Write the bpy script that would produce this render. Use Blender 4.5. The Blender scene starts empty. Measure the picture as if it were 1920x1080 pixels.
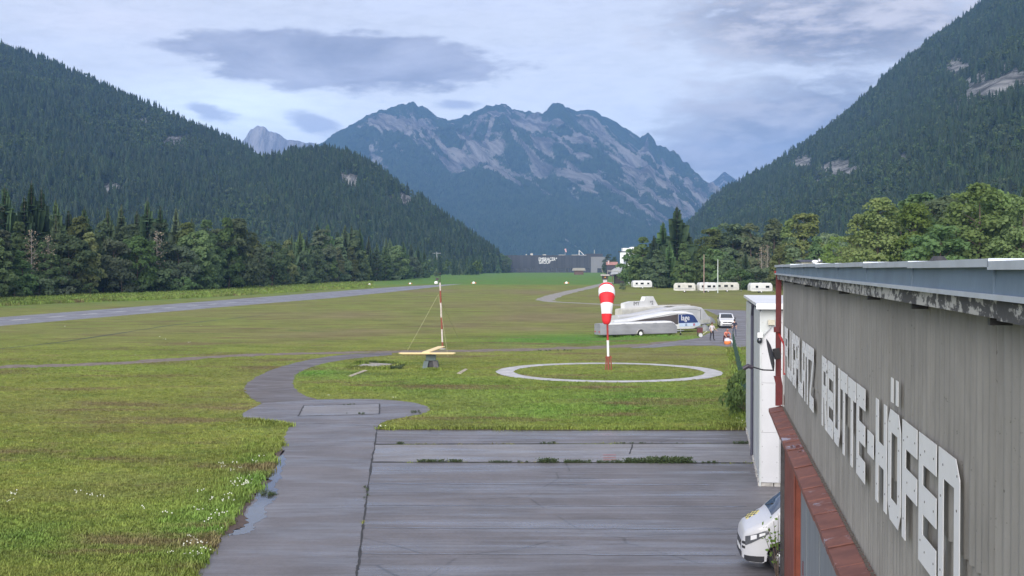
import bpy, bmesh, math, random
import numpy as np
from mathutils import Vector, Matrix

random.seed(7)
RNG = np.random.default_rng(7)
scene = bpy.context.scene
COL = scene.collection
PI = math.pi
R = math.radians

# ------------------------------------------------------------------ camera
F = 2264.0                      # focal length in photo pixels (1920 wide)
CAMH = 7.1
PITCH = math.atan(40.0 / F)
HZ = 500.0                      # horizon row in the photo
cam_d = bpy.data.cameras.new('camera')
cam_d.sensor_width = 36.0
cam_d.lens = 36.0 * F / 1920.0
cam_d.clip_start = 0.2
cam_d.clip_end = 60000
cam = bpy.data.objects.new('camera', cam_d)
COL.objects.link(cam)
cam.location = (0, 0, CAMH)
cam.rotation_euler = (PI / 2 - PITCH, 0, 0)
scene.camera = cam

# ------------------------------------------------------------------ render look
scene.view_settings.view_transform = 'Standard'
scene.view_settings.look = 'None'
scene.view_settings.gamma = 1.0
scene.view_settings.use_curve_mapping = False
scene.view_settings.exposure = 1.75
scene.render.engine = 'CYCLES'
scene.cycles.use_denoising = True
try:
    scene.cycles.denoiser = 'OPENIMAGEDENOISE'
except Exception:
    pass
scene.cycles.max_bounces = 8
scene.cycles.diffuse_bounces = 5
scene.cycles.glossy_bounces = 3
scene.cycles.transmission_bounces = 3
scene.cycles.transparent_max_bounces = 8
scene.cycles.volume_bounces = 1
scene.cycles.sample_clamp_indirect = 4.0


# ------------------------------------------------------------------ node helpers
class NT:
    def __init__(self, tree):
        self.t = tree
        self.n = tree.nodes
        self.l = tree.links

    def node(self, typ, **kw):
        n = self.n.new(typ)
        for k, v in kw.items():
            setattr(n, k, v)
        return n

    def put(self, inp, v):
        if isinstance(v, bpy.types.NodeSocket):
            self.l.new(v, inp)
        elif v is not None:
            if inp.type == 'RGBA' and not isinstance(v, (int, float)) and len(v) == 3:
                v = (*v, 1.0)
            inp.default_value = v

    def math(self, op, a, b=None, c=None, clamp=False):
        n = self.node('ShaderNodeMath', operation=op, use_clamp=clamp)
        for i, v in enumerate((a, b, c)):
            if v is not None:
                self.put(n.inputs[i], v)
        return n.outputs[0]

    def vmath(self, op, a, b=None):
        n = self.node('ShaderNodeVectorMath', operation=op)
        self.put(n.inputs[0], a)
        if b is not None:
            self.put(n.inputs[1], b)
        return n.outputs[0]

    def mix(self, f, a, b, blend='MIX'):
        n = self.node('ShaderNodeMix', data_type='RGBA', blend_type=blend)
        self.put(n.inputs[0], f)
        self.put(n.inputs[6], a)
        self.put(n.inputs[7], b)
        return n.outputs[2]

    def noise(self, vec, scale, detail=4, rough=0.55, dist=0.0):
        n = self.node('ShaderNodeTexNoise')
        self.put(n.inputs['Vector'], vec)
        self.put(n.inputs['Scale'], scale)
        n.inputs['Detail'].default_value = detail
        n.inputs['Roughness'].default_value = rough
        n.inputs['Distortion'].default_value = dist
        return n.outputs['Fac']

    def ramp(self, f, stops):
        n = self.node('ShaderNodeValToRGB')
        self.put(n.inputs[0], f)
        e = n.color_ramp.elements
        while len(e) < len(stops):
            e.new(0.5)
        for el, (p, c) in zip(e, stops):
            el.position = p
            el.color = (c, c, c, 1) if isinstance(c, (int, float)) else (*c, 1)
        return n.outputs[0]

    def step(self, f, lo, hi):
        n = self.node('ShaderNodeMapRange', interpolation_type='SMOOTHSTEP')
        self.put(n.inputs[0], f)
        self.put(n.inputs[1], lo)
        self.put(n.inputs[2], hi)
        return n.outputs[0]

    def scaled(self, vec, s):
        n = self.node('ShaderNodeMapping')
        self.put(n.inputs[0], vec)
        n.inputs['Scale'].default_value = s
        return n.outputs[0]


# ------------------------------------------------------------------ sky, sun
SUN_EL, SUN_AZ = R(30), R(194)          # azimuth clockwise from +Y: behind the camera, a little to the left
world = bpy.data.worlds.new('World')
scene.world = world
world.use_nodes = True
w = NT(world.node_tree)
w.n.clear()
sky = w.node('ShaderNodeTexSky')
sky.sky_type = 'NISHITA'
sky.sun_disc = False
sky.sun_elevation = SUN_EL
sky.sun_rotation = SUN_AZ
sky.altitude = 850
tc = w.node('ShaderNodeTexCoord').outputs['Generated']
sep = w.node('ShaderNodeSeparateXYZ')
w.put(sep.inputs[0], tc)
sx, sy, sz = sep.outputs
az = w.math('ARCTAN2', sx, sy)           # 0 straight ahead
el = w.math('ARCSINE', sz)
cmb = w.node('ShaderNodeCombineXYZ')
w.put(cmb.inputs[0], az)
w.put(cmb.inputs[1], w.math('MULTIPLY', el, 2.6))
ang = cmb.outputs[0]
n1 = w.noise(ang, 9.0, 8, 0.62, 0.35)
n2 = w.noise(w.scaled(ang, (1.0, 1.35, 1.0)), 24.0, 7, 0.62, 0.2)
n3 = w.noise(w.scaled(ang, (0.7, 1.7, 1.0)), 5.0, 5, 0.5)
nn = w.math('ADD', w.math('MULTIPLY', w.math('SUBTRACT', n1, 0.5), 2.2), w.math('MULTIPLY', w.math('SUBTRACT', n2, 0.5), 2.2))


def cloud(px, py, rx, ry, tilt=0.0, soft=0.55, amp=1.0):
    """mask of one cloud bank round a direction of the sky (angles in radians)"""
    u0, v0 = math.atan((px - 960) / F), (HZ - py) / F
    du = w.math('SUBTRACT', az, u0)
    dv = w.math('SUBTRACT', w.math('SUBTRACT', el, v0), w.math('MULTIPLY', du, tilt))
    a = w.math('POWER', w.math('ABSOLUTE', w.math('DIVIDE', du, rx / F)), 2.0)
    b = w.math('POWER', w.math('ABSOLUTE', w.math('DIVIDE', dv, ry / F)), 2.0)
    d = w.math('SUBTRACT', 1.0, w.math('SQRT', w.math('ADD', a, b)))
    d = w.math('ADD', d, w.math('MULTIPLY', nn, amp))
    return w.step(d, 0.0, soft)


def cmax(*a):
    r = a[0]
    for b in a[1:]:
        r = w.math('MAXIMUM', r, b)
    return r


c_lens = cmax(cloud(660, 122, 330, 64, -0.02, 0.34, 0.5), cloud(520, 98, 250, 32, 0.0, 0.4, 0.5))
c_small = cmax(cloud(590, 238, 75, 26, -0.3, 0.6, 0.75), cloud(395, 222, 60, 20, -0.25, 0.6, 0.8), cloud(860, 199, 55, 12, 0.0, 0.6, 0.6))
c_right = cmax(cloud(1500, 270, 380, 170, 0.12, 0.6, 0.5), cloud(1560, 70, 400, 110, -0.05, 0.6, 0.55), cloud(1330, 300, 180, 60, 0, 0.7, 0.5))
veil = w.step(n3, 0.42, 0.72)

S = 5.1      # colours below are radiances; the Background strength is 0.1


def sc(c):
    return tuple(v * S for v in c)


hor = w.step(el, -0.02, 0.24)
clear_sky = w.mix(hor, sc((0.66, 0.67, 0.70)), sc((0.455, 0.455, 0.51)))
clear_sky = w.mix(w.math('MULTIPLY', veil, 0.55), clear_sky, sc((0.50, 0.51, 0.63)))
# warm evening tint low over the left ridge
warm = cloud(230, 70, 260, 60, 0.0, 1.2, 0.3)
clear_sky = w.mix(w.math('MULTIPLY', warm, 0.45), clear_sky, sc((0.60, 0.56, 0.62)))
bright = cloud(430, 215, 330, 90, 0.0, 1.0, 0.15)
clear_sky = w.mix(w.math('MULTIPLY', bright, 0.75), clear_sky, sc((0.72, 0.78, 0.86)))
sky_mix = w.mix(0.92, sky.outputs[0], clear_sky)
rim = w.step(w.math('ADD', w.math('MULTIPLY', n1, 0.6), w.math('MULTIPLY', n2, 0.4)), 0.42, 0.60)
col_right = w.mix(rim, sc((0.170, 0.176, 0.215)), sc((0.44, 0.425, 0.455)))
col_right = w.mix(w.step(el, 0.08, 0.20), w.mix(0.5, col_right, sc((0.21, 0.216, 0.26))), col_right)
out = w.mix(w.math('MULTIPLY', c_right, 0.95), sky_mix, col_right)
out = w.mix(w.math('MULTIPLY', c_lens, 0.92), out, w.mix(w.step(n1, 0.35, 0.7), sc((0.20, 0.215, 0.29)), sc((0.33, 0.345, 0.43))))
# fine broken texture over the whole cover
n4 = w.noise(w.scaled(ang, (1.0, 1.8, 1.0)), 42.0, 6, 0.65, 0.3)
out = w.mix(1.0, out, w.ramp(w.math('ADD', w.math('MULTIPLY', n4, 0.5), w.math('MULTIPLY', n1, 0.5)), [(0.30, 0.86), (0.5, 1.0), (0.72, 1.10)]), 'MULTIPLY')
out = w.mix(w.math('MULTIPLY', c_small, 0.75), out, sc((0.27, 0.30, 0.42)))
# the same broken cloud cover goes on all round, outside the picture
far_cloud = w.math('MULTIPLY', w.step(w.math('ABSOLUTE', az), 0.55, 0.9), w.step(n1, 0.5, 0.66))
out = w.mix(w.math('MULTIPLY', far_cloud, 0.7), out, sc((0.36, 0.38, 0.49)))
bg = w.node('ShaderNodeBackground')
w.put(bg.inputs[0], out)
bg.inputs[1].default_value = 0.1
wo = w.node('ShaderNodeOutputWorld')
w.l.new(bg.outputs[0], wo.inputs[0])

sun_d = bpy.data.lights.new('sun', 'SUN')
sun_d.energy = 1.5
sun_d.angle = R(60)
sun_d.color = (1.0, 0.96, 0.92)
sun = bpy.data.objects.new('sun', sun_d)
COL.objects.link(sun)
sd = Vector((math.sin(SUN_AZ) * math.cos(SUN_EL), math.cos(SUN_AZ) * math.cos(SUN_EL), math.sin(SUN_EL)))
sun.rotation_euler = sd.to_track_quat('Z', 'Y').to_euler()
sun.location = (30, -40, 60)


# ------------------------------------------------------------------ geometry from the photograph
def ground(px, py, z=0.0):
    """the point of the ground (height z) that the photograph shows at a pixel"""
    up = -(py - 540) / F
    dy = math.cos(PITCH) + math.sin(PITCH) * up
    dz = -math.sin(PITCH) + math.cos(PITCH) * up
    k = (z - CAMH) / dz
    return Vector(((px - 960) / F * k, dy * k, z))


def at(px, py, Y):
    """the point at forward distance Y that the photograph shows at a pixel"""
    up = -(py - 540) / F
    dy = math.cos(PITCH) + math.sin(PITCH) * up
    dz = -math.sin(PITCH) + math.cos(PITCH) * up
    k = Y / dy
    return Vector(((px - 960) / F * k, Y, CAMH + dz * k))


def project(X, Y, Z):
    dz = Z - CAMH
    fwd = Y * math.cos(PITCH) - dz * math.sin(PITCH)
    up = Y * math.sin(PITCH) + dz * math.cos(PITCH)
    return 960 + F * X / fwd, 540 - F * up / fwd


# ------------------------------------------------------------------ numpy noise
def _hash(ix, iy, seed):
    n = (ix.astype(np.int64) * 374761393 + iy.astype(np.int64) * 668265263 + seed * 974711) & 0xffffffff
    n = ((n ^ (n >> 13)) * 1274126177) & 0xffffffff
    n = n ^ (n >> 16)
    return (n & 0xffff) / 65535.0


def vnoise(x, y, seed=0):
    x = np.asarray(x, float); y = np.asarray(y, float)
    ix = np.floor(x); iy = np.floor(y)
    fx = x - ix; fy = y - iy
    fx = fx * fx * (3 - 2 * fx); fy = fy * fy * (3 - 2 * fy)
    a = _hash(ix, iy, seed); b = _hash(ix + 1, iy, seed)
    c = _hash(ix, iy + 1, seed); d = _hash(ix + 1, iy + 1, seed)
    return (a * (1 - fx) + b * fx) * (1 - fy) + (c * (1 - fx) + d * fx) * fy


def fbm(x, y, octv=5, seed=0, gain=0.5):
    s = 0; a = 1; t = 0
    for o in range(octv):
        s = s + a * vnoise(x * 2 ** o, y * 2 ** o, seed + o * 17)
        t += a; a *= gain
    return s / t


def ridged(x, y, octv=5, seed=0, gain=0.55):
    s = 0; a = 1; t = 0
    for o in range(octv):
        s = s + a * (1 - np.abs(2 * vnoise(x * 2 ** o, y * 2 ** o, seed + o * 31) - 1))
        t += a; a *= gain
    return s / t


# ------------------------------------------------------------------ object helpers
def tag(o, label=None, cat=None, group=None, kind=None):
    if label: o['label'] = label
    if cat: o['category'] = cat
    if group: o['group'] = group
    if kind: o['kind'] = kind
    return o


def thing(name, label, cat, loc=(0, 0, 0), rz=0.0, group=None):
    o = bpy.data.objects.new(name, None)
    o.empty_display_size = 0.2
    COL.objects.link(o)
    o.location = loc
    o.rotation_euler = (0, 0, rz)
    return tag(o, label, cat, group)


def obj(name, mesh, parent=None, loc=None, rot=None):
    o = bpy.data.objects.new(name, mesh)
    COL.objects.link(o)
    if parent is not None: o.parent = parent
    if loc is not None: o.location = loc
    if rot is not None: o.rotation_euler = rot
    return o


def copy_tree(o, parent=None):
    c = o.copy()
    COL.objects.link(c)
    c.parent = parent
    for ch in list(o.children):
        copy_tree(ch, c)
    return c


class MB:
    """collects shapes of one part and makes one mesh of them"""
    def __init__(self):
        self.v = []; self.f = []; self.mi = []; self.m = 0

    def add(self, verts, faces):
        b = len(self.v)
        self.v += [tuple(p) for p in verts]
        self.f += [tuple(i + b for i in f) for f in faces]
        self.mi += [self.m] * len(faces)
        return self

    def box(self, x0, x1, y0, y1, z0, z1):
        v = [(x0, y0, z0), (x1, y0, z0), (x1, y1, z0), (x0, y1, z0), (x0, y0, z1), (x1, y0, z1), (x1, y1, z1), (x0, y1, z1)]
        return self.add(v, [(0, 3, 2, 1), (4, 5, 6, 7), (0, 1, 5, 4), (1, 2, 6, 5), (2, 3, 7, 6), (3, 0, 4, 7)])

    def tube(self, pts, rad, n=8, cap=True):
        pts = [Vector(p) for p in pts]
        if isinstance(rad, (int, float)): rad = [rad] * len(pts)
        rings = []
        for i, p in enumerate(pts):
            d = (pts[min(i + 1, len(pts) - 1)] - pts[max(i - 1, 0)]).normalized()
            a = Vector((0, 0, 1)) if abs(d.z) < 0.95 else Vector((1, 0, 0))
            u = d.cross(a).normalized(); q = d.cross(u)
            rings.append([p + (u * math.cos(2 * PI * k / n) + q * math.sin(2 * PI * k / n)) * rad[i] for k in range(n)])
        v = [p for r_ in rings for p in r_]
        f = []
        for i in range(len(pts) - 1):
            for k in range(n):
                f.append((i * n + k, i * n + (k + 1) % n, (i + 1) * n + (k + 1) % n, (i + 1) * n + k))
        if cap:
            f.append(tuple(range(n - 1, -1, -1)))
            f.append(tuple((len(pts) - 1) * n + k for k in range(n)))
        return self.add(v, f)

    def lathe(self, prof, n=16, origin=(0, 0, 0), axis='Z', cap=True):
        v = []
        ox, oy, oz = origin
        for r_, h in prof:
            for k in range(n):
                c, s_ = math.cos(2 * PI * k / n) * r_, math.sin(2 * PI * k / n) * r_
                p = (c, s_, h) if axis == 'Z' else ((h, c, s_) if axis == 'X' else (s_, h, c))
                v.append((p[0] + ox, p[1] + oy, p[2] + oz))
        f = []
        for i in range(len(prof) - 1):
            for k in range(n):
                f.append((i * n + k, i * n + (k + 1) % n, (i + 1) * n + (k + 1) % n, (i + 1) * n + k))
        if cap:
            f.append(tuple(range(n - 1, -1, -1)))
            f.append(tuple((len(prof) - 1) * n + k for k in range(n)))
        return self.add(v, f)

    def prism(self, poly, h0, h1, plane='XY'):
        n = len(poly)
        def P(a, b, h):
            return (a, b, h) if plane == 'XY' else ((h, a, b) if plane == 'YZ' else (a, h, b))
        v = [P(a, b, h0) for a, b in poly] + [P(a, b, h1) for a, b in poly]
        f = [tuple(range(n - 1, -1, -1)), tuple(range(n, 2 * n))]
        f += [(i, (i + 1) % n, n + (i + 1) % n, n + i) for i in range(n)]
        return self.add(v, f)

    def quad(self, a, b, c, d):
        return self.add([a, b, c, d], [(0, 1, 2, 3)])

    def loft(self, rings, cap=True, closed=True):
        n = len(rings[0])
        v = [p for r_ in rings for p in r_]
        f = []
        for i in range(len(rings) - 1):
            for k in range(n if closed else n - 1):
                f.append((i * n + k, i * n + (k + 1) % n, (i + 1) * n + (k + 1) % n, (i + 1) * n + k))
        if cap:
            f.append(tuple(range(n - 1, -1, -1)))
            f.append(tuple((len(rings) - 1) * n + k for k in range(n)))
        return self.add(v, f)

    def mesh(self, name, mats, smooth=False, fix=True):
        me = bpy.data.meshes.new(name)
        me.from_pydata(self.v, [], self.f)
        if not isinstance(mats, (list, tuple)): mats = [mats]
        for m in mats: me.materials.append(m)
        if len(mats) > 1:
            me.polygons.foreach_set('material_index', self.mi)
        if fix:
            bm = bmesh.new(); bm.from_mesh(me)
            bmesh.ops.recalc_face_normals(bm, faces=bm.faces)
            bm.to_mesh(me); bm.free()
        if smooth:
            me.polygons.foreach_set('use_smooth', [True] * len(me.polygons))
            try:
                me.set_sharp_from_angle(angle=R(38))
            except Exception:
                pass
        me.update()
        return me

    def build(self, name, mats, parent=None, smooth=False, loc=None, rot=None, fix=True):
        return obj(name, self.mesh(name, mats, smooth, fix), parent, loc, rot)


def sheet(name, pts, z, m, parent=None, kind=None):
    """a flat sheet of the ground from an outline (x, y)"""
    bm = bmesh.new()
    vs = [bm.verts.new((p[0], p[1], z)) for p in pts]
    f = bm.faces.new(vs)
    if f.normal.z < 0 or sum(a[0] * b[1] - b[0] * a[1] for a, b in zip(pts, pts[1:] + pts[:1])) < 0:
        f.normal_flip()
    bmesh.ops.triangulate(bm, faces=[f])
    me = bpy.data.meshes.new(name)
    bm.to_mesh(me); bm.free()
    me.materials.append(m)
    o = obj(name, me, parent)
    if kind: o['kind'] = kind
    return o


def smooth_line(pts, sub=6):
    """Catmull-Rom through the points"""
    P = [Vector(p) for p in pts]
    out_ = []
    for i in range(len(P) - 1):
        p0, p1, p2, p3 = P[max(i - 1, 0)], P[i], P[i + 1], P[min(i + 2, len(P) - 1)]
        for k in range(sub):
            t = k / sub
            out_.append(0.5 * ((2 * p1) + (p2 - p0) * t + (2 * p0 - 5 * p1 + 4 * p2 - p3) * t * t + (3 * p1 - p0 - 3 * p2 + p3) * t ** 3))
    out_.append(P[-1])
    return out_


# ------------------------------------------------------------------ materials
MATS = {}


def mat(name, col, rough=0.6, var=0.12, scale=3.0, metal=0.0, bump=0.0, bscale=30.0, spec=0.5, col2=None, stretch=(1, 1, 1), alpha=None, coord='Object'):
    """a plain surface with a little procedural variation of its colour and gloss"""
    if name in MATS: return MATS[name]
    m = bpy.data.materials.new(name)
    m.use_nodes = True
    t = NT(m.node_tree)
    p = m.node_tree.nodes['Principled BSDF']
    if coord == 'World':
        v = t.node('ShaderNodeNewGeometry').outputs['Position']
    else:
        v = t.node('ShaderNodeTexCoord').outputs[coord]
    v = t.scaled(v, stretch)
    n = t.noise(v, scale, 5, 0.6)
    c2 = col2 or tuple(max(0, c * (1 - 3.0 * var)) for c in col)
    hi = tuple(min(1, c * (1 + var)) for c in col)
    c = t.mix(t.step(n, 0.3, 0.72), hi if col2 is None else col, c2 if col2 else tuple(c * (1 - var) for c in col))
    t.put(p.inputs['Base Color'], c)
    t.put(p.inputs['Roughness'], t.math('ADD', rough - 0.08, t.math('MULTIPLY', n, 0.16)))
    p.inputs['Metallic'].default_value = metal
    p.inputs['Specular IOR Level'].default_value = spec
    if bump:
        b = t.node('ShaderNodeBump')
        b.inputs['Strength'].default_value = bump
        b.inputs['Distance'].default_value = 0.02
        t.put(b.inputs['Height'], t.noise(v, bscale, 4, 0.6))
        t.put(p.inputs['Normal'], b.outputs[0])
    MATS[name] = m
    return m


white_paint = mat('white_paint', (0.78, 0.78, 0.77), 0.45, 0.06, 2.0)
letter_white = mat('letter_white', (0.80, 0.80, 0.80), 0.5, 0.03, 5.0)
black_rubber = mat('black_rubber', (0.02, 0.02, 0.022), 0.75, 0.2, 20)
dark_plastic = mat('dark_plastic', (0.028, 0.028, 0.032), 0.5, 0.2, 8)
steel_grey = mat('steel_grey', (0.42, 0.43, 0.44), 0.4, 0.1, 6, metal=0.6)
galv = mat('galvanised', (0.46, 0.47, 0.48), 0.5, 0.12, 9, metal=0.3)
red_paint = mat('red_paint', (0.42, 0.035, 0.03), 0.5, 0.15, 6)
maroon = mat('maroon_paint', (0.15, 0.018, 0.02), 0.5, 0.15, 6)
rust_red = mat('rusty_pole', (0.30, 0.07, 0.04), 0.7, 0.1, 14, col2=(0.16, 0.05, 0.035))
flake_white = mat('flaking_white', (0.72, 0.70, 0.66), 0.7, 0.1, 16, col2=(0.34, 0.22, 0.17))
glass_dark = mat('dark_glass', (0.018, 0.022, 0.028), 0.06, 0.1, 1.0, spec=0.9)
chrome = mat('chrome', (0.7, 0.7, 0.72), 0.15, 0.03, 3, metal=1.0)
lamp_glass = mat('lamp_glass', (0.10, 0.105, 0.115), 0.12, 0.2, 14, spec=0.8)
concrete = mat('concrete', (0.33, 0.32, 0.30), 0.8, 0.18, 3.0, bump=0.2)

# ================================================================== TERRAIN
def ground_attr(X, Y):
    """dryness and lushness of the turf, patch by patch"""
    X = np.asarray(X, float); Y = np.asarray(Y, float)
    Ys = np.maximum(Y, 5.0)
    px, py = project(X, Ys, 0 * X)
    dry = np.zeros_like(X); lush = np.zeros_like(X)
    def blob(cx, cy, rx, ry):
        return np.exp(-(((px - cx) / rx) ** 2 + ((py - cy) / ry) ** 2))
    for cx, cy, rx, ry, a in [(850, 610, 60, 6, .8), (690, 622, 110, 7, .75), (980, 595, 120, 9, .65), (1000, 617, 70, 5, .8), (560, 630, 130, 6, .45),
                              (960, 573, 160, 6, .4), (300, 622, 300, 9, .3), (1010, 548, 60, 4, .6), (640, 590, 200, 8, .35), (1100, 592, 80, 8, .5),
                              (960, 650, 120, 4, .5), (1300, 570, 120, 3, .4), (880, 660, 90, 4, .35), (400, 640, 250, 6, .35), (120, 770, 200, 25, .25),
                              (250, 900, 120, 12, .35), (150, 930, 160, 10, .3), (780, 545, 160, 4, .45), (500, 720, 60, 20, .25), (1180, 668, 160, 8, .3),
                              (300, 920, 120, 10, .3), (620, 700, 90, 7, .3), (20, 560, 900, 6, .0)]:
        dry += a * blob(cx, cy, rx, ry)
    dry += 0.22 * np.clip((640 - py) / 40, 0, 1) * np.clip((py - 538) / 12, 0, 1)
    for cx, cy, rx, ry, a in [(1010, 638, 110, 9, .9), (1200, 632, 160, 8, .7), (600, 700, 70, 16, .8), (820, 725, 160, 20, .5), (1200, 745, 220, 40, .5),
                              (1000, 770, 250, 25, .45), (380, 1000, 120, 60, .5), (60, 1010, 120, 40, .5), (480, 890, 40, 40, .5), (1100, 640, 80, 6, .6),
                              (1395, 700, 20, 60, .5), (200, 690, 160, 10, .25), (100, 850, 100, 20, .2)]:
        lush += a * blob(cx, cy, rx, ry)
    mead = np.clip((536 - py) / 5, 0, 1) * np.clip((px - 690) / 60, 0, 1) * np.clip((py - 505) / 4, 0, 1)
    lush = np.maximum(lush, mead * 1.3)
    dry *= 1 - 0.9 * mead
    # tall verge under the left wood
    base = np.interp(px, [-300, 0, 300, 640, 820], [585, 560, 548, 527, 518])
    verge = np.clip(1 - np.abs(py - (base + 8)) / 16, 0, 1) * (px < 760)
    lush = np.maximum(lush, verge * 0.8)
    n = fbm(X * 0.11 + Y * 0.02, Y * 0.05, 5, 3)
    n2 = fbm(X * 0.6, Y * 0.35, 4, 9)
    dry = np.clip(1.05 * dry * (0.35 + 1.4 * n) + 0.9 * np.clip(n - 0.55, 0, 1) + 0.35 * np.clip(n2 - 0.55, 0, 1), 0, 1)
    lush = np.clip(lush * (0.55 + 0.9 * n2) + 0.6 * np.clip(0.42 - n, 0, 1), 0, 1.2)
    return dry, lush


def grass_nodes(t, dry, lush, P):
    n = t.noise(P, 0.9, 8, 0.75)
    nf = t.noise(P, 5.0, 7, 0.8)
    nb = t.noise(t.scaled(P, (0.35, 1.0, 1.0)), 0.22, 6, 0.7)
    base = t.mix(t.step(n, 0.25, 0.75), (0.132, 0.176, 0.034), (0.205, 0.215, 0.050))
    base = t.mix(dry, base, t.mix(n, (0.215, 0.190, 0.085), (0.165, 0.132, 0.070)))
    base = t.mix(lush, base, t.mix(n, (0.075, 0.175, 0.028), (0.110, 0.205, 0.040)))
    base = t.mix(t.step(nb, 0.50, 0.66), base, t.mix(n, (0.165, 0.135, 0.058), (0.12, 0.10, 0.05)))
    base = t.mix(t.math('MULTIPLY', t.math('SUBTRACT', 1.0, t.step(nb, 0.32, 0.46)), 0.55), base, (0.075, 0.120, 0.028))
    k = t.ramp(nf, [(0.25, 0.55), (0.5, 1.0), (0.78, 1.5)])
    k2 = t.ramp(t.noise(t.scaled(P, (0.8, 1.0, 1.0)), 0.16, 7, 0.78), [(0.30, 0.68), (0.5, 1.0), (0.72, 1.30)])
    return t.mix(1.0, t.mix(1.0, base, k, 'MULTIPLY'), k2, 'MULTIPLY')


m_turf = bpy.data.materials.new('turf')
m_turf.use_nodes = True
t = NT(m_turf.node_tree)
p = m_turf.node_tree.nodes['Principled BSDF']
P = t.node('ShaderNodeNewGeometry').outputs['Position']
a1 = t.node('ShaderNodeAttribute', attribute_name='dry').outputs['Fac']
a2 = t.node('ShaderNodeAttribute', attribute_name='lush').outputs['Fac']
t.put(p.inputs['Base Color'], grass_nodes(t, a1, a2, P))
p.inputs['Roughness'].default_value = 0.9
p.inputs['Specular IOR Level'].default_value = 0.12
b = t.node('ShaderNodeBump')
b.inputs['Strength'].default_value = 0.9
b.inputs['Distance'].default_value = 0.06
t.put(b.inputs['Height'], t.noise(P, 9.0, 6, 0.75))
t.put(p.inputs['Normal'], b.outputs[0])

gx = np.concatenate([[-4800, -3500, -2500, -1200, -700, -420], np.arange(-260, 181, 3.0), [260, 420, 700, 1200, 2500, 3500, 4800]])
gy = np.concatenate([[-900, -300, -100, -40, -10], np.arange(5, 150, 1.7), np.arange(150, 320, 4), np.arange(320, 900, 12), [1000, 1250, 1461, 2000, 2600, 3200, 4500, 6500, 9000]])
GX, GY = np.meshgrid(gx, gy)
nx, ny = len(gx), len(gy)
me = bpy.data.meshes.new('ground')
idx = np.arange(nx * ny).reshape(ny, nx)
quads = np.stack([idx[:-1, :-1], idx[:-1, 1:], idx[1:, 1:], idx[1:, :-1]], -1).reshape(-1, 4)
me.from_pydata(np.stack([GX.ravel(), GY.ravel(), 0 * GX.ravel()], -1).tolist(), [], quads.tolist())
me.materials.append(m_turf)
dr, lu = ground_attr(GX.ravel(), GY.ravel())
for nm, val in (('dry', dr), ('lush', lu)):
    at_ = me.attributes.new(nm, 'FLOAT', 'POINT')
    at_.data.foreach_set('value', val.astype(np.float32))
tag(obj('ground', me), kind='structure')


# ------------------------------------------------------------------ mountains
def lin(pts):
    xs = [a for a, _ in pts]; ys = [b_ for _, b_ in pts]
    return lambda q: np.interp(q, xs, ys)


class Mountain:
    """a slope from its foot in the valley up to a ridge, with a back side"""
    def __init__(self, ridge, foot, top, px0, px1, power=1.15, amp=10, wave=160, seed=1, jag=2.0, jagw=9.0, rid=0.0, shear=0.0):
        self.ridge, self.foot, self.top = lin(ridge), foot if callable(foot) else (lambda q: 0 * q + foot), top if callable(top) else (lambda q: 0 * q + top)
        self.px0, self.px1 = px0, px1
        self.power, self.amp, self.wave, self.seed, self.jag, self.jagw, self.rid, self.shear = power, amp, wave, seed, jag, jagw, rid, shear

    def pos(self, px, t_):
        px = np.asarray(px, float); t_ = np.asarray(t_, float)
        Fd, Td = self.foot(px), self.top(px)
        Y = Fd + (Td - Fd) * t_
        X = (px - 960) / F * Y
        jag = (fbm(px / self.jagw, 0 * px, 4, self.seed + 5) - 0.5) * 2 * self.jag
        zt = CAMH + (HZ - self.ridge(px) - jag) / F * Td
        tt = np.minimum(t_, 1.0)
        z = zt * tt ** self.power
        fade = np.clip(tt * 5, 0, 1) * np.clip((1.0 - t_) * 6, 0, 1)
        a = X + Y * self.shear
        g = (fbm(a / self.wave, Y / self.wave, 5, self.seed) - 0.5) * 2
        z = z + self.amp * g * fade
        if self.rid:
            g2 = ridged(a / self.wave / 0.8, Y / self.wave / 3.2, 5, self.seed + 3)
            z = z + self.rid * (g2 - 0.6) * fade * np.clip(tt * 2 - 0.5, 0, 1)
        z = np.where(t_ > 1, zt * np.clip(1 - (t_ - 1) * 2.2, 0, 1), z)
        return X, Y, z - 0.6 * (1 - np.clip(tt * 30, 0, 1))

    def build(self, name, m, step, rows, attr=None):
        px = np.arange(self.px0, self.px1 + step, step)
        ts = np.concatenate([np.linspace(0, 1, rows), [1.04, 1.12, 1.25, 1.46]])
        PX, TS = np.meshgrid(px, ts)
        X, Y, Z = self.pos(PX.ravel(), TS.ravel())
        me = bpy.data.meshes.new(name)
        n, r_ = len(px), len(ts)
        ii = np.arange(n * r_).reshape(r_, n)
        q = np.stack([ii[:-1, :-1], ii[:-1, 1:], ii[1:, 1:], ii[1:, :-1]], -1).reshape(-1, 4)
        me.from_pydata(np.stack([X, Y, Z], -1).tolist(), [], q.tolist())
        me.materials.append(m)
        me.polygons.foreach_set('use_smooth', [True] * len(me.polygons))
        if attr is not None:
            at_ = me.attributes.new('rock', 'FLOAT', 'POINT')
            at_.data.foreach_set('value', attr(PX.ravel(), TS.ravel(), X, Y, Z).astype(np.float32))
        return tag(obj(name, me), kind='structure')


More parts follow.
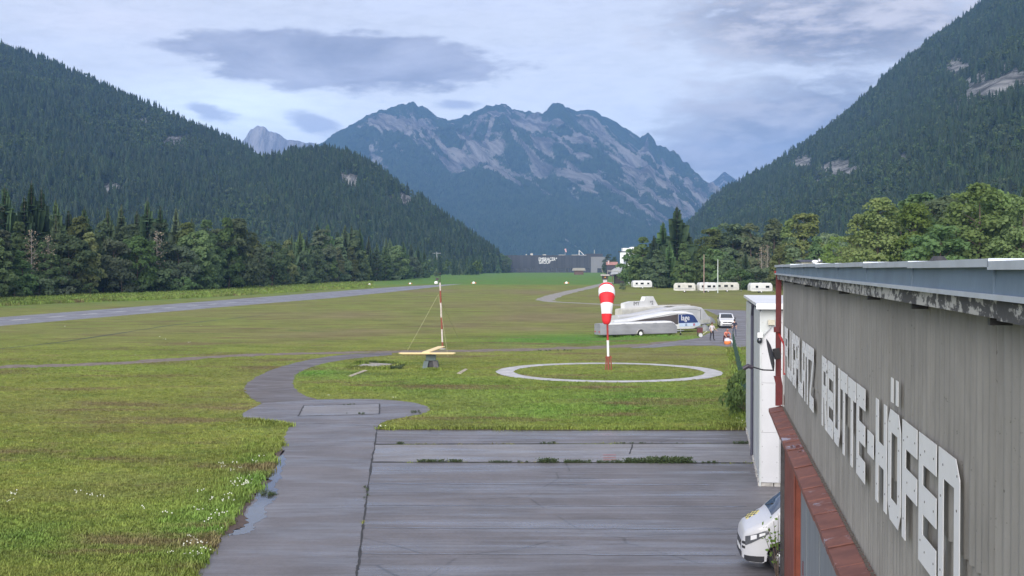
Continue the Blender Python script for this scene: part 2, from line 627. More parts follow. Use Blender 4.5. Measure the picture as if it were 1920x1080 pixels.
def mountain_mat(name, forest, forest2, rock, rock2, meadow=None, sc_=0.02, shear=None):
    m = bpy.data.materials.new(name)
    m.use_nodes = True
    t = NT(m.node_tree)
    p = m.node_tree.nodes['Principled BSDF']
    P = t.node('ShaderNodeNewGeometry').outputs['Position']
    a = t.node('ShaderNodeAttribute', attribute_name='rock').outputs['Fac']
    n = t.noise(P, sc_, 8, 0.65)
    nf = t.noise(P, sc_ * 5, 6, 0.7)
    if shear is not None:
        # strata and chutes run slantwise down the face
        s3 = t.node('ShaderNodeSeparateXYZ'); t.put(s3.inputs[0], P)
        cm = t.node('ShaderNodeCombineXYZ')
        t.put(cm.inputs[0], t.math('ADD', s3.outputs[0], t.math('MULTIPLY', s3.outputs[1], shear)))
        t.put(cm.inputs[1], t.math('MULTIPLY', s3.outputs[1], 0.16))
        Q = cm.outputs[0]
        nr = t.noise(Q, sc_ * 3.0, 8, 0.72, 0.6)
        nq = t.noise(Q, sc_ * 1.6, 7, 0.7, 0.4)
    else:
        Q = t.scaled(P, (1.0, 0.10, 0.14))
        nr = t.noise(Q, sc_ * 2.5, 8, 0.75, 0.5)
        nq = nf
    fo = t.mix(t.step(nf, 0.3, 0.7), forest, forest2)
    ro = t.mix(t.step(nr, 0.38, 0.60), rock, rock2)
    if meadow:
        fo = t.mix(t.step(n, 0.6, 0.72), fo, meadow)
    d = t.math('ADD', t.math('MULTIPLY', t.math('SUBTRACT', nf, 0.5), 0.7), t.math('MULTIPLY', t.math('SUBTRACT', nq, 0.5), 1.5))
    k = t.step(t.math('ADD', a, d), 0.42, 0.58)
    t.put(p.inputs['Base Color'], t.mix(k, fo, ro))
    p.inputs['Roughness'].default_value = 0.95
    p.inputs['Specular IOR Level'].default_value = 0.05
    b = t.node('ShaderNodeBump')
    b.inputs['Strength'].default_value = 1.0
    b.inputs['Distance'].default_value = 0.35 / sc_
    t.put(b.inputs['Height'], t.math('ADD', nr, t.math('MULTIPLY', nf, 0.4)))
    t.put(p.inputs['Normal'], b.outputs[0])
    return m


hill_left = Mountain([(-900, -111), (-400, -11), (0, 91), (100, 125), (150, 147), (230, 185), (300, 212), (400, 255), (460, 282), (500, 312), (545, 349), (600, 399), (700, 464), (790, 506)],
                     lin([(-900, 700), (0, 800), (500, 1000), (800, 1300)]), lin([(-900, 1900), (0, 2100), (400, 2000), (600, 1800), (800, 1700)]), -900, 790, 1.12, 16, 190, 11, 2.0)
hill_knoll = Mountain([(330, 400), (430, 345), (500, 306), (545, 298), (600, 289), (650, 297), (700, 321), (760, 364), (800, 390), (830, 415), (870, 446), (905, 476), (935, 499)],
                      lin([(330, 1150), (600, 1150), (935, 1300)]), lin([(330, 1500), (600, 1650), (935, 1500)]), 330, 935, 0.95, 12, 120, 23, 2.0)
hill_right = Mountain([(1250, 470), (1295, 420), (1340, 374), (1400, 339), (1440, 320), (1500, 280), (1550, 246), (1600, 206), (1650, 160), (1700, 115), (1750, 78), (1790, 52), (1920, -50), (2100, -170), (2500, -230), (2900, -240)],
                      lin([(1250, 1500), (1400, 1200), (1600, 900), (1920, 650), (2900, 500)]), lin([(1250, 2300), (1500, 2300), (1920, 2200), (2900, 1900)]), 1250, 2900, 1.08, 18, 210, 37, 2.0)
massif = Mountain([(440, 360), (500, 330), (560, 300), (585, 280), (640, 243), (700, 214), (740, 200), (775, 194), (800, 204), (825, 219), (845, 227), (880, 215), (910, 200), (940, 194), (970, 207), (1000, 210), (1020, 212), (1035, 203),
                   (1065, 200), (1085, 211), (1110, 207), (1140, 221), (1180, 247), (1200, 256), (1215, 248), (1230, 270), (1260, 283), (1290, 308), (1320, 341), (1360, 372), (1420, 410), (1500, 455), (1560, 480)],
                  lin([(440, 3900), (1560, 3900)]), lin([(440, 6000), (760, 6400), (1100, 6600), (1560, 5800)]), 440, 1560, 1.05, 60, 330, 51, 5.0, 8.0, 300.0, 0.55)
peak_left = Mountain([(380, 330), (440, 285), (462, 258), (472, 243), (485, 237), (497, 238), (505, 246), (520, 250), (540, 262), (565, 266), (590, 270), (640, 292), (700, 330)], 6600, 7400, 380, 700, 0.95, 40, 260, 71, 2.6, 5.0, 110.0, 0.2)
peak_right = Mountain([(1270, 400), (1310, 358), (1325, 345), (1340, 338), (1358, 322), (1372, 333), (1385, 340), (1410, 358), (1480, 400)], 7000, 8000, 1270, 1480, 1.0, 30, 300, 83, 1.5, 8.0, 70.0, 0.2)

m_hill = mountain_mat('hill_soil', (0.030, 0.045, 0.024), (0.050, 0.062, 0.034), (0.36, 0.355, 0.34), (0.075, 0.075, 0.065), None, 0.05)
m_massif = mountain_mat('massif_rock', (0.022, 0.040, 0.020), (0.042, 0.066, 0.030), (0.27, 0.258, 0.250), (0.078, 0.077, 0.078), (0.050, 0.075, 0.030), 0.008, 0.55)
m_peak = mountain_mat('far_peak_rock', (0.04, 0.05, 0.035), (0.05, 0.06, 0.04), (0.34, 0.32, 0.32), (0.16, 0.15, 0.15), None, 0.006)


def blobs(px, t_, M, lst):
    X, Y, Z = M.pos(px, np.minimum(t_, 1.0))
    qx, qy = project(X, Y, Z)
    r_ = np.zeros_like(qx)
    for cx, cy, rx, ry, a in lst:
        r_ = np.maximum(r_, a * np.exp(-(((qx - cx) / rx) ** 2 + ((qy - cy) / ry) ** 2) * 1.1))
    return r_


def rock_right(px, t_, X, Y, Z):
    r_ = blobs(px, t_, hill_right, [(1845, 165, 75, 46, 1.0), (1890, 150, 60, 40, 1.0), (1800, 135, 36, 26, .95), (1580, 322, 62, 24, 1.0), (1505, 312, 36, 26, 1.0), (1540, 345, 30, 12, .8), (1690, 300, 14, 26, .75), (1745, 225, 16, 14, .7), (1790, 205, 40, 30, .62),
                                    (1860, 80, 18, 10, .5), (1420, 385, 14, 7, .6), (1490, 358, 12, 8, .6), (1670, 240, 10, 18, .5)])
    return r_ * (0.25 + 1.45 * fbm(X / 22, Z / 34, 5, 5))


def rock_knoll(px, t_, X, Y, Z):
    r_ = blobs(px, t_, hill_knoll, [(745, 378, 48, 20, 1.0), (660, 345, 30, 24, .9), (700, 370, 34, 16, .85), (640, 330, 12, 12, .6)])
    return r_ * (0.35 + 1.3 * fbm(X / 16, Z / 18, 5, 6))


def rock_left(px, t_, X, Y, Z):
    return blobs(px, t_, hill_left, [(330, 268, 44, 18, .8), (270, 228, 30, 15, .75), (205, 352, 34, 13, .85), (40, 292, 40, 10, .7), (420, 304, 20, 11, .7), (310, 300, 20, 10, .7), (55, 180, 10, 20, .4)]) * (0.5 + 0.9 * fbm(X / 30, Z / 25, 5, 8))


TREELINE = lin([(440, 330), (600, 275), (640, 240), (680, 226), (740, 228), (790, 262), (850, 305), (900, 300), (950, 322), (1050, 358), (1120, 378), (1180, 395), (1250, 412), (1300, 395), (1345, 360), (1560, 470)])


def rock_massif(px, t_, X, Y, Z):
    t1 = np.minimum(t_, 1.0)
    qx, qy = project(X, Y, Z)
    edge = TREELINE(qx)
    base = 0.5 + (edge - qy) / 60.0
    a = X + Y * 0.55
    rib = ridged(a / 95, Y / 540, 5, 54)
    n = fbm(X / 140, Y / 220, 6, 12)
    r_ = np.clip(base, 0, 0.38) + 1.3 * (rib - 0.60) + 1.2 * (n - 0.53)
    # long pale chutes of scree that run down into the forest
    for x0, y0, x1, y1, wd in [(1135, 345, 1240, 416, 7), (775, 210, 860, 312, 7), (745, 205, 800, 262, 5), (925, 215, 905, 285, 5), (960, 245, 1010, 305, 5), (1215, 260, 1180, 330, 6), (1060, 300, 1110, 350, 5),
                               (1240, 300, 1275, 390, 4), (900, 225, 870, 280, 4), (1130, 250, 1240, 330, 5), (1000, 220, 1090, 300, 4)]:
        dx, dy = x1 - x0, y1 - y0
        L = math.hypot(dx, dy)
        s_ = np.clip(((qx - x0) * dx + (qy - y0) * dy) / L ** 2, 0, 1)
        wob = 6 * (fbm(s_ * 6 + x0, 0 * s_, 3, 4) - 0.5)
        d = np.abs((qx - x0) * dy / L - (qy - y0) * dx / L + wob) + 40 * np.clip(np.abs(((qx - x0) * dx + (qy - y0) * dy) / L ** 2 - 0.5) - 0.5, 0, 9)
        r_ = np.maximum(r_, 1.0 * np.exp(-(d / wd) ** 2))
    # grassy crests
    r_ = np.where((t1 > 0.93) & (n > 0.47), r_ - 0.45, r_)
    r_ = np.where((qx < 690), r_ - 0.35, r_)
    return np.clip(r_, 0, 1)


hill_left.build('hill', m_hill, 8, 70, rock_left)
hill_knoll.build('hill', m_hill, 5, 60, rock_knoll)
hill_right.build('hill', m_hill, 9, 80, rock_right)
massif.build('mountain', m_massif, 2.5, 190, rock_massif)
peak_left.build('mountain', m_peak, 2.0, 90, lambda px, t_, X, Y, Z: 0.55 + 0.6 * ridged(X / 200, Y / 300, 4, 3))
peak_right.build('mountain', m_peak, 3, 60, lambda px, t_, X, Y, Z: 0.1 + 0.4 * ridged(X / 300, Y / 300, 4, 3))

# the air of the valley
hz = MB().box(-4950, 4950, -1000, 9800, -3.0, 985).build('haze', [], None)
m_haze = bpy.data.materials.new('haze')
m_haze.use_nodes = True
m_haze.node_tree.nodes.clear()
t = NT(m_haze.node_tree)
pv = t.node('ShaderNodeVolumePrincipled')
pv.inputs['Color'].default_value = (0.27, 0.52, 1.0, 1)
pv.inputs['Density'].default_value = 0.9e-4
mo = t.node('ShaderNodeOutputMaterial')
t.l.new(pv.outputs[0], mo.inputs['Volume'])
hz.data.materials.clear()
hz.data.materials.append(m_haze)
hz['kind'] = 'stuff'

# ------------------------------------------------------------------ runway, taxiway, apron
RUNV = (ground(640, 557) - ground(0, 611)).normalized()


def asphalt(name, c1, c2, wet=0.6, streak=(0.16, 1.0, 1.0), crack=0.0, spec=0.5):
    m = bpy.data.materials.new(name)
    m.use_nodes = True
    t = NT(m.node_tree)
    p = m.node_tree.nodes['Principled BSDF']
    P = t.node('ShaderNodeNewGeometry').outputs['Position']
    n = t.noise(P, 0.35, 6, 0.6, 0.3)
    nf = t.noise(P, 9.0, 7, 0.85)
    nl = t.noise(t.scaled(P, (0.10, 1.0, 1.0)), 3.2, 6, 0.7, 0.3)
    ns = t.noise(t.scaled(P, streak), 0.75, 7, 0.62, 0.5)
    c = t.mix(t.step(n, 0.3, 0.7), c1, c2)
    c = t.mix(1.0, c, t.ramp(nf, [(0.2, 0.55), (0.5, 1.0), (0.85, 1.5)]), 'MULTIPLY')
    if crack:
        vo = t.node('ShaderNodeTexVoronoi', feature='DISTANCE_TO_EDGE')
        t.put(vo.inputs['Vector'], t.vmath('ADD', P, t.scaled(t.node('ShaderNodeTexNoise').outputs['Color'], (0.6, 0.6, 0.6))))
        vo.inputs['Scale'].default_value = 0.16
        ck = t.math('MULTIPLY', t.math('SUBTRACT', 1.0, t.step(vo.outputs['Distance'], 0.0, 0.007)), t.step(n, 0.42, 0.55))
        c = t.mix(t.math('MULTIPLY', ck, crack), c, (0.02, 0.02, 0.02))
    t.put(p.inputs['Base Color'], c)
    wetm = t.step(t.math('ADD', t.math('MULTIPLY', ns, 0.65), t.math('MULTIPLY', nl, 0.35)), 0.38, 0.64)
    t.put(p.inputs['Roughness'], t.math('SUBTRACT', 0.72, t.math('MULTIPLY', wetm, wet)))
    p.inputs['Specular IOR Level'].default_value = spec
    b = t.node('ShaderNodeBump')
    t.put(b.inputs['Strength'], t.math('SUBTRACT', 0.35, t.math('MULTIPLY', wetm, 0.27)))
    b.inputs['Distance'].default_value = 0.01
    t.put(b.inputs['Height'], t.math('ADD', t.noise(P, 40.0, 3, 0.7), t.math('MULTIPLY', n, 2.0)))
    t.put(p.inputs['Normal'], b.outputs[0])
    return m


m_apron = asphalt('wet_asphalt', (0.138, 0.129, 0.135), (0.096, 0.090, 0.094), 0.50, (0.12, 1.0, 1.0), 0.7)
m_taxi = asphalt('taxiway_asphalt', (0.145, 0.136, 0.143), (0.104, 0.098, 0.103), 0.46, (0.3, 1.0, 1.0), 0.0)
m_track = asphalt('old_asphalt', (0.115, 0.100, 0.095), (0.085, 0.072, 0.069), 0.3, (0.5, 1, 1))
m_conc = asphalt('wet_concrete', (0.20, 0.193, 0.197), (0.15, 0.143, 0.148), 0.5, (0.2, 1.0, 1.0), 0.0)
m_runway = asphalt('runway_asphalt', (0.175, 0.17, 0.185), (0.14, 0.137, 0.15), 0.45, (0.3, 0.3, 1))
m_gravel = mat('gravel', (0.24, 0.225, 0.20), 0.9, 0.25, 1.2, bump=0.5, bscale=12, coord='World')
m_dirt = mat('dirt', (0.115, 0.085, 0.060), 0.9, 0.3, 1.5, col2=(0.20, 0.17, 0.14), bump=0.5, bscale=14, coord='World')
m_yard = asphalt('yard_asphalt', (0.15, 0.14, 0.14), (0.115, 0.105, 0.105), 0.35, (0.6, 1, 1))
m_ring = mat('ring_white', (0.50, 0.49, 0.48), 0.6, 0.1, 1.4, col2=(0.32, 0.31, 0.30), bump=0.2, bscale=9, coord='World')
m_soil = mat('wet_soil', (0.050, 0.032, 0.024), 0.7, 0.3, 6.0, col2=(0.095, 0.06, 0.045), bump=0.6, bscale=25, coord='World')
m_joint = mat('joint_tar', (0.020, 0.019, 0.018), 0.7, 0.3, 8)


def gp(lst, sub=1):
    q = [ground(*a) for a in lst]
    return smooth_line(q, sub) if sub > 1 else q


def wobble(pts, amp, seed=0, closed=False):
    """roughen an outline that is already dense"""
    out_ = []
    for i, p_ in enumerate(pts):
        n = vnoise(np.array([i * 0.7]), np.array([seed * 9.1]), seed)[0] - 0.5
        m_ = vnoise(np.array([i * 0.7]), np.array([seed * 9.1 + 40]), seed)[0] - 0.5
        out_.append(Vector((p_[0] + n * amp, p_[1] + m_ * amp, 0)))
    return out_


# runway
ra, rb = ground(0, 611), ground(0, 595)
r_end_n, r_end_f = ground(845, 534.6), ground(868, 532.2)
r0 = ra - (ground(640, 557) - ra).normalized() * 260
r1 = rb - (ground(640, 545.5) - rb).normalized() * 260
near = [r0] + [ra + (ground(640, 557) - ra) * k for k in (0, .25, .5, .75, 1)] + [ground(760, 544.5), r_end_n]
far = [r1] + [rb + (ground(640, 545.5) - rb) * k for k in (0, .25, .5, .75, 1)] + [ground(760, 537), r_end_f]
near = smooth_line(near, 10); far = smooth_line(far, 10)
sheet('runway', wobble([(p_.x, p_.y) for p_ in near], 0.5, 3) + [(p_.x, p_.y) for p_ in reversed(far)], 0.006, m_runway, kind='structure')
mk = MB()
for k in range(-3, 9):
    f0, f1 = 0.02 + k * 0.075, 0.02 + k * 0.075 + 0.036
    L0, L1 = (ra + rb) / 2, (ground(640, 557) + ground(640, 545.5)) / 2
    a, b_ = L0 + (L1 - L0) * f0 * 0.8, L0 + (L1 - L0) * f1 * 0.8
    nrm = Vector((-(L1 - L0).y, (L1 - L0).x, 0)).normalized() * 0.28
    mk.quad(*[(q.x, q.y, 0.010) for q in (a - nrm, b_ - nrm, b_ + nrm, a + nrm)])
tag(mk.build('runway_markings', mat('worn_marking', (0.5, 0.5, 0.49), 0.7, 0.15, 1.0)), kind='structure')

# dirt track across the field and the little furrow
def strip(name, line, wid, z, m, seed=0, amp=0.3, parent=None):
    q = smooth_line(gp(line) if not isinstance(line[0], Vector) else line, 14)
    A, B = [], []
    for i, p_ in enumerate(q):
        d = (q[min(i + 1, len(q) - 1)] - q[max(i - 1, 0)]).normalized()
        n = Vector((-d.y, d.x, 0))
        w_ = wid(i / (len(q) - 1)) if callable(wid) else wid
        j1, j2 = (vnoise(np.array([i * 0.61]), np.array([seed + .5]), seed)[0] - .5) * amp, (vnoise(np.array([i * 0.61]), np.array([seed + 7.5]), seed)[0] - .5) * amp
        A.append(p_ + n * (w_ / 2 + j1)); B.append(p_ - n * (w_ / 2 + j2))
    mb = MB()
    v = [(a.x, a.y, z) for a in A] + [(b_.x, b_.y, z) for b_ in B]
    k = len(q)
    mb.add(v, [(i, i + 1, k + i + 1, k + i) for i in range(k - 1)])
    o = mb.mesh(name, m, fix=False)
    if sum(pl.normal.z for pl in o.polygons) < 0: o.flip_normals()
    return obj(name, o, parent)


tag(strip('path', [(-420, 700), (-200, 694), (0, 688), (200, 682), (420, 668), (560, 663), (730, 660), (880, 657.5), (1000, 655), (1150, 650), (1240, 645), (1330, 636), (1380, 632)], lambda k: 2.4 if k < .6 else 3.0, 0.006, m_dirt, 5, 1.7), kind='structure')
tag(strip('path', [(-100, 662), (100, 643), (330, 609), (500, 590)], 0.45, 0.005, mat('furrow', (0.035, 0.045, 0.02), 0.9, 0.3, 3, coord='World'), 8, 0.4), kind='structure')
tag(strip('path', [(1145, 529), (1110, 538), (1060, 549), (1027, 559), (1030, 565), (1080, 568), (1180, 573), (1300, 579), (1420, 586)], lambda k: 4.2 if k < .45 else 2.6, 0.006, m_gravel, 9, 0.8), kind='structure')
sheet('yard', [(v.x, v.y) for v in gp([(1322, 580.5), (1420, 583), (1500, 590), (1460, 640), (1382, 652), (1340, 648), (1270, 648), (1230, 652), (1180, 653), (1240, 644), (1310, 634), (1335, 622), (1352, 612), (1360, 598)])], 0.010, m_yard, kind='structure')

# curved taxiway into the field
outer = gp([(735, 661), (660, 664), (600, 671), (540, 684), (490, 702), (464, 719), (459, 732), (470, 745), (494, 759)])
inner = gp([(604, 752), (566, 739), (551, 724), (551, 711), (563, 698), (600, 684), (650, 674), (735, 665.5)])
sheet('taxiway', [(v.x, v.y) for v in wobble(smooth_line(outer, 12), 0.16, 2) + wobble(smooth_line(inner, 12), 0.14, 4)], 0.007, m_track, kind='structure')
pad_l = gp([(494, 756), (462, 771), (455, 778), (462, 786), (496, 791), (546, 797)])
pad_r = gp([(709, 800), (716, 793), (740, 786), (788, 777), (806, 769), (798, 761), (760, 753), (690, 748.5), (604, 749)])
left_edge = [(546, 797), (536, 815), (531, 832), (522, 850), (506, 886), (486, 916), (468, 945), (438, 983), (410, 1012), (386, 1050), (366, 1085), (300, 1200), (200, 1400)]
le = wobble(smooth_line(gp(left_edge), 12), 0.22, 6)
pts = [(v.x, v.y) for v in smooth_line(pad_l, 10)] + [(v.x, v.y) for v in le[1:]]
j1 = ground(668, 1082); j2 = ground(632, 1400)
pts += [(j2.x, j2.y), (j1.x, j1.y), *[(v.x, v.y) for v in gp([(680, 985), (688, 920), (697, 866), (703, 834), (708, 808)])], *[(v.x, v.y) for v in smooth_line(pad_r, 10)]]
sheet('taxiway', pts, 0.011, m_taxi, kind='structure')
slab = thing('concrete_slab', 'pale rectangular concrete slab set into the end of the taxiway', 'slab')
sheet('slab_top', [(v.x, v.y) for v in gp([(570, 761.5), (640, 760), (711, 758), (710, 776), (640, 778.5), (559, 780)])], 0.016, m_conc, slab)

# apron: three bands and the big field in front of the hangar
def apron_sheet(name, quad, z, m):
    A, B, C, D = gp(quad)
    P_ = [A.lerp(B, k / 40) for k in range(41)] + [C.lerp(D, k / 40) for k in range(41)]
    return sheet(name, [(v.x, v.y) for v in P_], z, m, kind='structure')


apron_sheet('apron', [(708, 807), (1412, 808), (1416, 831), (703.5, 833)], 0.011, m_apron)
apron_sheet('apron_concrete', [(703, 834.5), (1416, 832), (1424, 868), (697.5, 866)], 0.013, m_conc)
ac, ad = ground(1424, 869.5), ground(697, 867.5)
ext = [(ad.x, ad.y), (ac.x, ac.y), (16.0, 39.5), (16, 26), (6, 26), (5.2, 2), (2.5, -8), (-4, -8), (j2.x + .02, j2.y), (j1.x + .02, j1.y), *[(v.x + .02, v.y) for v in gp([(680, 985), (688, 920)])]]
sheet('apron', ext, 0.010, m_apron, kind='structure')

# white circle round the windsock
WC = ground(1141, 697)
RO = 7.62
mb = MB()
n = 120
ring_v = []
for k in range(n):
    a = 2 * PI * k / n
    jo = (vnoise(np.array([k * .45]), np.array([3.3]), 5)[0] - .5) * 0.12
    ring_v += [(WC.x + (RO + jo) * math.cos(a), WC.y + (RO + jo) * math.sin(a), 0.012), (WC.x + (RO - 1.2 + jo) * math.cos(a), WC.y + (RO - 1.2 + jo) * math.sin(a), 0.012)]
mb.add(ring_v, [(2 * k, (2 * k + 2) % (2 * n), (2 * k + 3) % (2 * n), 2 * k + 1) for k in range(n)])
ring = mb.build('signal_circle', m_ring, fix=False)
if sum(pl.normal.z for pl in ring.data.polygons) < 0: ring.data.flip_normals()
tag(ring, 'broad white painted circle lying in the grass around the windsock pole', 'ground marking')

# puddle, soil along the edge, joints
m_water = mat('puddle_water', (0.05, 0.05, 0.055), 0.03, 0.02, 2.0, spec=0.6)
pud = [(527, 853), (533, 862), (530, 880), (524, 900), (514, 914), (520, 925), (512, 940), (500, 955), (494, 972), (480, 985), (470, 998), (446, 1003), (424, 1004), (436, 992), (452, 985), (460, 970), (468, 952), (480, 938), (476, 926), (490, 910), (486, 905), (500, 890), (512, 872), (520, 858)]
tag(sheet('puddle', [(v.x, v.y) for v in wobble(smooth_line(gp(pud + pud[:1]), 8)[:-1], 0.22, 21)], 0.0150, m_water), 'shallow rainwater puddle along the grass edge of the taxiway', 'puddle', None, 'structure')
soil = [(530, 846), (512, 868), (500, 884), (512, 880), (498, 894), (492, 902), (508, 902), (496, 910), (482, 918), (478, 932), (464, 948), (456, 962), (464, 980), (452, 990), (436, 998), (420, 1006), (402, 1028), (398, 1026), (416, 1000), (428, 986), (444, 964), (462, 938), (476, 918), (488, 900), (508, 866), (524, 844)]
sheet('soil', [(v.x, v.y) for v in wobble(smooth_line(gp(soil + soil[:1]), 8)[:-1], 0.24, 25)], 0.0195, m_soil, kind='structure')
tag(strip('pavement_joint', [(706, 806), (703, 834), (697, 867), (690, 915), (684, 960), (679, 1000), (672, 1055), (668, 1085), (655, 1180)], 0.05, 0.0200, m_joint, 3, 0.07), kind='structure')
tag(strip('pavement_joint', [(704, 833.6), (900, 833), (1100, 832.5), (1416, 831.6)], 0.12, 0.0210, m_joint, 6, 0.12), kind='structure')
tag(strip('pavement_joint', [(697, 867), (900, 867.5), (1100, 868), (1424, 869)], 0.14, 0.0215, m_joint, 9, 0.14), kind='structure')
tag(strip('pavement_joint', [(704, 806.5), (900, 806.5), (1100, 807), (1412, 807.5)], 0.22, 0.0220, m_soil, 12, 0.22), kind='structure')
tag(strip('pavement_joint', [(1186, 834), (1184, 842), (1180, 852)], 0.05, 0.0226, m_joint, 15, 0.05), kind='structure')
tag(strip('pavement_joint', [(546, 797), (600, 795), (709, 800)], 0.035, 0.0230, m_joint, 16, 0.05), kind='structure')
for a, b_ in [((559, 781), (711, 777)), ((559, 781), (570, 761)), ((711, 777), (712, 758)), ((570, 761), (712, 757.5))]:
    tag(strip('pavement_joint', [a, ((a[0] + b_[0]) / 2, (a[1] + b_[1]) / 2), b_], 0.07, 0.0240 + random.random() * 0.002, m_joint, 17, 0.06), kind='structure')
m_wetseam = mat('wet_seam', (0.10, 0.095, 0.10), 0.16, 0.1, 3, coord='World')
for yy, xa, xb, wd_ in ((908, 693, 1330, .10), (949, 690, 1400, .07), (991, 683, 1450, .10), (1040, 676, 1380, .07)):
    tag(strip('pavement_joint', [(xa, yy - 1), ((xa * 2 + xb) / 3, yy), ((xa + xb * 2) / 3, yy + .8), (xb, yy + 1.5)], wd_, 0.0165 + random.random() * 0.001, m_wetseam, int(yy), 0.12), kind='structure')
m_redmark = mat('faded_red', (0.28, 0.12, 0.12), 0.6, 0.2, 5)
rm = MB()
for yy in (853, 858, 862):
    a, b_, c_, d_ = gp([(1131, yy), (1155, yy), (1155, yy + 1.6), (1131, yy + 1.6)])
    rm.quad(*[(q.x, q.y, 0.0185) for q in (a, b_, c_, d_)])
tag(rm.build('pavement_markings', m_redmark), 'faded red paint stripes on the concrete strip of the apron', 'paint mark', None, 'structure')
# loose slabs and planks in the grass
m_slabs = mat('old_slab', (0.30, 0.28, 0.26), 0.8, 0.2, 4, bump=0.3, coord='World')
def slab_thing(name, quad, z0, z1, label, cat, m):
    A = gp(quad)
    c = sum(A, Vector()) / 4
    tg = MB().prism([(v.x - c.x, v.y - c.y) for v in A], z0, z1).build(name, m, None, loc=(c.x, c.y, 0))
    return tag(tg, label, cat)
slab_thing('concrete_slab', [(664, 689), (718, 689.5), (712, 685.5), (682, 684)], 0, .07, 'wide grey slab in the overgrown pit left of the yellow landing T', 'slab', m_slabs)
slab_thing('concrete_slab', [(690, 682), (735, 684.5), (732, 687), (714, 685)], 0, .09, 'long pale slab at the back of the overgrown pit left of the yellow landing T', 'slab', m_slabs)
slab_thing('plank', [(651, 706.5), (660, 706.5), (689, 695.5), (682, 695)], 0, .05, 'pale bare plank lying in the grass before the overgrown pit', 'plank', mat('bare_wood', (0.36, 0.31, 0.24), 0.8, 0.2, 5))
slab_thing('plank', [(856, 701), (864, 701.5), (877, 693), (872, 692)], 0, .04, 'small weathered board in the grass between landing T and white circle', 'plank', MATS['bare_wood'])

# ================================================================== HANGAR
TH = math.atan(368.0 / F)            # the hangar front runs away from the camera at this angle
AOFF = 1.70                          # distance of the wall from the camera's line
S1 = 27.6                            # far corner of the hangar front
hangar = thing('hangar', 'grey corrugated aircraft hangar with big white lettering and blue roof edge', 'hangar',
               (AOFF * math.cos(TH), -AOFF * math.sin(TH), 0), -TH)
# local axes: x into the building, y along the wall away from the camera, z up

m_wall = bpy.data.materials.new('fibre_cement')
m_wall.use_nodes = True
t = NT(m_wall.node_tree)
p = m_wall.node_tree.nodes['Principled BSDF']
P = t.node('ShaderNodeNewGeometry').outputs['Position']
ri = t.node('ShaderNodeObjectInfo').outputs['Random']
n = t.noise(P, 0.8, 6, 0.6)
st = t.noise(t.scaled(P, (5, 5, 0.35)), 2.2, 6, 0.7)
fs = t.noise(P, 26.0, 3, 0.6)
c = t.mix(t.step(n, 0.3, 0.7), (0.272, 0.264, 0.246), (0.222, 0.215, 0.200))
c = t.mix(1.0, c, t.ramp(st, [(0.25, 0.66), (0.5, 1.0), (0.8, 1.16)]), 'MULTIPLY')
c = t.mix(t.math('MULTIPLY', ri, 0.22), c, (0.33, 0.325, 0.31))
spot = t.math('MULTIPLY', t.step(fs, 0.66, 0.72), t.step(n, 0.42, 0.62))
c = t.mix(t.math('MULTIPLY', spot, 0.75), c, (0.06, 0.055, 0.05))
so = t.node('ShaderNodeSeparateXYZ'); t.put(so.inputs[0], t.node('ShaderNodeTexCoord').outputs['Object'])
gr = t.math('COSINE', t.math('MULTIPLY', so.outputs[1], 2 * PI / 0.177))       # troughs darkened: grime, plus corrugation shade painted into the colour
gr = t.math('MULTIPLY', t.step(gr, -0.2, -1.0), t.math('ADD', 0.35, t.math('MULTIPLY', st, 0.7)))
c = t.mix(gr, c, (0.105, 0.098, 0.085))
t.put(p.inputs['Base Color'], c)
p.inputs['Roughness'].default_value = 0.85
b = t.node('ShaderNodeBump'); b.inputs['Strength'].default_value = 0.35; b.inputs['Distance'].default_value = 0.01
t.put(b.inputs['Height'], t.noise(P, 60.0, 4, 0.7)); t.put(p.inputs['Normal'], b.outputs[0])

PITCHC = 0.177


def corr_sheet(z0, z1, width):
    """one corrugated sheet, lying in the yz plane, wave bulging to -x"""
    n_ = int(round(width / PITCHC * 8))
    mb = MB()
    v = []
    for k in range(n_ + 1):
        y = width * k / n_
        x = -0.024 * math.cos(2 * PI * y / PITCHC)
        v += [(x, y, z0), (x, y, z1), (x + .007, y, z0), (x + .007, y, z1)]
    f = []
    for k in range(n_):
        a = 4 * k; b_ = a + 4
        f += [(a, b_, b_ + 1, a + 1), (a + 2, a + 3, b_ + 3, b_ + 2), (a, a + 2, b_ + 2, b_), (a + 1, b_ + 1, b_ + 3, a + 3)]
    f += [(0, 1, 3, 2), (4 * n_, 4 * n_ + 2, 4 * n_ + 3, 4 * n_ + 1)]
    mb.add(v, f)
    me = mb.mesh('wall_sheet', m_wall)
    fl = [True] * len(me.polygons)
    me.polygons.foreach_set('use_smooth', fl)
    try: me.set_sharp_from_angle(angle=R(50))
    except Exception: pass
    return me


Z_FASC = CAMH - 0.185 * AOFF         # under the roof edge
Z_LAP = CAMH - 1.10 * AOFF
Z_LED = CAMH - 1.85 * AOFF           # ledge over the doors
SW = PITCHC * 6
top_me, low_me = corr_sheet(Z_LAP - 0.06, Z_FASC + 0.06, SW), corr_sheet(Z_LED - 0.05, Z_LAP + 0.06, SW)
nsh = 29
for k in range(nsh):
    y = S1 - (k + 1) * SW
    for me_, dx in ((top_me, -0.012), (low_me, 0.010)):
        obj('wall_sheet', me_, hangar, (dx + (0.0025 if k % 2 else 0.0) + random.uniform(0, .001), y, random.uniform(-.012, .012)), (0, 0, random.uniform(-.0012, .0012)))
y_near = S1 - nsh * SW
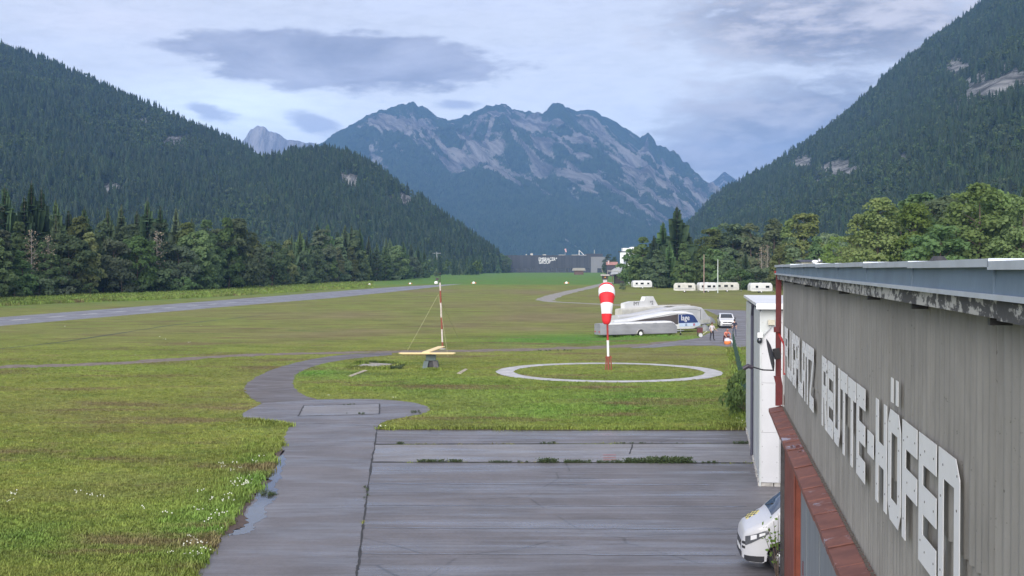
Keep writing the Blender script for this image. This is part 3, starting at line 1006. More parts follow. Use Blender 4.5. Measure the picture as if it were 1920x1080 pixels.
# trim and walls behind the sheets
m_inner = mat('backing', (0.16, 0.155, 0.15), 0.9, 0.1, 2)
MB().box(0.06, 0.20, y_near, S1 - 0.02, Z_LED - 0.3, Z_FASC + 0.15).build('wall', m_inner, hangar)
MB().box(0.06, 14.0, S1 - 0.012, S1 + 0.16, 0, 6.75).build('end_wall', mat('render_grey', (0.34, 0.33, 0.31), 0.85, 0.12, 1.5, bump=.2), hangar)
MB().box(13.8, 14.0, y_near, S1 - 0.02, 0, 6.4).build('back_wall', MATS['render_grey'], hangar)
MB().box(0.06, 14.0, y_near - .2, y_near - .01, 0, 6.75).build('end_wall', MATS['render_grey'], hangar)
MB().box(-0.050, -0.028, S1 - 0.05, S1 + 0.03, Z_LED, Z_FASC + .02).build('corner_trim', mat('trim_grey', (0.36, 0.35, 0.32), 0.7, 0.12, 4), hangar)

# roof and its edge
m_roof = mat('roof_sheet', (0.30, 0.30, 0.31), 0.7, 0.2, 0.6, bump=.2)
Z_TOP = CAMH + 0.020 * 1.5
mb = MB(); mb.prism([(0.05, Z_TOP - .09), (14.2, 6.55), (14.2, 6.45), (0.05, Z_TOP - .25)], y_near - .3, S1 + .1, 'XZ')
mb.build('roof', m_roof, hangar)
m_blue = mat('blue_grey_metal', (0.140, 0.195, 0.255), 0.5, 0.10, 1.6, bump=.15, bscale=12)
m_cap = mat('pale_metal', (0.52, 0.56, 0.62), 0.45, 0.10, 2.5, metal=0.2)
m_lich = bpy.data.materials.new('lichen_board')
m_lich.use_nodes = True
t = NT(m_lich.node_tree)
p = m_lich.node_tree.nodes['Principled BSDF']
P = t.node('ShaderNodeNewGeometry').outputs['Position']
n = t.noise(t.scaled(P, (1, 0.4, 1)), 15.0, 6, 0.65, 0.4); n2_ = t.noise(P, 1.5, 4, 0.6)
k_ = t.math('MULTIPLY', t.step(t.math('ADD', n, t.math('MULTIPLY', t.math('SUBTRACT', n2_, 0.5), 0.5)), 0.47, 0.57), 1.0)
t.put(p.inputs['Base Color'], t.mix(k_, t.mix(n2_, (0.055, 0.055, 0.058), (0.12, 0.12, 0.12)), (0.50, 0.49, 0.46)))
p.inputs['Roughness'].default_value = 0.9
b = t.node('ShaderNodeBump'); b.inputs['Strength'].default_value = 0.6; b.inputs['Distance'].default_value = 0.01
t.put(b.inputs['Height'], n); t.put(p.inputs['Normal'], b.outputs[0])

XF = -0.20                            # face of the roof edge
A_F = AOFF + XF
z_cap = CAMH + 0.022 * A_F
z_blue_top = z_cap - 0.035
z_strip = CAMH - 0.102 * A_F
PL = 2.62
y0 = S1 + 0.12
k = 0
cuts = []
while y0 - k * PL > y_near:
    a, b_ = y0 - (k + 1) * PL, y0 - k * PL
    dz = 0.0
    # blue sheet, leaning back a touch
    m_ = MB(); m_.prism([(XF, z_strip), (XF + .012, z_strip), (XF + .022, z_blue_top), (XF + .010, z_blue_top)], a + .004, b_ - .004, 'XZ')
    m_.build('fascia_panel', m_blue, hangar, loc=(random.uniform(-.003, .003), 0, 0))
    MB().box(XF - .004, XF + .016, a - .012, a + .012, z_strip + .004, z_blue_top - .004).build('fascia_seam', m_blue, hangar)
    # cap over it: each piece laps over the next
    m_ = MB(); m_.box(XF - .022, 0.26, a - .03, b_, -0.034, 0.0)
    m_.box(XF - .034, XF - .022, a - .03, b_, -0.046, 0.0)
    o = m_.build('cap_strip', m_cap, hangar, loc=(0, 0, z_cap + 0.004 * (k % 2) + random.uniform(0, .006)))
    o.rotation_euler = (-0.0035, 0, 0); o.location.y = 0
    o.location.z += 0.0035 * (a + b_) / 2
    # light strip along the foot of the sheet
    MB().box(XF - .030, XF - .002, a + .002, b_ - .002, z_strip - .022, z_strip + .006).build('drip_strip', m_cap, hangar)
    # lichen covered board under it
    zb = CAMH - 0.185 * (A_F + .02)
    MB().box(XF + .020, XF + .060, a + .003, b_ - .003, zb, z_strip - .024).build('eaves_board', m_lich, hangar, loc=(random.uniform(-.004, .004), 0, random.uniform(-.008, .004)))
    MB().box(XF + .050, -0.03, a + .3, a + .36, zb - .045, zb + .02).build('bracket', dark_plastic, hangar)
    k += 1
MB().box(XF + .06, 0.05, y_near, S1 + .1, z_strip - .05, z_strip - .03).build('soffit', mat('dark_board', (0.05, 0.05, 0.052), 0.8, 0.2, 4), hangar)
MB().lathe([(0.035, 0), (0.035, .10), (0.06, .11), (0.05, .14), (0.0, .15)], 10).build('roof_vent', white_paint, hangar, loc=(.22, 22.6, z_cap - .06))
MB().lathe([(0.06, 0), (0.06, .14), (0.10, .15), (0.05, .21)], 10).build('roof_vent', dark_plastic, hangar, loc=(.5, 12.2, z_cap - .14))

# the lettering, far end first
LH, LW, LT = 1.0, 0.735, 0.78
hexT = [(0, .80), (.735, .80), (.735, .86), (.61, 1), (.125, 1), (0, .86)]
hexB = [(0, .20), (0, .14), (.125, 0), (.61, 0), (.735, .14), (.735, .20)]


def rc(a, b_, c_, d_):
    return [(a, b_), (c_, b_), (c_, d_), (a, d_)]


V1, V2 = rc(0, 0, .18, 1), rc(.555, 0, .735, 1)
GL = {
    'F': [V1, rc(.18, .77, .735, 1), rc(.18, .40, .735, .61)],
    'L': [V1, rc(.18, 0, .72, .22)],
    'U': [rc(0, .2, .18, 1), rc(.555, .2, .735, 1), hexB],
    'G': [hexT, hexB, rc(0, .2, .18, .8), rc(.555, .2, .735, .5), rc(.35, .34, .555, .5), rc(.555, .70, .735, .8)],
    'P': [V1, rc(.18, .80, .62, 1), [(.62, .80), (.735, .86), (.735, .92), (.62, 1)], rc(.555, .58, .735, .80), rc(.18, .40, .66, .58)],
    'A': [hexT, rc(0, 0, .18, .8), rc(.555, 0, .735, .8), rc(.18, .32, .555, .5)],
    'T': [rc(0, .77, .735, 1), rc(.275, 0, .46, .77)],
    'Z': [rc(0, .78, .735, 1), rc(0, 0, .735, .22), [(0, .22), (.22, .22), (.735, .78), (.51, .78)]],
    'R': [V1, rc(.18, .80, .62, 1), [(.62, .80), (.735, .86), (.735, .92), (.62, 1)], rc(.555, .60, .735, .80), rc(.18, .42, .70, .60), [(.50, 0), (.735, 0), (.62, .42), (.36, .42)]],
    'E': [V1, rc(.18, .77, .735, 1), rc(.18, .39, .735, .61), rc(.18, 0, .735, .23)],
    'H': [V1, V2, rc(.18, .38, .555, .60)],
    'O': [hexT, hexB, rc(0, .2, .18, .8), rc(.555, .2, .735, .8)],
    'N': [rc(0, 0, .18, .80), rc(.555, 0, .735, .80), [(0, .80), (.735, .80), (.735, .88), (.60, 1), (0, 1)]],
    '-': [rc(.16, .36, .62, .60)],
}
m_screw = mat('screw', (0.10, 0.09, 0.08), 0.5, 0.2, 5)
ZB = CAMH - 1.345 * AOFF


def letter(ch, s_, dots=False):
    mb = MB()
    for poly in GL[ch]:
        mb.prism([(-a, b_) for a, b_ in poly], -0.071, -0.066, 'YZ')
    if dots:
        mb.prism([(-.16, 1.07), (-.29, 1.07), (-.29, 1.29), (-.16, 1.29)], -.071, -.066, 'YZ')
        mb.prism([(-.445, 1.07), (-.575, 1.07), (-.575, 1.29), (-.445, 1.29)], -.071, -.066, 'YZ')
    o = mb.build('letter', letter_white, hangar, loc=(0, s_, ZB + random.uniform(-.006, .006)), rot=(random.uniform(-.006, .006), 0, 0))
    sb = MB()
    xs = sorted({round(a, 2) for poly in GL[ch] for a, _ in poly})
    for poly in GL[ch]:
        cx = sum(a for a, _ in poly) / len(poly); cz = sum(b_ for _, b_ in poly) / len(poly)
        hgt = max(b_ for _, b_ in poly) - min(b_ for _, b_ in poly); wd = max(a for a, _ in poly) - min(a for a, _ in poly)
        for f_ in (-.33, .33):
            sb.lathe([(.009, -.0745), (.009, -.0715)], 6, (0, -(cx + (f_ * wd if wd > hgt else 0)), cz + (f_ * hgt if hgt >= wd else 0)), 'X')
    sb.build('screw', m_screw, o)['kind'] = 'stuff'
    for po in range(2):
        pass
    return o


for i, ch in enumerate('FLUGPLATZ'): letter(ch, 26.65 - i * 0.815)
for i, ch in enumerate('REUTTE'): letter(ch, 17.98 - i * 0.83)
letter('-', 13.05)
for i, ch in enumerate('HOFEN'): letter(ch, 12.27 - i * 0.82, ch == 'O')

# rusty ledge over the door track
m_ledge = bpy.data.materials.new('rusty_sheet')
m_ledge.use_nodes = True
t = NT(m_ledge.node_tree)
p = m_ledge.node_tree.nodes['Principled BSDF']
P = t.node('ShaderNodeNewGeometry').outputs['Position']
n = t.noise(P, 3.0, 6, 0.65, 0.3); nw = t.noise(t.scaled(P, (1, 1, 1)), 2.1, 3, 0.5, 0.2)
t.put(p.inputs['Base Color'], t.mix(t.step(n, 0.3, 0.7), (0.235, 0.095, 0.070), (0.155, 0.062, 0.050)))
t.put(p.inputs['Roughness'], t.math('SUBTRACT', 0.75, t.math('MULTIPLY', t.step(nw, 0.58, 0.64), 0.68)))
LX0, LX1 = -0.34, -0.015
y = S1 + 0.35
k = 0
while y > y_near:
    ln = 0.92
    m_ = MB()
    m_.prism([(LX1, Z_LED), (LX0, Z_LED - .075), (LX0, Z_LED - .15), (LX0 + .012, Z_LED - .15), (LX0 + .012, Z_LED - .083), (LX1, Z_LED - .008)], y - ln + .004, y - .001, 'XZ')
    m_.box(LX0 - .002, LX1 - .02, y - ln - .014, y - ln + .012, Z_LED - .082, Z_LED - .081)
    o = m_.build('ledge_sheet', m_ledge, hangar, loc=(random.uniform(-.006, .006), 0, random.uniform(-.006, .006)))
    sm = MB()
    a, b_ = Vector((LX1 - .01, 0, Z_LED + .003)), Vector((LX0, 0, Z_LED - .072))
    sm.add([(a.x, y - ln - .012, a.z), (b_.x, y - ln - .012, b_.z), (b_.x, y - ln + .012, b_.z), (a.x, y - ln + .012, a.z), (a.x, y - ln, a.z + .012), (b_.x, y - ln, b_.z + .012)],
           [(0, 1, 5, 4), (2, 3, 4, 5), (0, 4, 3), (1, 2, 5)])
    sm.build('seam', m_ledge, o)
    y -= ln; k += 1
# clips along the foot of the sheets
for k in range(0, 150):
    yy = S1 - 0.05 - k * PITCHC
    if yy < 4: break
    if k == 0:
        clip = MB().box(-.055, -.02, -.012, .012, 0, .035).box(-.062, -.05, -.02, .02, .02, .03).mesh('clip', m_screw)
    obj('clip', clip, hangar, (random.uniform(-.01, .0), yy + random.uniform(-.02, .02), Z_LED + .002))

# doors under the ledge: posts, sliding panels
m_orange = mat('red_brown_steel', (0.27, 0.065, 0.035), 0.55, 0.15, 3)
m_door = mat('grey_door_sheet', (0.215, 0.235, 0.25), 0.6, 0.12, 1.2, stretch=(2, 2, .3), bump=.1)
ZU = Z_LED - .17
MB().box(-.10, .10, 22.9, 23.12, 0, ZU).box(-.112, -.10, 22.86, 23.16, 0, ZU).build('column', m_orange, hangar)
MB().box(-.10, .02, S1 - .30, S1 - .12, 0, ZU).build('door_jamb', mat('jamb_dark', (0.075, 0.07, 0.072), 0.7, 0.2, 6), hangar)
MB().box(-.07, -.01, S1 - .115, S1 - .02, 0, ZU).build('jamb_strip', white_paint, hangar)
MB().box(-.02, .05, 23.2, S1 - .35, 0, ZU).build('door_panel', mat('red_brown_door', (0.20, 0.055, 0.035), 0.6, 0.15, 2), hangar)
yy = 22.8
k = 0
while yy > y_near:
    o = MB().box(.0 + .012 * (k % 2), .06 + .012 * (k % 2), yy - 1.24, yy, .02, ZU).build('door_panel', m_door, hangar)
    MB().box(-.012, .012, yy - .62 - .035, yy - .62 + .035, 1.55, 1.80).build('handle', maroon, o)
    yy -= 1.25; k += 1
MB().box(-.20, -.04, y_near, S1 - .1, ZU - .02, ZU + .02).build('door_rail', m_inner, hangar)

# red steel column with the dish at the far corner
XC = -0.13
colm = MB().box(XC - .06, XC + .06, S1 + .25, S1 + .37, Z_LED - 1.2 + 1.2, Z_FASC + .18).box(XC - .1, XC + .02, S1 + .2, S1 + .42, 5.62, 5.74)
colm.build('corner_post', maroon, hangar)
MB().tube([(XC, S1 + .3, 5.6), (-.02, S1 - .2, 5.35), (-.02, S1 - .2, 4.7)], .028, 8).build('strut', red_paint, hangar)
MB().prism([(XC - .10, 4.62), (XC + .06, 4.62), (XC + .16, 3.98), (XC + .06, 3.98)], S1 + .22, S1 + .40, 'XZ').build('bracket_plate', maroon, hangar)
MB().box(-.22, .3, S1 + .14, S1 + .5, Z_FASC + .16, Z_FASC + .22).build('roof_beam', red_paint, hangar)

dish = thing('satellite_dish', 'dark satellite dish seen edge on, bolted to the red corner post of the hangar', 'satellite dish')
def hl(x, y, z):
    return hangar.matrix_basis @ Vector((x, y, z))
bpy.context.view_layer.update()
hm = Matrix.Translation(hangar.location) @ Matrix.Rotation(-TH, 4, 'Z')
dish.location = hm @ Vector((XC - .12, S1 + .25, 5.12))
dish.rotation_euler = (0, R(12), R(172))
mb = MB()
prof = [(0.0, 0.0), (.12, .006), (.22, .022), (.32, .05), (.37, .075)]
mb.lathe(prof + [(.375, .07), (.32, .042), (.22, .012), (.0, -.012)], 28, (0, 0, 0), 'X', cap=False)
mb.build('reflector', mat('dish_grey', (0.075, 0.075, 0.085), 0.45, 0.1, 4), dish, smooth=True)
MB().tube([(.05, 0, -.36), (.30, 0, -.30), (.52, 0, -.18)], .018, 6).build('arm', dark_plastic, dish)
MB().tube([(.50, 0, -.20), (.60, 0, -.15), (.72, 0, -.19)], [.05, .055, .05], 10).build('receiver', mat('lnb', (0.05, 0.04, 0.06), 0.5, 0.1, 4), dish)
MB().box(-.16, -.01, -.05, .05, -.12, .12).build('mount', dark_plastic, dish)

# ================================================================== WHITE ANNEX
AX = thing('annex', 'low white metal clad building with a lean-to roof beyond the hangar corner', 'building')
q0 = ground(1425.5, 912)
AX.location = q0
AX.rotation_euler = (0, 0, -TH)
AL, AW, AHF, AHB = 14.7, 9.0, 5.80, 5.72
m_clad = mat('white_cladding', (0.56, 0.56, 0.57), 0.5, 0.05, 1.0, bump=.06, bscale=3)
m_clad_side = mat('white_side', (0.50, 0.52, 0.51), 0.55, 0.07, 1.2)
m_plinth = mat('whitewash_stone', (0.42, 0.40, 0.37), 0.85, 0.25, 5, bump=.6, bscale=10)
MB().prism([(.02, .2), (AL, .2), (AL, AHB), (.02, AHF)], 0.06, AW, 'YZ').build('core', m_inner, AX)
# front panels, each sheet its own piece
xw = [0.0, .56, .60, .96, 1.36, 1.8, 2.4, 3.0, 3.6, 4.2, 4.8, 5.4, 6.0, 6.6, 7.2, 7.8, 8.4, 9.0]
zr = [(.14, 1.75), (1.757, 3.35), (3.357, AHF - .12)]
for (a, b_) in zip(xw[2:], xw[3:]):
    for z0, z1 in zr:
        o = MB().box(a + .004, b_ - .004, -.022 + random.uniform(-.003, .003), .02, z0, z1).build('panel', m_clad, AX)
for z0, z1 in zr:
    MB().box(0.0, .592, -.030 + random.uniform(-.002, .002), .02, z0, z1).build('panel', m_clad, AX)
rv = MB()
for z in np.arange(.3, 5.6, .5):
    for x in (.06, .52, .66, .92):
        rv.lathe([(.012, -.036), (.012, -.028)], 6, (x, 0, z), 'Y')
rv.build('rivet', m_screw, AX)['kind'] = 'stuff'
# left side sheets
for i in range(12):
    a, b_ = .02 + i * AL / 12, .02 + (i + 1) * AL / 12
    MB().box(-.012 - .004 * (i % 2), .03, a + .004, b_ - .004, .12, AHF - .15 - .06 * i / 12).build('side_panel', m_clad_side, AX)
MB().tube([(-.07, 5.8, .1), (-.07, 5.8, AHF - .5), (-.07, 5.3, AHF - .1)], .055, 10).build('downpipe', mat('dark_pipe', (0.06, 0.06, 0.09), 0.5, 0.1, 4), AX)
MB().box(-.035, .02, -.045, .02, .0, AHF - .15).build('corner_trim', m_clad_side, AX)
for i in range(12):
    MB().box(.02 + i * .42, .41 + i * .42, -.012 + random.uniform(-.01, .01), .06, 0.0, .13).build('plinth_stone', m_plinth, AX)
for i in range(18):
    l_ = AL / 18
    MB().box(-.055 + random.uniform(-.02, .02), .04, i * l_ + .02, (i + 1) * l_ - .02, 0, .10 + random.uniform(0, .05)).build('plinth_stone', m_plinth, AX)
m_aroof = mat('white_roof', (0.62, 0.63, 0.64), 0.5, 0.08, .8)
mb = MB()
mb.prism([(-.35, AHF), (AL + .3, AHB + .02), (AL + .3, AHB + .12), (-.35, AHF + .10)], -.12, AW, 'YZ')
mb.build('roof', m_aroof, AX)
MB().box(-.16, AW, -.385, -.353, AHF - .06, AHF + .12).build('fascia', white_paint, AX)
MB().prism([(.02, 4.65), (.02, 5.72), (.6, 5.72)], -.036, -.031, 'XZ').build('gusset', m_clad_side, AX)
# camera and lamp on the front wall
fl = thing('floodlight', 'beige box floodlight on the white front wall of the annex', 'floodlight', AX.location + Matrix.Rotation(-TH, 3, 'Z') @ Vector((.33, -.03, 5.30)), -TH)
MB().box(-.11, .11, -.16, -.03, -.07, .09).build('housing', mat('beige_box', (0.50, 0.46, 0.36), 0.6, 0.1, 5), fl)
MB().box(-.03, .03, -.04, .01, -.03, .03).build('bracket', galv, fl)
MB().tube([(0, -.05, -.06), (-.04, -.06, -.18), (-.24, -.05, -.40)], .016, 6).build('conduit', galv, fl)
sc_ = thing('security_camera', 'white security camera with black ball hanging at the annex corner', 'camera', AX.location + Matrix.Rotation(-TH, 3, 'Z') @ Vector((-.04, -.06, 4.78)), -TH)
MB().box(-.07, .09, -.12, .03, .04, .20).build('housing', white_paint, sc_)
mb = MB(); mb.lathe([(0, -.16), (.06, -.14), (.09, -.08), (.085, -.02), (.05, .03), (.04, .05)], 14, (0, -.05, 0)); mb.build('dome', glass_dark, sc_, smooth=True)


# ================================================================== VEHICLES
class Shell:
    """body of a road vehicle from its side outline and plan outline; x runs from the nose to the tail"""
    def __init__(self, L, top, plan, sill, belt, arches, tumble=0.16, rr=0.12, tuck=0.05):
        self.L, self.top, self.plan = L, lin(top), lin(plan)
        self.sill, self.belt, self.arches, self.tumble, self.rr, self.tuck = lin(sill), lin(belt), arches, tumble, rr, tuck

    def low(self, x):
        z = float(self.sill(x))
        for xc, r_, zc in self.arches:
            d = r_ * r_ - (x - xc) ** 2
            if d > 0: z = max(z, zc + math.sqrt(d))
        return z

    def hw(self, x, z):
        h = float(self.plan(x)); b_ = float(self.belt(x)); s_ = float(self.sill(x))
        if z > b_: h -= self.tumble * (z - b_)
        else: h -= self.tuck * ((b_ - z) / max(b_ - s_, .1)) ** 2
        return max(h, 0.05)

    def point(self, x, v, side):
        zt = float(self.top(x)); rr = min(self.rr, zt * .3)
        zl = min(self.low(x), zt - rr - .02); zs = zt - rr
        if v <= .6:
            z = zl + (zs - zl) * v / .6
            y = self.hw(x, z)
        elif v <= .8:
            a = (v - .6) / .2 * PI / 2
            h = self.hw(x, zs)
            r2 = min(rr * 1.3, h * .5)
            y = h - r2 * (1 - math.cos(a)); z = zs + rr * .8 * math.sin(a)
        else:
            h = self.hw(x, zs) - min(rr * 1.3, self.hw(x, zs) * .5)
            k = 1 - (v - .8) / .2
            y = h * k; z = zs + rr * .8 + rr * .2 * (1 - k * k)
        return Vector((x, side * y, z))

    def body(self, xs, vs):
        mb = MB()
        ring = lambda x: [self.point(x, v, 1) for v in vs] + [self.point(x, v, -1) for v in reversed(vs[:-1])]
        return mb.loft([ring(x) for x in xs])

    def patch(self, xs, vs_of_x, side, off=.006):
        """a thin piece lying on the body: grid over x and v"""
        g, o_ = [], []
        for i, x in enumerate(xs):
            row = []
            for v in vs_of_x(x):
                sd_ = side
                vv = v
                if v > 1: vv, sd_ = 2 - v, -side
                p0 = self.point(x, vv, sd_)
                e = .012
                du = self.point(x + e, vv, sd_) - self.point(x - e, vv, sd_)
                dv = (self.point(x, min(vv + e, 1), sd_) - self.point(x, max(vv - e, 0), sd_))
                if v > 1: dv = -dv
                nn_ = du.cross(dv)
                if nn_.length < 1e-9: nn_ = Vector((0, 0, 1))
                nn_.normalize()
                ctr = Vector((x + .3 * (1 if x < self.L / 2 else -1), 0, .6))
                if nn_.dot(p0 - ctr) < 0: nn_ = -nn_
                row.append((p0, nn_))
            g.append(row)
        mb = MB()
        k = len(g[0])
        v = [p_ + n_ * off for r_ in g for p_, n_ in r_] + [p_ - n_ * .004 for r_ in g for p_, n_ in r_]
        N = k * len(g)
        f = []
        for i in range(len(g) - 1):
            for j in range(k - 1):
                a = i * k + j
                f.append((a, a + 1, a + k + 1, a + k))
        edge = [i * k for i in range(len(g))] + [(len(g) - 1) * k + j for j in range(1, k)] + [i * k + k - 1 for i in range(len(g) - 2, -1, -1)] + [j for j in range(k - 2, 0, -1)]
        for a, b_ in zip(edge, edge[1:] + edge[:1]):
            f.append((a, b_, b_ + N, a + N))
        return mb.add(v, f)

    def zpatch(self, xs, z0, z1, side, n_=5, off=.006):
        def vs(x):
            zt = float(self.top(x)); rr = min(self.rr, zt * .3); zl = min(self.low(x), zt - rr - .02); zs = zt - rr
            a = z0(x) if callable(z0) else z0; b_ = z1(x) if callable(z1) else z1
            return [min(.62, max(0, .6 * (a + (b_ - a) * j / n_ - zl) / (zs - zl))) for j in range(n_ + 1)]
        return self.patch(xs, vs, side, off)


def rng(a, b_, n_):
    return [a + (b_ - a) * i / n_ for i in range(n_ + 1)]


def wheel(parent, x, y, r_, wd, holes=10, rim_mat=None):
    """y sign gives the side of the vehicle it stands on"""
    s_ = 1 if y > 0 else -1
    tyre = MB().lathe([(r_ * .60, -wd / 2), (r_ * .92, -wd / 2), (r_, -wd * .32), (r_, wd * .32), (r_ * .92, wd / 2), (r_ * .60, wd / 2), (r_ * .58, wd * .2), (r_ * .58, -wd * .2), (r_ * .60, -wd / 2)], 26, (0, 0, 0), 'Y', cap=False)
    o = tyre.build('wheel', black_rubber, parent, True, loc=(x, y, r_))
    rm_ = MB().lathe([(r_ * .62, wd * .46), (r_ * .57, wd * .40), (r_ * .55, wd * .18), (r_ * .30, wd * .30), (r_ * .26, wd * .40), (r_ * .12, wd * .40), (0.001, wd * .38)], 26, (0, 0, 0), 'Y', cap=False)
    ro = rm_.build('rim', rim_mat or steel_grey, o, True)
    hb = MB()
    for i in range(holes):
        a = 2 * PI * i / holes
        hb.lathe([(r_ * .055, wd * .215), (r_ * .055, wd * .262)], 8, (r_ * .44 * math.cos(a), 0, r_ * .44 * math.sin(a)), 'Y')
    hb.build('rim_hole', dark_plastic, o)['kind'] = 'stuff'
    if s_ < 0:
        o.rotation_euler = (0, 0, PI)
    return o


car_white = mat('car_white', (0.60, 0.60, 0.61), 0.22, 0.02, 1.0, spec=.6)
dec_y = mat('decal_yellow', (0.75, 0.62, 0.14), 0.4, 0.05, 4)
dec_k = mat('decal_black', (0.03, 0.028, 0.02), 0.4, 0.1, 4)

VS = [0, .1, .2, .3, .4, .5, .6, .65, .7, .75, .8, .87, .94, 1.0]
vs_shell = Shell(5.1, [(0, .74), (.05, .93), (.12, 1.01), (.3, 1.12), (.60, 1.27), (.67, 1.32), (.95, 1.58), (1.25, 1.81), (1.42, 1.89), (1.8, 1.95), (4.5, 1.95), (4.95, 1.88), (5.1, 1.5)],
                 [(0, .52), (.03, .62), (.08, .70), (.18, .80), (.35, .88), (.6, .935), (1.2, .96), (4.6, .96), (5.0, .92), (5.1, .86)],
                 [(0, .30), (.15, .22), (.5, .22), (.52, .26), (4.7, .28), (5.1, .36)], [(0, .98), (5.1, 1.10)], [(.97, .40, .34), (4.15, .40, .34)], .19, .13, .05)
van = thing('parked_van', 'white van with black and yellow chequered bonnet, half hidden by the hangar door', 'van')
xs = sorted(set([0, .015, .03, .05, .08, .12, .18, .25, .35, .45, .5, .54, .60, .66] + rng(.57, 1.37, 20) + rng(1.45, 3.6, 12) + rng(3.72, 4.58, 16) + [4.7, 4.85, 4.95, 5.05, 5.1]))
vs_shell.body(xs, VS).build('body', car_white, van, True)
vs_shell.patch(rng(.72, 1.42, 10), lambda x: [.81, .87, .93, 1.0, 1.07, 1.13, 1.19], 1, .008).build('windshield', glass_dark, van, True)
for s_ in (1, -1):
    vs_shell.zpatch(rng(1.12, 2.2, 8), lambda x: 1.14, lambda x: min(1.68, float(vs_shell.top(x)) - .18), s_).build('window', glass_dark, van, True)
    vs_shell.zpatch(rng(2.3, 3.7, 5), 1.16, 1.70, s_).build('window', glass_dark, van, True)
    hl_ = vs_shell.zpatch(rng(.08, .62, 10), lambda x: .62 + .62 * (x - .10), lambda x: .84 + .40 * (x - .10), s_, 5, .010).build('headlight', lamp_glass, van, True)
    vs_shell.zpatch(rng(.20, .34, 5), lambda x: .72 + .4 * (x - .1), lambda x: .84 + .3 * (x - .1), s_, 4, .016).build('lamp', letter_white, hl_, True)
    vs_shell.zpatch(rng(.40, .54, 5), lambda x: .86 + .4 * (x - .4), lambda x: .93 + .3 * (x - .4), s_, 3, .016).build('lamp', letter_white, hl_, True)
    vs_shell.zpatch(rng(.06, .52, 9), .23, lambda x: .36 + .05 * x, s_, 4, .008).build('bumper', dark_plastic, van, True)
    xs_a = rng(.97 - .47, .97 + .47, 24)
    vs_shell.zpatch([x for x in rng(.58, 1.36, 22)], lambda x: vs_shell.low(x) + .0, lambda x: vs_shell.low(x) + .035, s_, 2, .012).build('arch_trim', dark_plastic, van, True)
    wheel(van, .97, s_ * .83, .335, .20, 12)
    wheel(van, 4.15, s_ * .83, .335, .20, 12)
    m_ = MB().tube([(1.25, s_ * .93, 1.16), (1.22, s_ * 1.06, 1.2)], .03, 6).loft([[(1.14, s_ * 1.02 + .09 * a, 1.22 + .12 * b_) for a, b_ in ((-1, -1), (1, -1), (1, 1), (-1, 1))], [(1.26, s_ * 1.02 + .11 * a, 1.22 + .15 * b_) for a, b_ in ((-1, -1), (1, -1), (1, 1), (-1, 1))]])
    m_.build('mirror', car_white, van)
    vs_shell.zpatch(rng(1.42, 1.43, 1), .35, 1.1, s_, 4, .002).build('door_gap', dark_plastic, van)
MB().box(-.014, .03, -.50, .50, .30, .42).build('bumper', dark_plastic, van)
MB().box(-.012, .03, -.42, .42, .62, .68).box(-.010, .03, -.40, .40, .53, .59).build('grille', dark_plastic, van)
for s_ in (1, -1):
    vs_shell.zpatch(rng(.012, .075, 4), .52, .58, s_, 2, .006).build('grille_slat', dark_plastic, van)
    vs_shell.zpatch(rng(.012, .075, 4), .63, .70, s_, 2, .006).build('grille_slat', dark_plastic, van)
MB().box(-.022, -.013, -.26, .26, .42, .52).build('number_plate', white_paint, van)
# chequered decal on the bonnet
for i in range(4):
    for j in range(6):
        vv = .80 + i * .034
        x0 = .20 + j * .058
        cell = vs_shell.patch(rng(x0, x0 + .057, 2), lambda x, vv=vv: [vv, vv + .017, vv + .034], 1, .005)
        if i in (0, 3) and j == 5: continue
        cell.build('decal', dec_y if (i + j) % 2 else dec_k, van)
vs_shell.patch(rng(.16, .66, 10), lambda x: [.765, .772, .779], 1, .004).build('bonnet_gap', dark_plastic, van)
# wiper
MB().tube([(.72, .5, 1.36), (.84, .05, 1.50)], .012, 6).build('wiper', dark_plastic, van)
van_wheel = ground(1467, 1074)
vh = R(-5)            # nose points to the left of the picture, turned a little to the camera
# shell +x is the tail: heading of tail in the world
van.rotation_euler = (0, 0, vh)
wl = Matrix.Rotation(vh, 3, 'Z') @ Vector((.91, -.80, 0))
van.scale = (.94, .96, .96)
van.location = (van_wheel.x - wl.x, van_wheel.y - wl.y, 0.012)

# white car by the trailers
cs = Shell(4.6, [(0, .62), (.05, .80), (.15, .90), (.5, .97), (1.0, 1.02), (1.3, 1.08), (1.9, 1.46), (2.3, 1.60), (3.6, 1.62), (4.2, 1.45), (4.45, 1.1), (4.6, .9)],
           [(0, .60), (.04, .72), (.12, .80), (.3, .87), (.8, .90), (3.9, .91), (4.4, .86), (4.6, .74)],
           [(0, .30), (.3, .22), (4.2, .24), (4.6, .36)], [(0, .92), (4.6, .98)], [(.85, .38, .34), (3.7, .38, .34)], .24, .10, .05)
car = thing('parked_car', 'white estate car parked facing the camera on the grey yard', 'car')
cs.body(sorted(set([0, .02, .05, .1, .15, .25, .35, .45] + rng(.46, 1.24, 14) + rng(1.3, 3.2, 12) + rng(3.3, 4.1, 14) + [4.2, 4.35, 4.45, 4.6])), VS).build('body', car_white, car, True)
cs.patch(rng(1.36, 2.18, 8), lambda x: [.81, .87, .93, 1.0, 1.07, 1.13, 1.19], 1, .010).build('windshield', glass_dark, car, True)
for s_ in (1, -1):
    cs.zpatch(rng(1.75, 3.9, 12), 1.02, lambda x: max(1.05, min(1.42, float(cs.top(x)) - .14)), s_).build('window', glass_dark, car, True)
    cs.zpatch(rng(.05, .42, 6), .66, .76, s_, 3, .010).build('headlight', lamp_glass, car, True)
    wheel(car, .85, s_ * .80, .33, .20, 8)
    wheel(car, 3.7, s_ * .80, .33, .20, 8)
    MB().box(1.42, 1.56, s_ * .98 - .1, s_ * .98 + .1, 1.02, 1.18).build('mirror', dark_plastic, car)
MB().box(-.016, .03, -.50, .50, .60, .74).build('grille', dark_plastic, car)
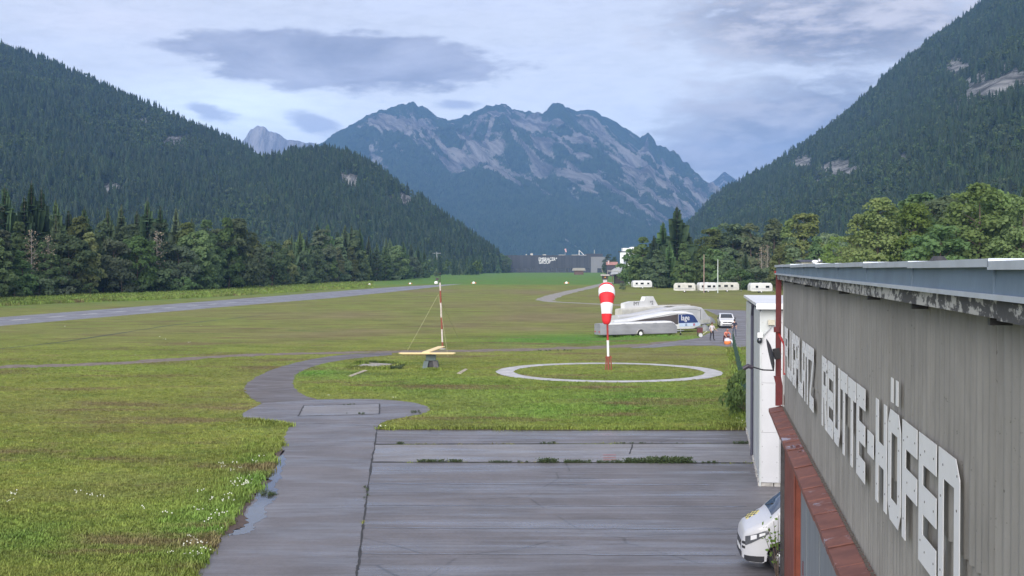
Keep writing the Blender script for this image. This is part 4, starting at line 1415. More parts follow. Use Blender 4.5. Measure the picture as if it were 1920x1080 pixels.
MB().box(-.020, .03, -.58, .58, .36, .46).build('air_intake', dark_plastic, car)
MB().box(-.022, -.010, -.55, .55, .24, .32).build('bumper_edge', dark_plastic, car)
MB().box(-.024, -.012, -.26, .26, .48, .58).build('number_plate', white_paint, car)
MB().lathe([(.05, -.026), (.05, -.016)], 12, (0, 0, .68), 'X').build('badge', chrome, car)
g = ground(1364, 615.5)
car.location = (g.x, g.y, 0.012)
car.rotation_euler = (0, 0, R(84))


# ---------------------------------------------------------------- trailers and caravans
def rbox(x, hw_, z0, z1, r_, n_=4):
    """cross-section ring at x with rounded upper corners"""
    q = [(x, -hw_, z0)]
    r_ = min(r_, hw_ * .95, (z1 - z0) * .95)
    q += [(x, -hw_ + r_ - r_ * math.cos(a), z1 - r_ + r_ * math.sin(a)) for a in rng(0, PI / 2, n_)]
    q += [(x, hw_ - r_ + r_ * math.sin(a), z1 - r_ + r_ * math.cos(a)) for a in rng(0, PI / 2, n_)]
    q += [(x, hw_, z0)]
    return q


def face_between(mb, a, b_):
    return mb


def drawbar(parent, x0, ln):
    d = MB().tube([(x0, -.4, .42), (x0 + ln, 0, .46)], .035, 6).tube([(x0, .4, .42), (x0 + ln, 0, .46)], .035, 6).build('drawbar', steel_grey, parent)
    MB().tube([(x0 + ln * .75, .06, .75), (x0 + ln * .75, .06, .16)], .025, 6).build('jack', galv, d)
    MB().lathe([(.02, -.05), (.1, -.05), (.1, .05), (.02, .05)], 12, (x0 + ln * .75, .06, .1), 'Y').build('jockey_wheel', black_rubber, d)


def place_line(o, a, b_):
    """stand a thing on the ground between two ground points (tail, nose)"""
    A, B = ground(*a), ground(*b_)
    o.location = (A.x, A.y, .01)
    d = B - A
    o.rotation_euler = (0, 0, math.atan2(d.y, d.x))
    return d.length


m_tarp = mat('grey_tarp', (0.24, 0.24, 0.26), 0.6, 0.14, .8, stretch=(.7, 1, 2.2), bump=.4, bscale=2.2)
m_tarp_d = mat('dark_tarp', (0.075, 0.062, 0.062), 0.6, 0.18, 1.0)
m_navy = mat('navy_print', (0.022, 0.045, 0.16), 0.4, 0.1, 1.5)
m_pale = mat('pale_blue_print', (0.50, 0.60, 0.74), 0.4, 0.06, 1.5)
m_gel3 = mat('grey_gelcoat', (0.43, 0.43, 0.43), 0.4, 0.10, .7)
m_gel = mat('gelcoat', (0.60, 0.60, 0.59), 0.35, 0.10, .6)
m_gel2 = mat('old_gelcoat', (0.50, 0.49, 0.44), 0.45, 0.10, 1.1, col2=(0.38, 0.37, 0.33))


def trailer_wheel(parent, x, hw_, r_=.33):
    wheel(parent, x, -hw_ - .05, r_, .18, 6, white_paint)
    wheel(parent, x, hw_ + .05, r_, .18, 6, white_paint)
    for s_ in (-1, 1):
        pts_ = [(x + (r_ + .08) * math.cos(a), s_ * (hw_ + .07), r_ + (r_ + .08) * math.sin(a)) for a in rng(0, PI, 10)]
        mb = MB()
        v = []
        for (a, b_, c_) in pts_: v += [(a, b_ - .10, c_), (a, b_ + .10, c_)]
        mb.add(v, [(2 * i, 2 * i + 1, 2 * i + 3, 2 * i + 2) for i in range(10)])
        v2 = [(a, b_, c_ - .02) for a, b_, c_ in v]
        mb.add(v2, [(2 * i, 2 * i + 2, 2 * i + 3, 2 * i + 1) for i in range(10)])
        mb.build('fender', m_gel2, parent)


def text_mesh(body, size, depth, m, name='lettering'):
    cu = bpy.data.curves.new('txt', 'FONT')
    cu.body = body; cu.size = size; cu.extrude = depth
    cu.align_x = 'CENTER'; cu.align_y = 'CENTER'
    cu.resolution_u = 2
    ob_ = bpy.data.objects.new('txt', cu)
    COL.objects.link(ob_)
    dg = bpy.context.evaluated_depsgraph_get()
    me = bpy.data.meshes.new_from_object(ob_.evaluated_get(dg))
    bpy.data.objects.remove(ob_)
    bpy.data.curves.remove(cu)
    me.name = name
    me.materials.clear(); me.materials.append(m)
    return me


# front trailer under the grey cover
tr = thing('glider_trailer', 'long glider trailer wrapped in a wrinkled grey tarpaulin, nearest of the row', 'trailer', group='glider trailers on the grass')
L1 = place_line(tr, (1120, 632.5), (1264, 628.5))
rings = []
for x in rng(0, L1, 30):
    k = x / L1
    z1 = 1.36 + .12 * k + .02 * math.sin(x * 3.1)
    if k > .90: z1 -= .50 * ((k - .90) / .10) ** 2
    hw_ = .62 + .14 * min(1, k * 2) - (.18 * ((k - .85) / .15) ** 2 if k > .85 else 0) + .012 * math.sin(x * 5.3)
    rings.append(rbox(x, hw_, .26, z1, .16))
MB().loft(rings).build('cover', m_tarp, tr, True)
rings = []
for x in rng(.9, L1 * .985, 24):
    k = x / L1
    z1 = 1.385 + .12 * k
    if k > .90: z1 -= .50 * ((k - .90) / .10) ** 2
    hw_ = .60 + .14 * min(1, k * 2) - (.18 * ((k - .85) / .15) ** 2 if k > .85 else 0)
    rings.append(rbox(x, hw_ + .012, z1 - .14, z1 + .012, .16))
MB().loft(rings).build('lid', m_gel, tr, True)
MB().box(.3, L1 - .2, -.6, .6, .2, .27).build('chassis', dark_plastic, tr)
MB().box(L1 - .9, L1 - .05, -.55, .55, .24, .50).build('tool_box', dark_plastic, tr)
trailer_wheel(tr, L1 * .50, .74)
drawbar(tr, L1 - .3, 1.5)
mb = MB().box(-.05, .0, -.5, -.35, .5, .62).box(-.05, .0, .35, .5, .5, .62); mb.build('tail_lamp', red_paint, tr)

# second: white with dark stripe and blue nose print
tr = thing('glider_trailer', 'white glider trailer with a dark wedge stripe and navy nose print, behind the tarpaulin one', 'trailer', group='glider trailers on the grass')
L2 = place_line(tr, (1146, 628), (1305, 621))


def hull(L, tail_h, mid_h, nose_h, hw_, z0=.38):
    zt = lin([(0, tail_h), (L * .18, tail_h + .10), (L * .62, mid_h), (L * .80, mid_h - .02), (L * .90, mid_h - .25), (L * .97, nose_h + .25), (L, nose_h)])
    hwf = lin([(0, hw_ * .62), (L * .3, hw_ * .85), (L * .6, hw_), (L * .88, hw_), (L, hw_ * .72)])
    return zt, hwf, MB().loft([rbox(x, float(hwf(x)), z0 + (.0 if x < L * .9 else (x - L * .9) * .25), float(zt(x)), .22) for x in rng(0, L, 36)])


def side_patch(hwf, xs, z0, z1, name, m, parent, off=.012, side=-1):
    mb = MB()
    v = []
    for x in xs:
        a = z0(x) if callable(z0) else z0; b_ = z1(x) if callable(z1) else z1
        y = side * (float(hwf(x)) + off)
        v += [(x, y, a), (x, y, b_), (x, y - side * .02, a), (x, y - side * .02, b_)]
    n_ = len(xs)
    f = []
    for i in range(n_ - 1):
        a = 4 * i
        f += [(a, a + 4, a + 5, a + 1), (a + 1, a + 5, a + 7, a + 3), (a, a + 2, a + 6, a + 4)]
    f += [(0, 1, 3, 2), (4 * n_ - 4, 4 * n_ - 2, 4 * n_ - 1, 4 * n_ - 3)]
    return mb.add(v, f).build(name, m, parent)


zt2, hw2, h2 = hull(L2, 1.5, 2.28, .95, .95)
h2.build('body', m_gel, tr, True)
side_patch(hw2, rng(L2 * .04, L2 * .705, 12), lambda x: .9 + .0 * x, lambda x: 1.22 + (x / L2 - .04) * 1.15, 'stripe', m_tarp_d, tr)
side_patch(hw2, rng(L2 * .71, L2 * .965, 10), 1.00, lambda x: min(1.95, float(zt2(x)) - .22), 'nose_print', m_navy, tr)
side_patch(hw2, rng(L2 * .72, L2 * .985, 8), .62, .99, 'lower_print', m_pale, tr)
side_patch(hw2, rng(L2 * .02, L2 * .92, 14), lambda x: float(zt2(x)) - .27, lambda x: float(zt2(x)) - .235, 'seam', dark_plastic, tr, .008)
me_t = text_mesh('lage', .85, .004, letter_white)
xm = L2 * .79
obj('lettering', me_t, tr, (xm, -(float(hw2(xm)) + .026), 1.55), (PI / 2, 0, 0))
me_t = text_mesh('SE', .36, .004, m_navy)
obj('lettering', me_t, tr, (L2 * .80, -(float(hw2(L2 * .80)) + .026), .80), (PI / 2, 0, R(-1)))
eb = MB().box(-.16, .16, -.004, .004, -.12, .12); eb.build('emblem', mat('faded_emblem', (0.45, 0.16, 0.22), 0.5, 0.2, 8), tr, loc=(L2 * .90, -(float(hw2(L2 * .90)) + .024), .80), rot=(0, 0, R(4)))
MB().box(.3, L2 - .5, -.6, .6, .3, .38).build('chassis', dark_plastic, tr)
trailer_wheel(tr, L2 * .52, .9)
drawbar(tr, L2 - .4, 1.5)

tr = thing('glider_trailer', 'white glider trailer with the tallest rounded nose, behind the navy print one', 'trailer', group='glider trailers on the grass')
L3 = place_line(tr, (1152, 622), (1323, 614))
zt3, hw3, h3 = hull(L3, 1.75, 2.62, 1.25, .98, .45)
h3.build('body', m_gel3, tr, True)
side_patch(hw3, rng(L3 * .88, L3 * .995, 6), .62, .98, 'apron', m_gel2, tr)
side_patch(hw3, rng(L3 * .45, L3 * .84, 8), lambda x: 1.9, lambda x: 1.98, 'stripe', galv, tr)
side_patch(hw3, rng(L3 * .05, L3 * .86, 12), lambda x: float(zt3(x)) - .42, lambda x: float(zt3(x)) - .385, 'seam', dark_plastic, tr, .008)
side_patch(hw3, rng(L3 * .865, L3 * .869, 1), 1.0, lambda x: float(zt3(x)) - .25, 'seam', dark_plastic, tr, .008)
MB().box(L3 * .55, L3 * .78, -.55, .55, 2.60, 2.72).build('roof_hatch', m_gel2, tr)
MB().box(.3, L3 - .5, -.6, .6, .34, .44).build('chassis', dark_plastic, tr)
trailer_wheel(tr, L3 * .52, .92)
drawbar(tr, L3 - .4, 1.4)

tr = thing('glider_trailer', 'cream glider trailer with a tall lettered tail fin box, rearmost of the row', 'trailer', group='glider trailers on the grass')
L4 = place_line(tr, (1160, 617), (1300, 610))
zt4, hw4, h4 = hull(L4, 2.3, 2.55, 1.4, .9, .45)
h4.build('body', m_gel2, tr, True)
fin = MB().prism([(L4 * .05, 2.2), (L4 * .05, 2.9), (L4 * .14, 3.1), (L4 * .30, 3.12), (L4 * .32, 3.62), (L4 * .42, 3.64), (L4 * .47, 2.8), (L4 * .5, 2.3)], -.3, .3, 'XZ').build('fin_box', m_gel, tr)
obj('lettering', text_mesh('IMY', .62, .004, dark_plastic), fin, (L4 * .20, -.312, 2.82), (PI / 2, 0, 0))
obj('lettering', text_mesh('*2', .62, .004, dark_plastic), fin, (L4 * .40, -.312, 2.88), (PI / 2, 0, 0))
MB().box(.3, L4 - .5, -.6, .6, .34, .44).build('chassis', dark_plastic, tr)
trailer_wheel(tr, L4 * .52, .86)
drawbar(tr, L4 - .4, 1.4)

# covered stuff beside the trailers
def bundle(label, px, py, w_, h_, seed):
    g = ground(px, py)
    rings = []
    for k in rng(0, 1, 10):
        s_ = math.sin(PI * min(1, .12 + k * .88)) ** .6
        rings.append([(w_ * (k - .5), (-.5 + j / 8) * w_ * .6 * (.6 + .4 * s_), max(.0, h_ * s_ * math.sin(PI * j / 8) ** .5 * (.75 + .4 * vnoise(np.array([k * 5 + seed]), np.array([j * .8]), 3)[0])) if 0 < j < 8 else 0) for j in range(9)])
    o = MB().loft(rings).build('tarpaulin_bundle', mat('pale_tarp', (0.15, 0.155, 0.16), 0.5, 0.2, 2), None, True, loc=(g.x, g.y, .0))
    return tag(o, label, 'covered load')


bundle('grey tarpaulin bundle lying between the trailer noses and the car', 1331, 606, 1.5, .8, 1)
bundle('smaller grey tarpaulin bundle close to the standing person', 1323, 621, 1.2, .7, 4)
ct = thing('hand_cart', 'dark hand cart with small grey wheel in front of the trailer noses', 'cart')
g = ground(1312, 632); ct.location = (g.x, g.y, 0)
MB().box(-.28, .28, -.2, .2, .45, .95).build('load', mat('dark_red_cloth', (0.10, 0.03, 0.03), 0.8, 0.2, 5), ct)
MB().tube([(-.25, -.15, .95), (-.2, -.15, .1)], .03, 6).tube([(.25, -.15, .95), (.2, -.15, .1)], .03, 6).tube([(.2, .15, .95), (.2, .15, .1)], .03, 6).tube([(-.2, .15, .95), (-.2, .15, .1)], .03, 6).build('frame', dark_plastic, ct)
MB().lathe([(.02, -.05), (.2, -.05), (.2, .05), (.02, .05)], 14, (.05, -.25, .2), 'Y').build('wheel', galv, ct)
MB().tube([(.3, -.1, .3), (.75, -.1, .62)], .03, 6).build('handle', mat('pale_pole', (0.5, 0.48, 0.36), 0.6, 0.1, 4), ct)


def caravan(label, px, py, L, heading, h_=2.6, m=None, wins=(-.28, .02, .30)):
    o = thing('caravan', label, 'caravan', group='caravans in front of the trees')
    g = ground(px, py)
    o.location = (g.x, g.y, 0)
    o.rotation_euler = (0, 0, heading)
    rings = [rbox(x, 1.12, .45 + max(0, abs(x) - L / 2 + .5) * .3, h_ - .55 * max(0, (abs(x) - L / 2 + .45) / .45) ** 2, .22) for x in rng(-L / 2, L / 2, 16)]
    MB().loft(rings).build('body', m or m_gel, o, True)
    for s_ in (-1, 1):
        for i_, x in enumerate(L * q for q in wins):
            w2_ = .36 + .16 * (i_ % 2)
            MB().box(x - w2_, x + w2_, s_ * 1.125 - .012, s_ * 1.125 + .012, 1.35, 1.95).build('window', glass_dark, o)
        MB().box(-L / 2 + .3, L / 2 - .3, s_ * 1.122 - .01, s_ * 1.122 + .01, 1.05, 1.13).build('stripe', mat('caravan_stripe', (0.12, 0.13, 0.18), 0.5, 0.1, 3), o)
    MB().box(-.25, .3, -.25, .25, h_ - .01, h_ + .10).build('roof_hatch', m_gel2, o)
    wheel(o, 0, -1.02, .31, .18, 6, white_paint); wheel(o, 0, 1.02, .31, .18, 6, white_paint)
    drawbar(o, L / 2 - .2, 1.2)
    return o


caravan('lone white caravan left of the others at the foot of the conifers', 1203, 541, 6.4, R(9), 2.6, None, (-.30, -.02, .30))
caravan('white caravan at the left end of the long row before the trees', 1284, 548, 6.0, R(-12), 2.58, m_gel2, (-.25, .25))
caravan('white caravan behind the pinkish mast in the row before the trees', 1325, 548, 5.2, R(14), 2.72, None, (-.30, .05, .33))
caravan('white caravan beside the pale flagpole in the row before the trees', 1363, 547, 6.6, R(-6), 2.66, m_gel2, (-.33, -.05, .2))
caravan('white caravan partly behind the annex roof', 1425, 549, 6.2, R(8), 2.7, None, (-.2, .28))

# ================================================================== AIRFIELD OBJECTS
# landing T
m_yel = mat('cream_board', (0.78, 0.60, 0.30), 0.5, 0.05, 2.0)
m_yel_e = mat('board_edge', (0.35, 0.24, 0.11), 0.6, 0.1, 4)
lt = thing('landing_sign', 'big cream yellow landing T on a grey green pedestal in the grass', 'landing T')
g = ground(808, 692)
lt.location = (g.x, g.y, 0)
ZT = 1.12
c0 = at(800, 662, g.y)
bar = MB()
bar.prism([(-1.78, -.24), (1.90, -.24), (2.0, 0), (1.90, .24), (-1.78, .24), (-1.92, 0)], ZT, ZT + .06)
bar.build('cross_bar', m_yel, lt, loc=(-.26, -.55, 0), rot=(R(2), 0, 0))
MB().prism([(-.26, 0), (.26, 0), (.26, 3.6), (.0, 3.75), (-.26, 3.6)], ZT + .063, ZT + .11).build('stem', m_yel, lt, loc=(-.30, -.45, 0), rot=(R(2.5), 0, R(-14)))
MB().box(-1.9, 1.6, -.80, -.785, ZT - .05, ZT + .0).build('batten', m_yel_e, lt)
m_ped = mat('pedestal_grey', (0.09, 0.125, 0.12), 0.6, 0.15, 4)
MB().box(-.34, .34, -.30, .30, .62, 1.0).build('pedestal_head', m_ped, lt)
MB().box(-.345, .345, -.302, .302, .585, .615).build('collar', dark_plastic, lt)
for sx_ in (-1, 1):
    for sy_ in (-1, 1):
        MB().loft([[(sx_ * .30 + a * .16, sy_ * .26 + b_ * .14, .58) for a, b_ in ((-1, -1), (1, -1), (1, 1), (-1, 1))], [(sx_ * .42 + a * .17, sy_ * .36 + b_ * .15, .0) for a, b_ in ((-1, -1), (1, -1), (1, 1), (-1, 1))]]).build('foot', m_ped if (sx_ + sy_) else MATS['jamb_dark'], lt)
MB().box(-.24, .24, -.2, .2, .02, .58).build('pedestal_core', dark_plastic, lt)
MB().lathe([(.09, .98), (.09, ZT)], 12).build('pivot', dark_plastic, lt)

# weather mast with peeling red and white bands
ms = thing('weather_mast', 'thin mast with peeling red and white bands and instruments on top', 'mast')
g = ground(830, 655)
ms.location = (g.x, g.y, 0)
topz = at(825, 530, g.y).z
lean = (at(825, 530, g.y) - at(830, 655, g.y)); lean = lean / lean.z
segs = [(0, .62, 'r'), (.62, 1.72, 'w'), (1.72, 2.75, 'r'), (2.75, 4.0, 'w'), (4.0, 5.05, 'r'), (5.05, topz, 'w')]
for a, b_, c_ in segs:
    MB().tube([(lean.x * a, 0, a), (lean.x * b_, 0, b_)], .075 if a < 5 else .065, 10).build('pole_section', rust_red if c_ == 'r' else flake_white, ms, True)
MB().tube([(lean.x * topz, 0, topz), (lean.x * topz, 0, topz + .75)], .03, 6).lathe([(.03, topz + .5), (.06, topz + .55), (.03, topz + .62)], 8, (lean.x * topz, 0, 0)).build('wind_vane', dark_plastic, ms)
MB().tube([(lean.x * topz, 0, topz + .05), (lean.x * topz - .35, 0, topz + .05)], .025, 6).build('arm', dark_plastic, ms)
MB().lathe([(.04, -.18), (.15, -.14), (.17, -.02), (.12, .05), (.04, .08)], 12, (lean.x * topz - .33, 0, topz + .05)).build('radiation_shield', white_paint, ms, True)
MB().box(-.13, .13, -.1, .1, 0, .22).build('sensor_box', dark_plastic, ms, loc=(lean.x * topz - .24, 0, topz + .2))
MB().lathe([(.02, 0), (.09, .03), (.09, .12), (.0, .16)], 10).build('sensor_cap', dark_plastic, ms, loc=(lean.x * topz + .02, 0, topz + .72))
MB().lathe([(.28, 0), (.28, .06), (.12, .10)], 12).build('base_plate', concrete, ms)
m_guy = mat('guy_wire', (0.36, 0.34, 0.18), 0.6, 0.2, 6)
ga = at(822, 552, g.y)
for (px_, py_, r_) in ((764, 657, .012), (862, 640, .012), (840, 668, .012)):
    gb = ground(px_, py_)
    MB().tube([(ga.x - g.x, 0, ga.z), (gb.x - g.x, gb.y - g.y, 0)], r_, 5).build('guy_wire', m_guy, ms)

# windsock
m_fr = mat('sock_red', (0.66, 0.018, 0.026), 0.7, 0.06, 2.0)
m_fw = mat('sock_white', (0.80, 0.77, 0.80), 0.7, 0.03, 2.0)
ws = thing('windsock', 'red and white striped windsock drooping from its pole in the white circle', 'windsock')
g = ground(1141, 694)
ws.location = (g.x, g.y, 0)
top_pt = at(1137, 530, g.y); zt_ = top_pt.z
lx = (top_pt.x - g.x) / zt_
bands = [(0, .95, 'o'), (.95, 2.05, 'w'), (2.05, 3.25, 'r'), (3.25, 4.3, 'w'), (4.3, zt_, 'r')]
for a, b_, c_ in bands:
    MB().tube([(lx * a, 0, a), (lx * b_, 0, b_)], .085 if a < 2 else .07, 10).build('pole_section', white_paint if c_ == 'w' else (rust_red if c_ == 'o' else red_paint), ws, True)
for s_ in (-1, 1):
    MB().tube([(s_ * .20, 0, 0), (s_ * .14, 0, 1.0)], .045, 8).build('base_leg', rust_red, ws)
MB().box(-.24, .24, -.03, .03, .85, .93).build('base_plate', rust_red, ws)
MB().tube([(lx * zt_, 0, zt_), (lx * zt_ - .12, 0, zt_ + .2)], .05, 8).build('bracket', steel_grey, ws)
hd = (lx * zt_ - .10, 0, zt_ + .02)
MB().box(-.13, .13, -.12, .12, 0, .20).build('lamp_base', galv, ws, loc=hd)
o = MB().box(-.20, .20, -.18, .18, .20, .46).build('lamp_housing', dark_plastic, ws, loc=hd)
MB().lathe([(.03, 0), (.05, .03), (.03, .08)], 8).build('lamp', mat('amber', (0.6, 0.25, 0.06), 0.4, 0.1, 5), o, loc=(0, -.2, .30))
MB().box(-.30, .30, -.26, .26, .46, .54).build('lamp_roof', mat('lamp_roof', (0.40, 0.38, 0.36), 0.6, 0.1, 4), ws, loc=hd)
MB().tube([(-.1, 0, .54), (-.22, 0, .92)], .014, 5).tube([(.16, 0, .54), (.20, 0, .86)], .014, 5).build('rod', mat('grey_rod', (0.3, 0.28, 0.25), 0.6, 0.1, 4), ws, loc=hd)

# sock: a drooping cone, mouth at the pole head, hanging towards the camera
NS, NR = 40, 28
tilt0, tilt1 = R(30), R(80)
pts_ = []
pos_ = Vector((lx * zt_ - .01, -.20, zt_ - .42))
SL = 2.75
for i in range(NS + 1):
    k = i / NS
    a = tilt0 + (tilt1 - tilt0) * min(1, k * 1.6)
    d = Vector((-.03, -math.cos(a), -math.sin(a))).normalized()
    pts_.append((pos_.copy(), d))
    pos_ = pos_ + d * SL / NS
def sock_ring(i):
    k = i / NS
    p_, d = pts_[i]
    u = Vector((1, 0, 0)); q = d.cross(u).normalized(); u = q.cross(d).normalized()
    r_ = .53 + .05 * math.sin(min(1, k * 2.4) * PI) - .27 * max(0, k - .12) ** 1.15 / .88
    if k > .9: r_ *= 1 - .35 * ((k - .9) / .1) ** 2
    out_ = []
    for j in range(NR):
        th = 2 * PI * j / NR
        rr = r_ * (1 + .035 * math.sin(3 * th + 5 * k) * k + .03 * math.sin(7 * th + k * 9) * k)
        out_.append(p_ + u * math.cos(th) * rr + q * math.sin(th) * rr)
    return out_
cuts_ = [0, 3, 11, 20, 30, NS]
for bi in range(5):
    mb = MB()
    mb.loft([sock_ring(i) for i in range(cuts_[bi], cuts_[bi + 1] + 1)], cap=(bi == 4))
    if bi == 4: mb.f.pop(-2)
    mb.build('sock_band', m_fr if bi % 2 == 0 else m_fw, ws, True)
mb = MB()
rg = sock_ring(0)
mb.tube(rg + rg[:1], .022, 6, cap=False)
mb.build('hoop', steel_grey, ws)

# runway markers
m_mo = mat('marker_orange', (0.62, 0.16, 0.05), 0.6, 0.1, 3)
def marker(px, py, s_, label, wide=False):
    o = thing('runway_marker', label, 'runway marker', ground(px, py), 0, 'white and orange markers round the runway')
    MB().loft([[(-.5 * s_, -.3 * s_, 0), (.5 * s_, -.3 * s_, 0), (.5 * s_, .3 * s_, 0), (-.5 * s_, .3 * s_, 0)], [(-.26 * s_, -.14 * s_, .7 * s_), (.26 * s_, -.14 * s_, .7 * s_), (.26 * s_, .14 * s_, .7 * s_), (-.26 * s_, .14 * s_, .7 * s_)]]).build('hood', white_paint, o)
    MB().box(.52 * s_, .98 * s_, -.2 * s_, .2 * s_, 0, .42 * s_).build('stripe', m_mo, o)
    MB().box(-.95 * s_, -.52 * s_, -.2 * s_, .2 * s_, 0, .28 * s_).build('stripe', m_mo, o)
marker(888, 531.5, 1.1, 'white and orange marker just beyond the end of the paved runway')
marker(1062, 531.5, 1.1, 'white and orange marker in the grass left of the windsock top')
marker(655, 527.5, .9, 'runway marker at the verge under the left trees, farthest left')
marker(693, 534.5, .9, 'runway marker at the far runway edge left of the weather mast')
marker(769, 532.5, .8, 'runway marker at the far runway edge nearest the weather mast')

# two masts before the trees
def pole_thing(name, label, px, py0, Y, r_, m, cat):
    a = at(px, py0, Y)
    o = thing(name, label, cat, (a.x, Y, 0))
    MB().tube([(0, 0, 0), (0, 0, a.z * .5), (0, 0, a.z)], [r_, r_ * .9, r_ * .7], 10).build('pole', m, o, True)
    MB().lathe([(r_ * 1.6, 0), (r_ * 1.6, .08)], 10).build('base', concrete, o)
    MB().lathe([(r_ * .7, 0), (r_ * 1.1, .05), (0.01, .14)], 10).build('cap', m, o, loc=(0, 0, a.z))
pole_thing('flagpole', 'thin pinkish mast standing among the caravans', 1320, 478, 330, .11, mat('pink_pole', (0.42, 0.30, 0.26), 0.6, 0.1, 3), 'mast')
pole_thing('flagpole', 'pale greenish white flagpole right of the pinkish mast', 1346, 487, 325, .13, mat('pale_green_pole', (0.56, 0.62, 0.58), 0.6, 0.06, 3), 'flagpole')

# fence along the annex
fe = thing('wire_fence', 'dark green wire fence running from the yard to the white annex', 'fence')
fa, fb = ground(1374, 652), ground(1403, 792)
fe.location = fa
nfp = 12
m_gr = mat('fence_green', (0.018, 0.055, 0.035), 0.5, 0.15, 4)
for i in range(nfp + 1):
    q = (fb - fa) * (i / nfp)
    MB().tube([(q.x, q.y, 0), (q.x, q.y, 1.45)], .03, 6).build('post', m_gr, fe)
mesh_ = MB()
Lf = (fb - fa).length
for i in range(int(Lf / .12)):
    q = (fb - fa) * (i * .12 / Lf); q2 = q + (fb - fa).normalized() * .05
    mesh_.tube([(q.x, q.y, .03), (q2.x, q2.y, 1.38)], .006, 3, cap=False)
for z in np.arange(.05, 1.42, .12):
    mesh_.tube([(0, 0, z), (fb.x - fa.x, fb.y - fa.y, z)], .006, 3, cap=False)
o = mesh_.build('wire_mesh', m_gr, fe, fix=False)

# ================================================================== PEOPLE
def person(label, joints, regions, mats, loc, rz, hair_m, extra_hair=None):
    """joints: name -> (pos, radius, parent).  regions: joint -> material slot"""
    bm = bmesh.new()
    sk = bm.verts.layers.skin.verify()
    vmap = {}
    for nme, (pos_, r_, par) in joints.items():
        v = bm.verts.new(pos_)
        rr_ = r_ if isinstance(r_, tuple) else (r_, r_)
        v[sk].radius = rr_
        v[sk].use_root = (par is None)
        vmap[nme] = v
        if par: bm.edges.new((vmap[par], v))
    me = bpy.data.meshes.new('body')
    bm.to_mesh(me); bm.free()
    tmp = bpy.data.objects.new('tmp', me)
    COL.objects.link(tmp)
    tmp.modifiers.new('s', 'SKIN').use_smooth_shade = True
    ss = tmp.modifiers.new('d', 'SUBSURF'); ss.levels = 1; ss.render_levels = 1
    dg = bpy.context.evaluated_depsgraph_get()
    body = bpy.data.meshes.new_from_object(tmp.evaluated_get(dg))
    bpy.data.objects.remove(tmp)
    body.name = 'body'
    body.materials.clear()
    for m in mats: body.materials.append(m)
    J = [(Vector(joints[par][0]), Vector(pos_), regions[nme]) for nme, (pos_, r_, par) in joints.items() if par]
    for pl in body.polygons:
        c_ = pl.center
        best, bi = 1e9, 0
        for a, b_, s_ in J:
            d = b_ - a
            k = max(0, min(1, (c_ - a).dot(d) / max(d.length_squared, 1e-9)))
            dist = (c_ - (a + d * k)).length
            if dist < best: best, bi = dist, s_
        pl.material_index = bi
        pl.use_smooth = True
    o = thing('person', label, 'person', loc, rz)
    obj('body', body, o)
    h = Vector(joints['head'][0]); hh = Vector(joints['crown'][0]); d = (hh - h).normalized()
    mb = MB()
    rings = []
    u = d.cross(Vector((1, 0, 0))).normalized(); w_ = d.cross(u)
    for k, r_ in ((-.05, .088), (.0, .104), (.05, .106), (.10, .088), (.14, .045)):
        rings.append([h + d * k + (u * math.cos(2 * PI * j / 12) + w_ * math.sin(2 * PI * j / 12)) * r_ * (1 if k > .03 else .96) - Vector(extra_hair or (0, 0, 0)) * .02 for j in range(12)])
    mb.loft(rings)
    mb.build('hair', hair_m, o, True)
    return o


def arm_hand(J, reg, sfx, sh, el_, wr, hand_dir, par, skin, sleeve, r0=.052):
    J['el' + sfx] = (el_, .043, par); reg['el' + sfx] = sleeve
    J['wr' + sfx] = (wr, .030, 'el' + sfx); reg['wr' + sfx] = skin
    hd_ = Vector(hand_dir).normalized()
    pm = Vector(wr) + hd_ * .07
    J['pm' + sfx] = (tuple(pm), (.036, .022), 'wr' + sfx); reg['pm' + sfx] = skin
    sd_ = hd_.cross(Vector((0, 0, 1)));
    if sd_.length < .1: sd_ = hd_.cross(Vector((1, 0, 0)))
    sd_.normalize()
    for i, (off, ln) in enumerate(((-.032, .072), (-.011, .082), (.011, .078), (.031, .060))):
        a = pm + sd_ * off + hd_ * .035
        b_ = a + hd_ * ln * .55; c_ = b_ + hd_ * ln * .40 + Vector((0, -.012, -.008))
        J[f'f{i}a' + sfx] = (tuple(a), .0095, 'pm' + sfx); reg[f'f{i}a' + sfx] = skin
        J[f'f{i}b' + sfx] = (tuple(b_), .0088, f'f{i}a' + sfx); reg[f'f{i}b' + sfx] = skin
        J[f'f{i}c' + sfx] = (tuple(c_), .0075, f'f{i}b' + sfx); reg[f'f{i}c' + sfx] = skin
    ta = pm - hd_ * .03 - sd_ * .04
    J['tha' + sfx] = (tuple(ta), .012, 'pm' + sfx); reg['tha' + sfx] = skin
    J['thb' + sfx] = (tuple(ta + hd_ * .05 - sd_ * .022), .009, 'tha' + sfx); reg['thb' + sfx] = skin


def head_joints(J, reg, base, skin, d=(0, -.05, .95)):
    d = Vector(d).normalized()
    b_ = Vector(base)
    J['neck'] = (tuple(b_ + d * .07), .052, 'chest'); reg['neck'] = skin
    J['chin'] = (tuple(b_ + d * .13), .062, 'neck'); reg['chin'] = skin
    J['head'] = (tuple(b_ + d * .21), (.082, .095), 'chin'); reg['head'] = skin
    J['crown'] = (tuple(b_ + d * .29), .062, 'head'); reg['crown'] = skin
    f_ = Vector((0, -1, 0))
    J['nose'] = (tuple(b_ + d * .185 + f_ * .098), .012, 'head'); reg['nose'] = skin


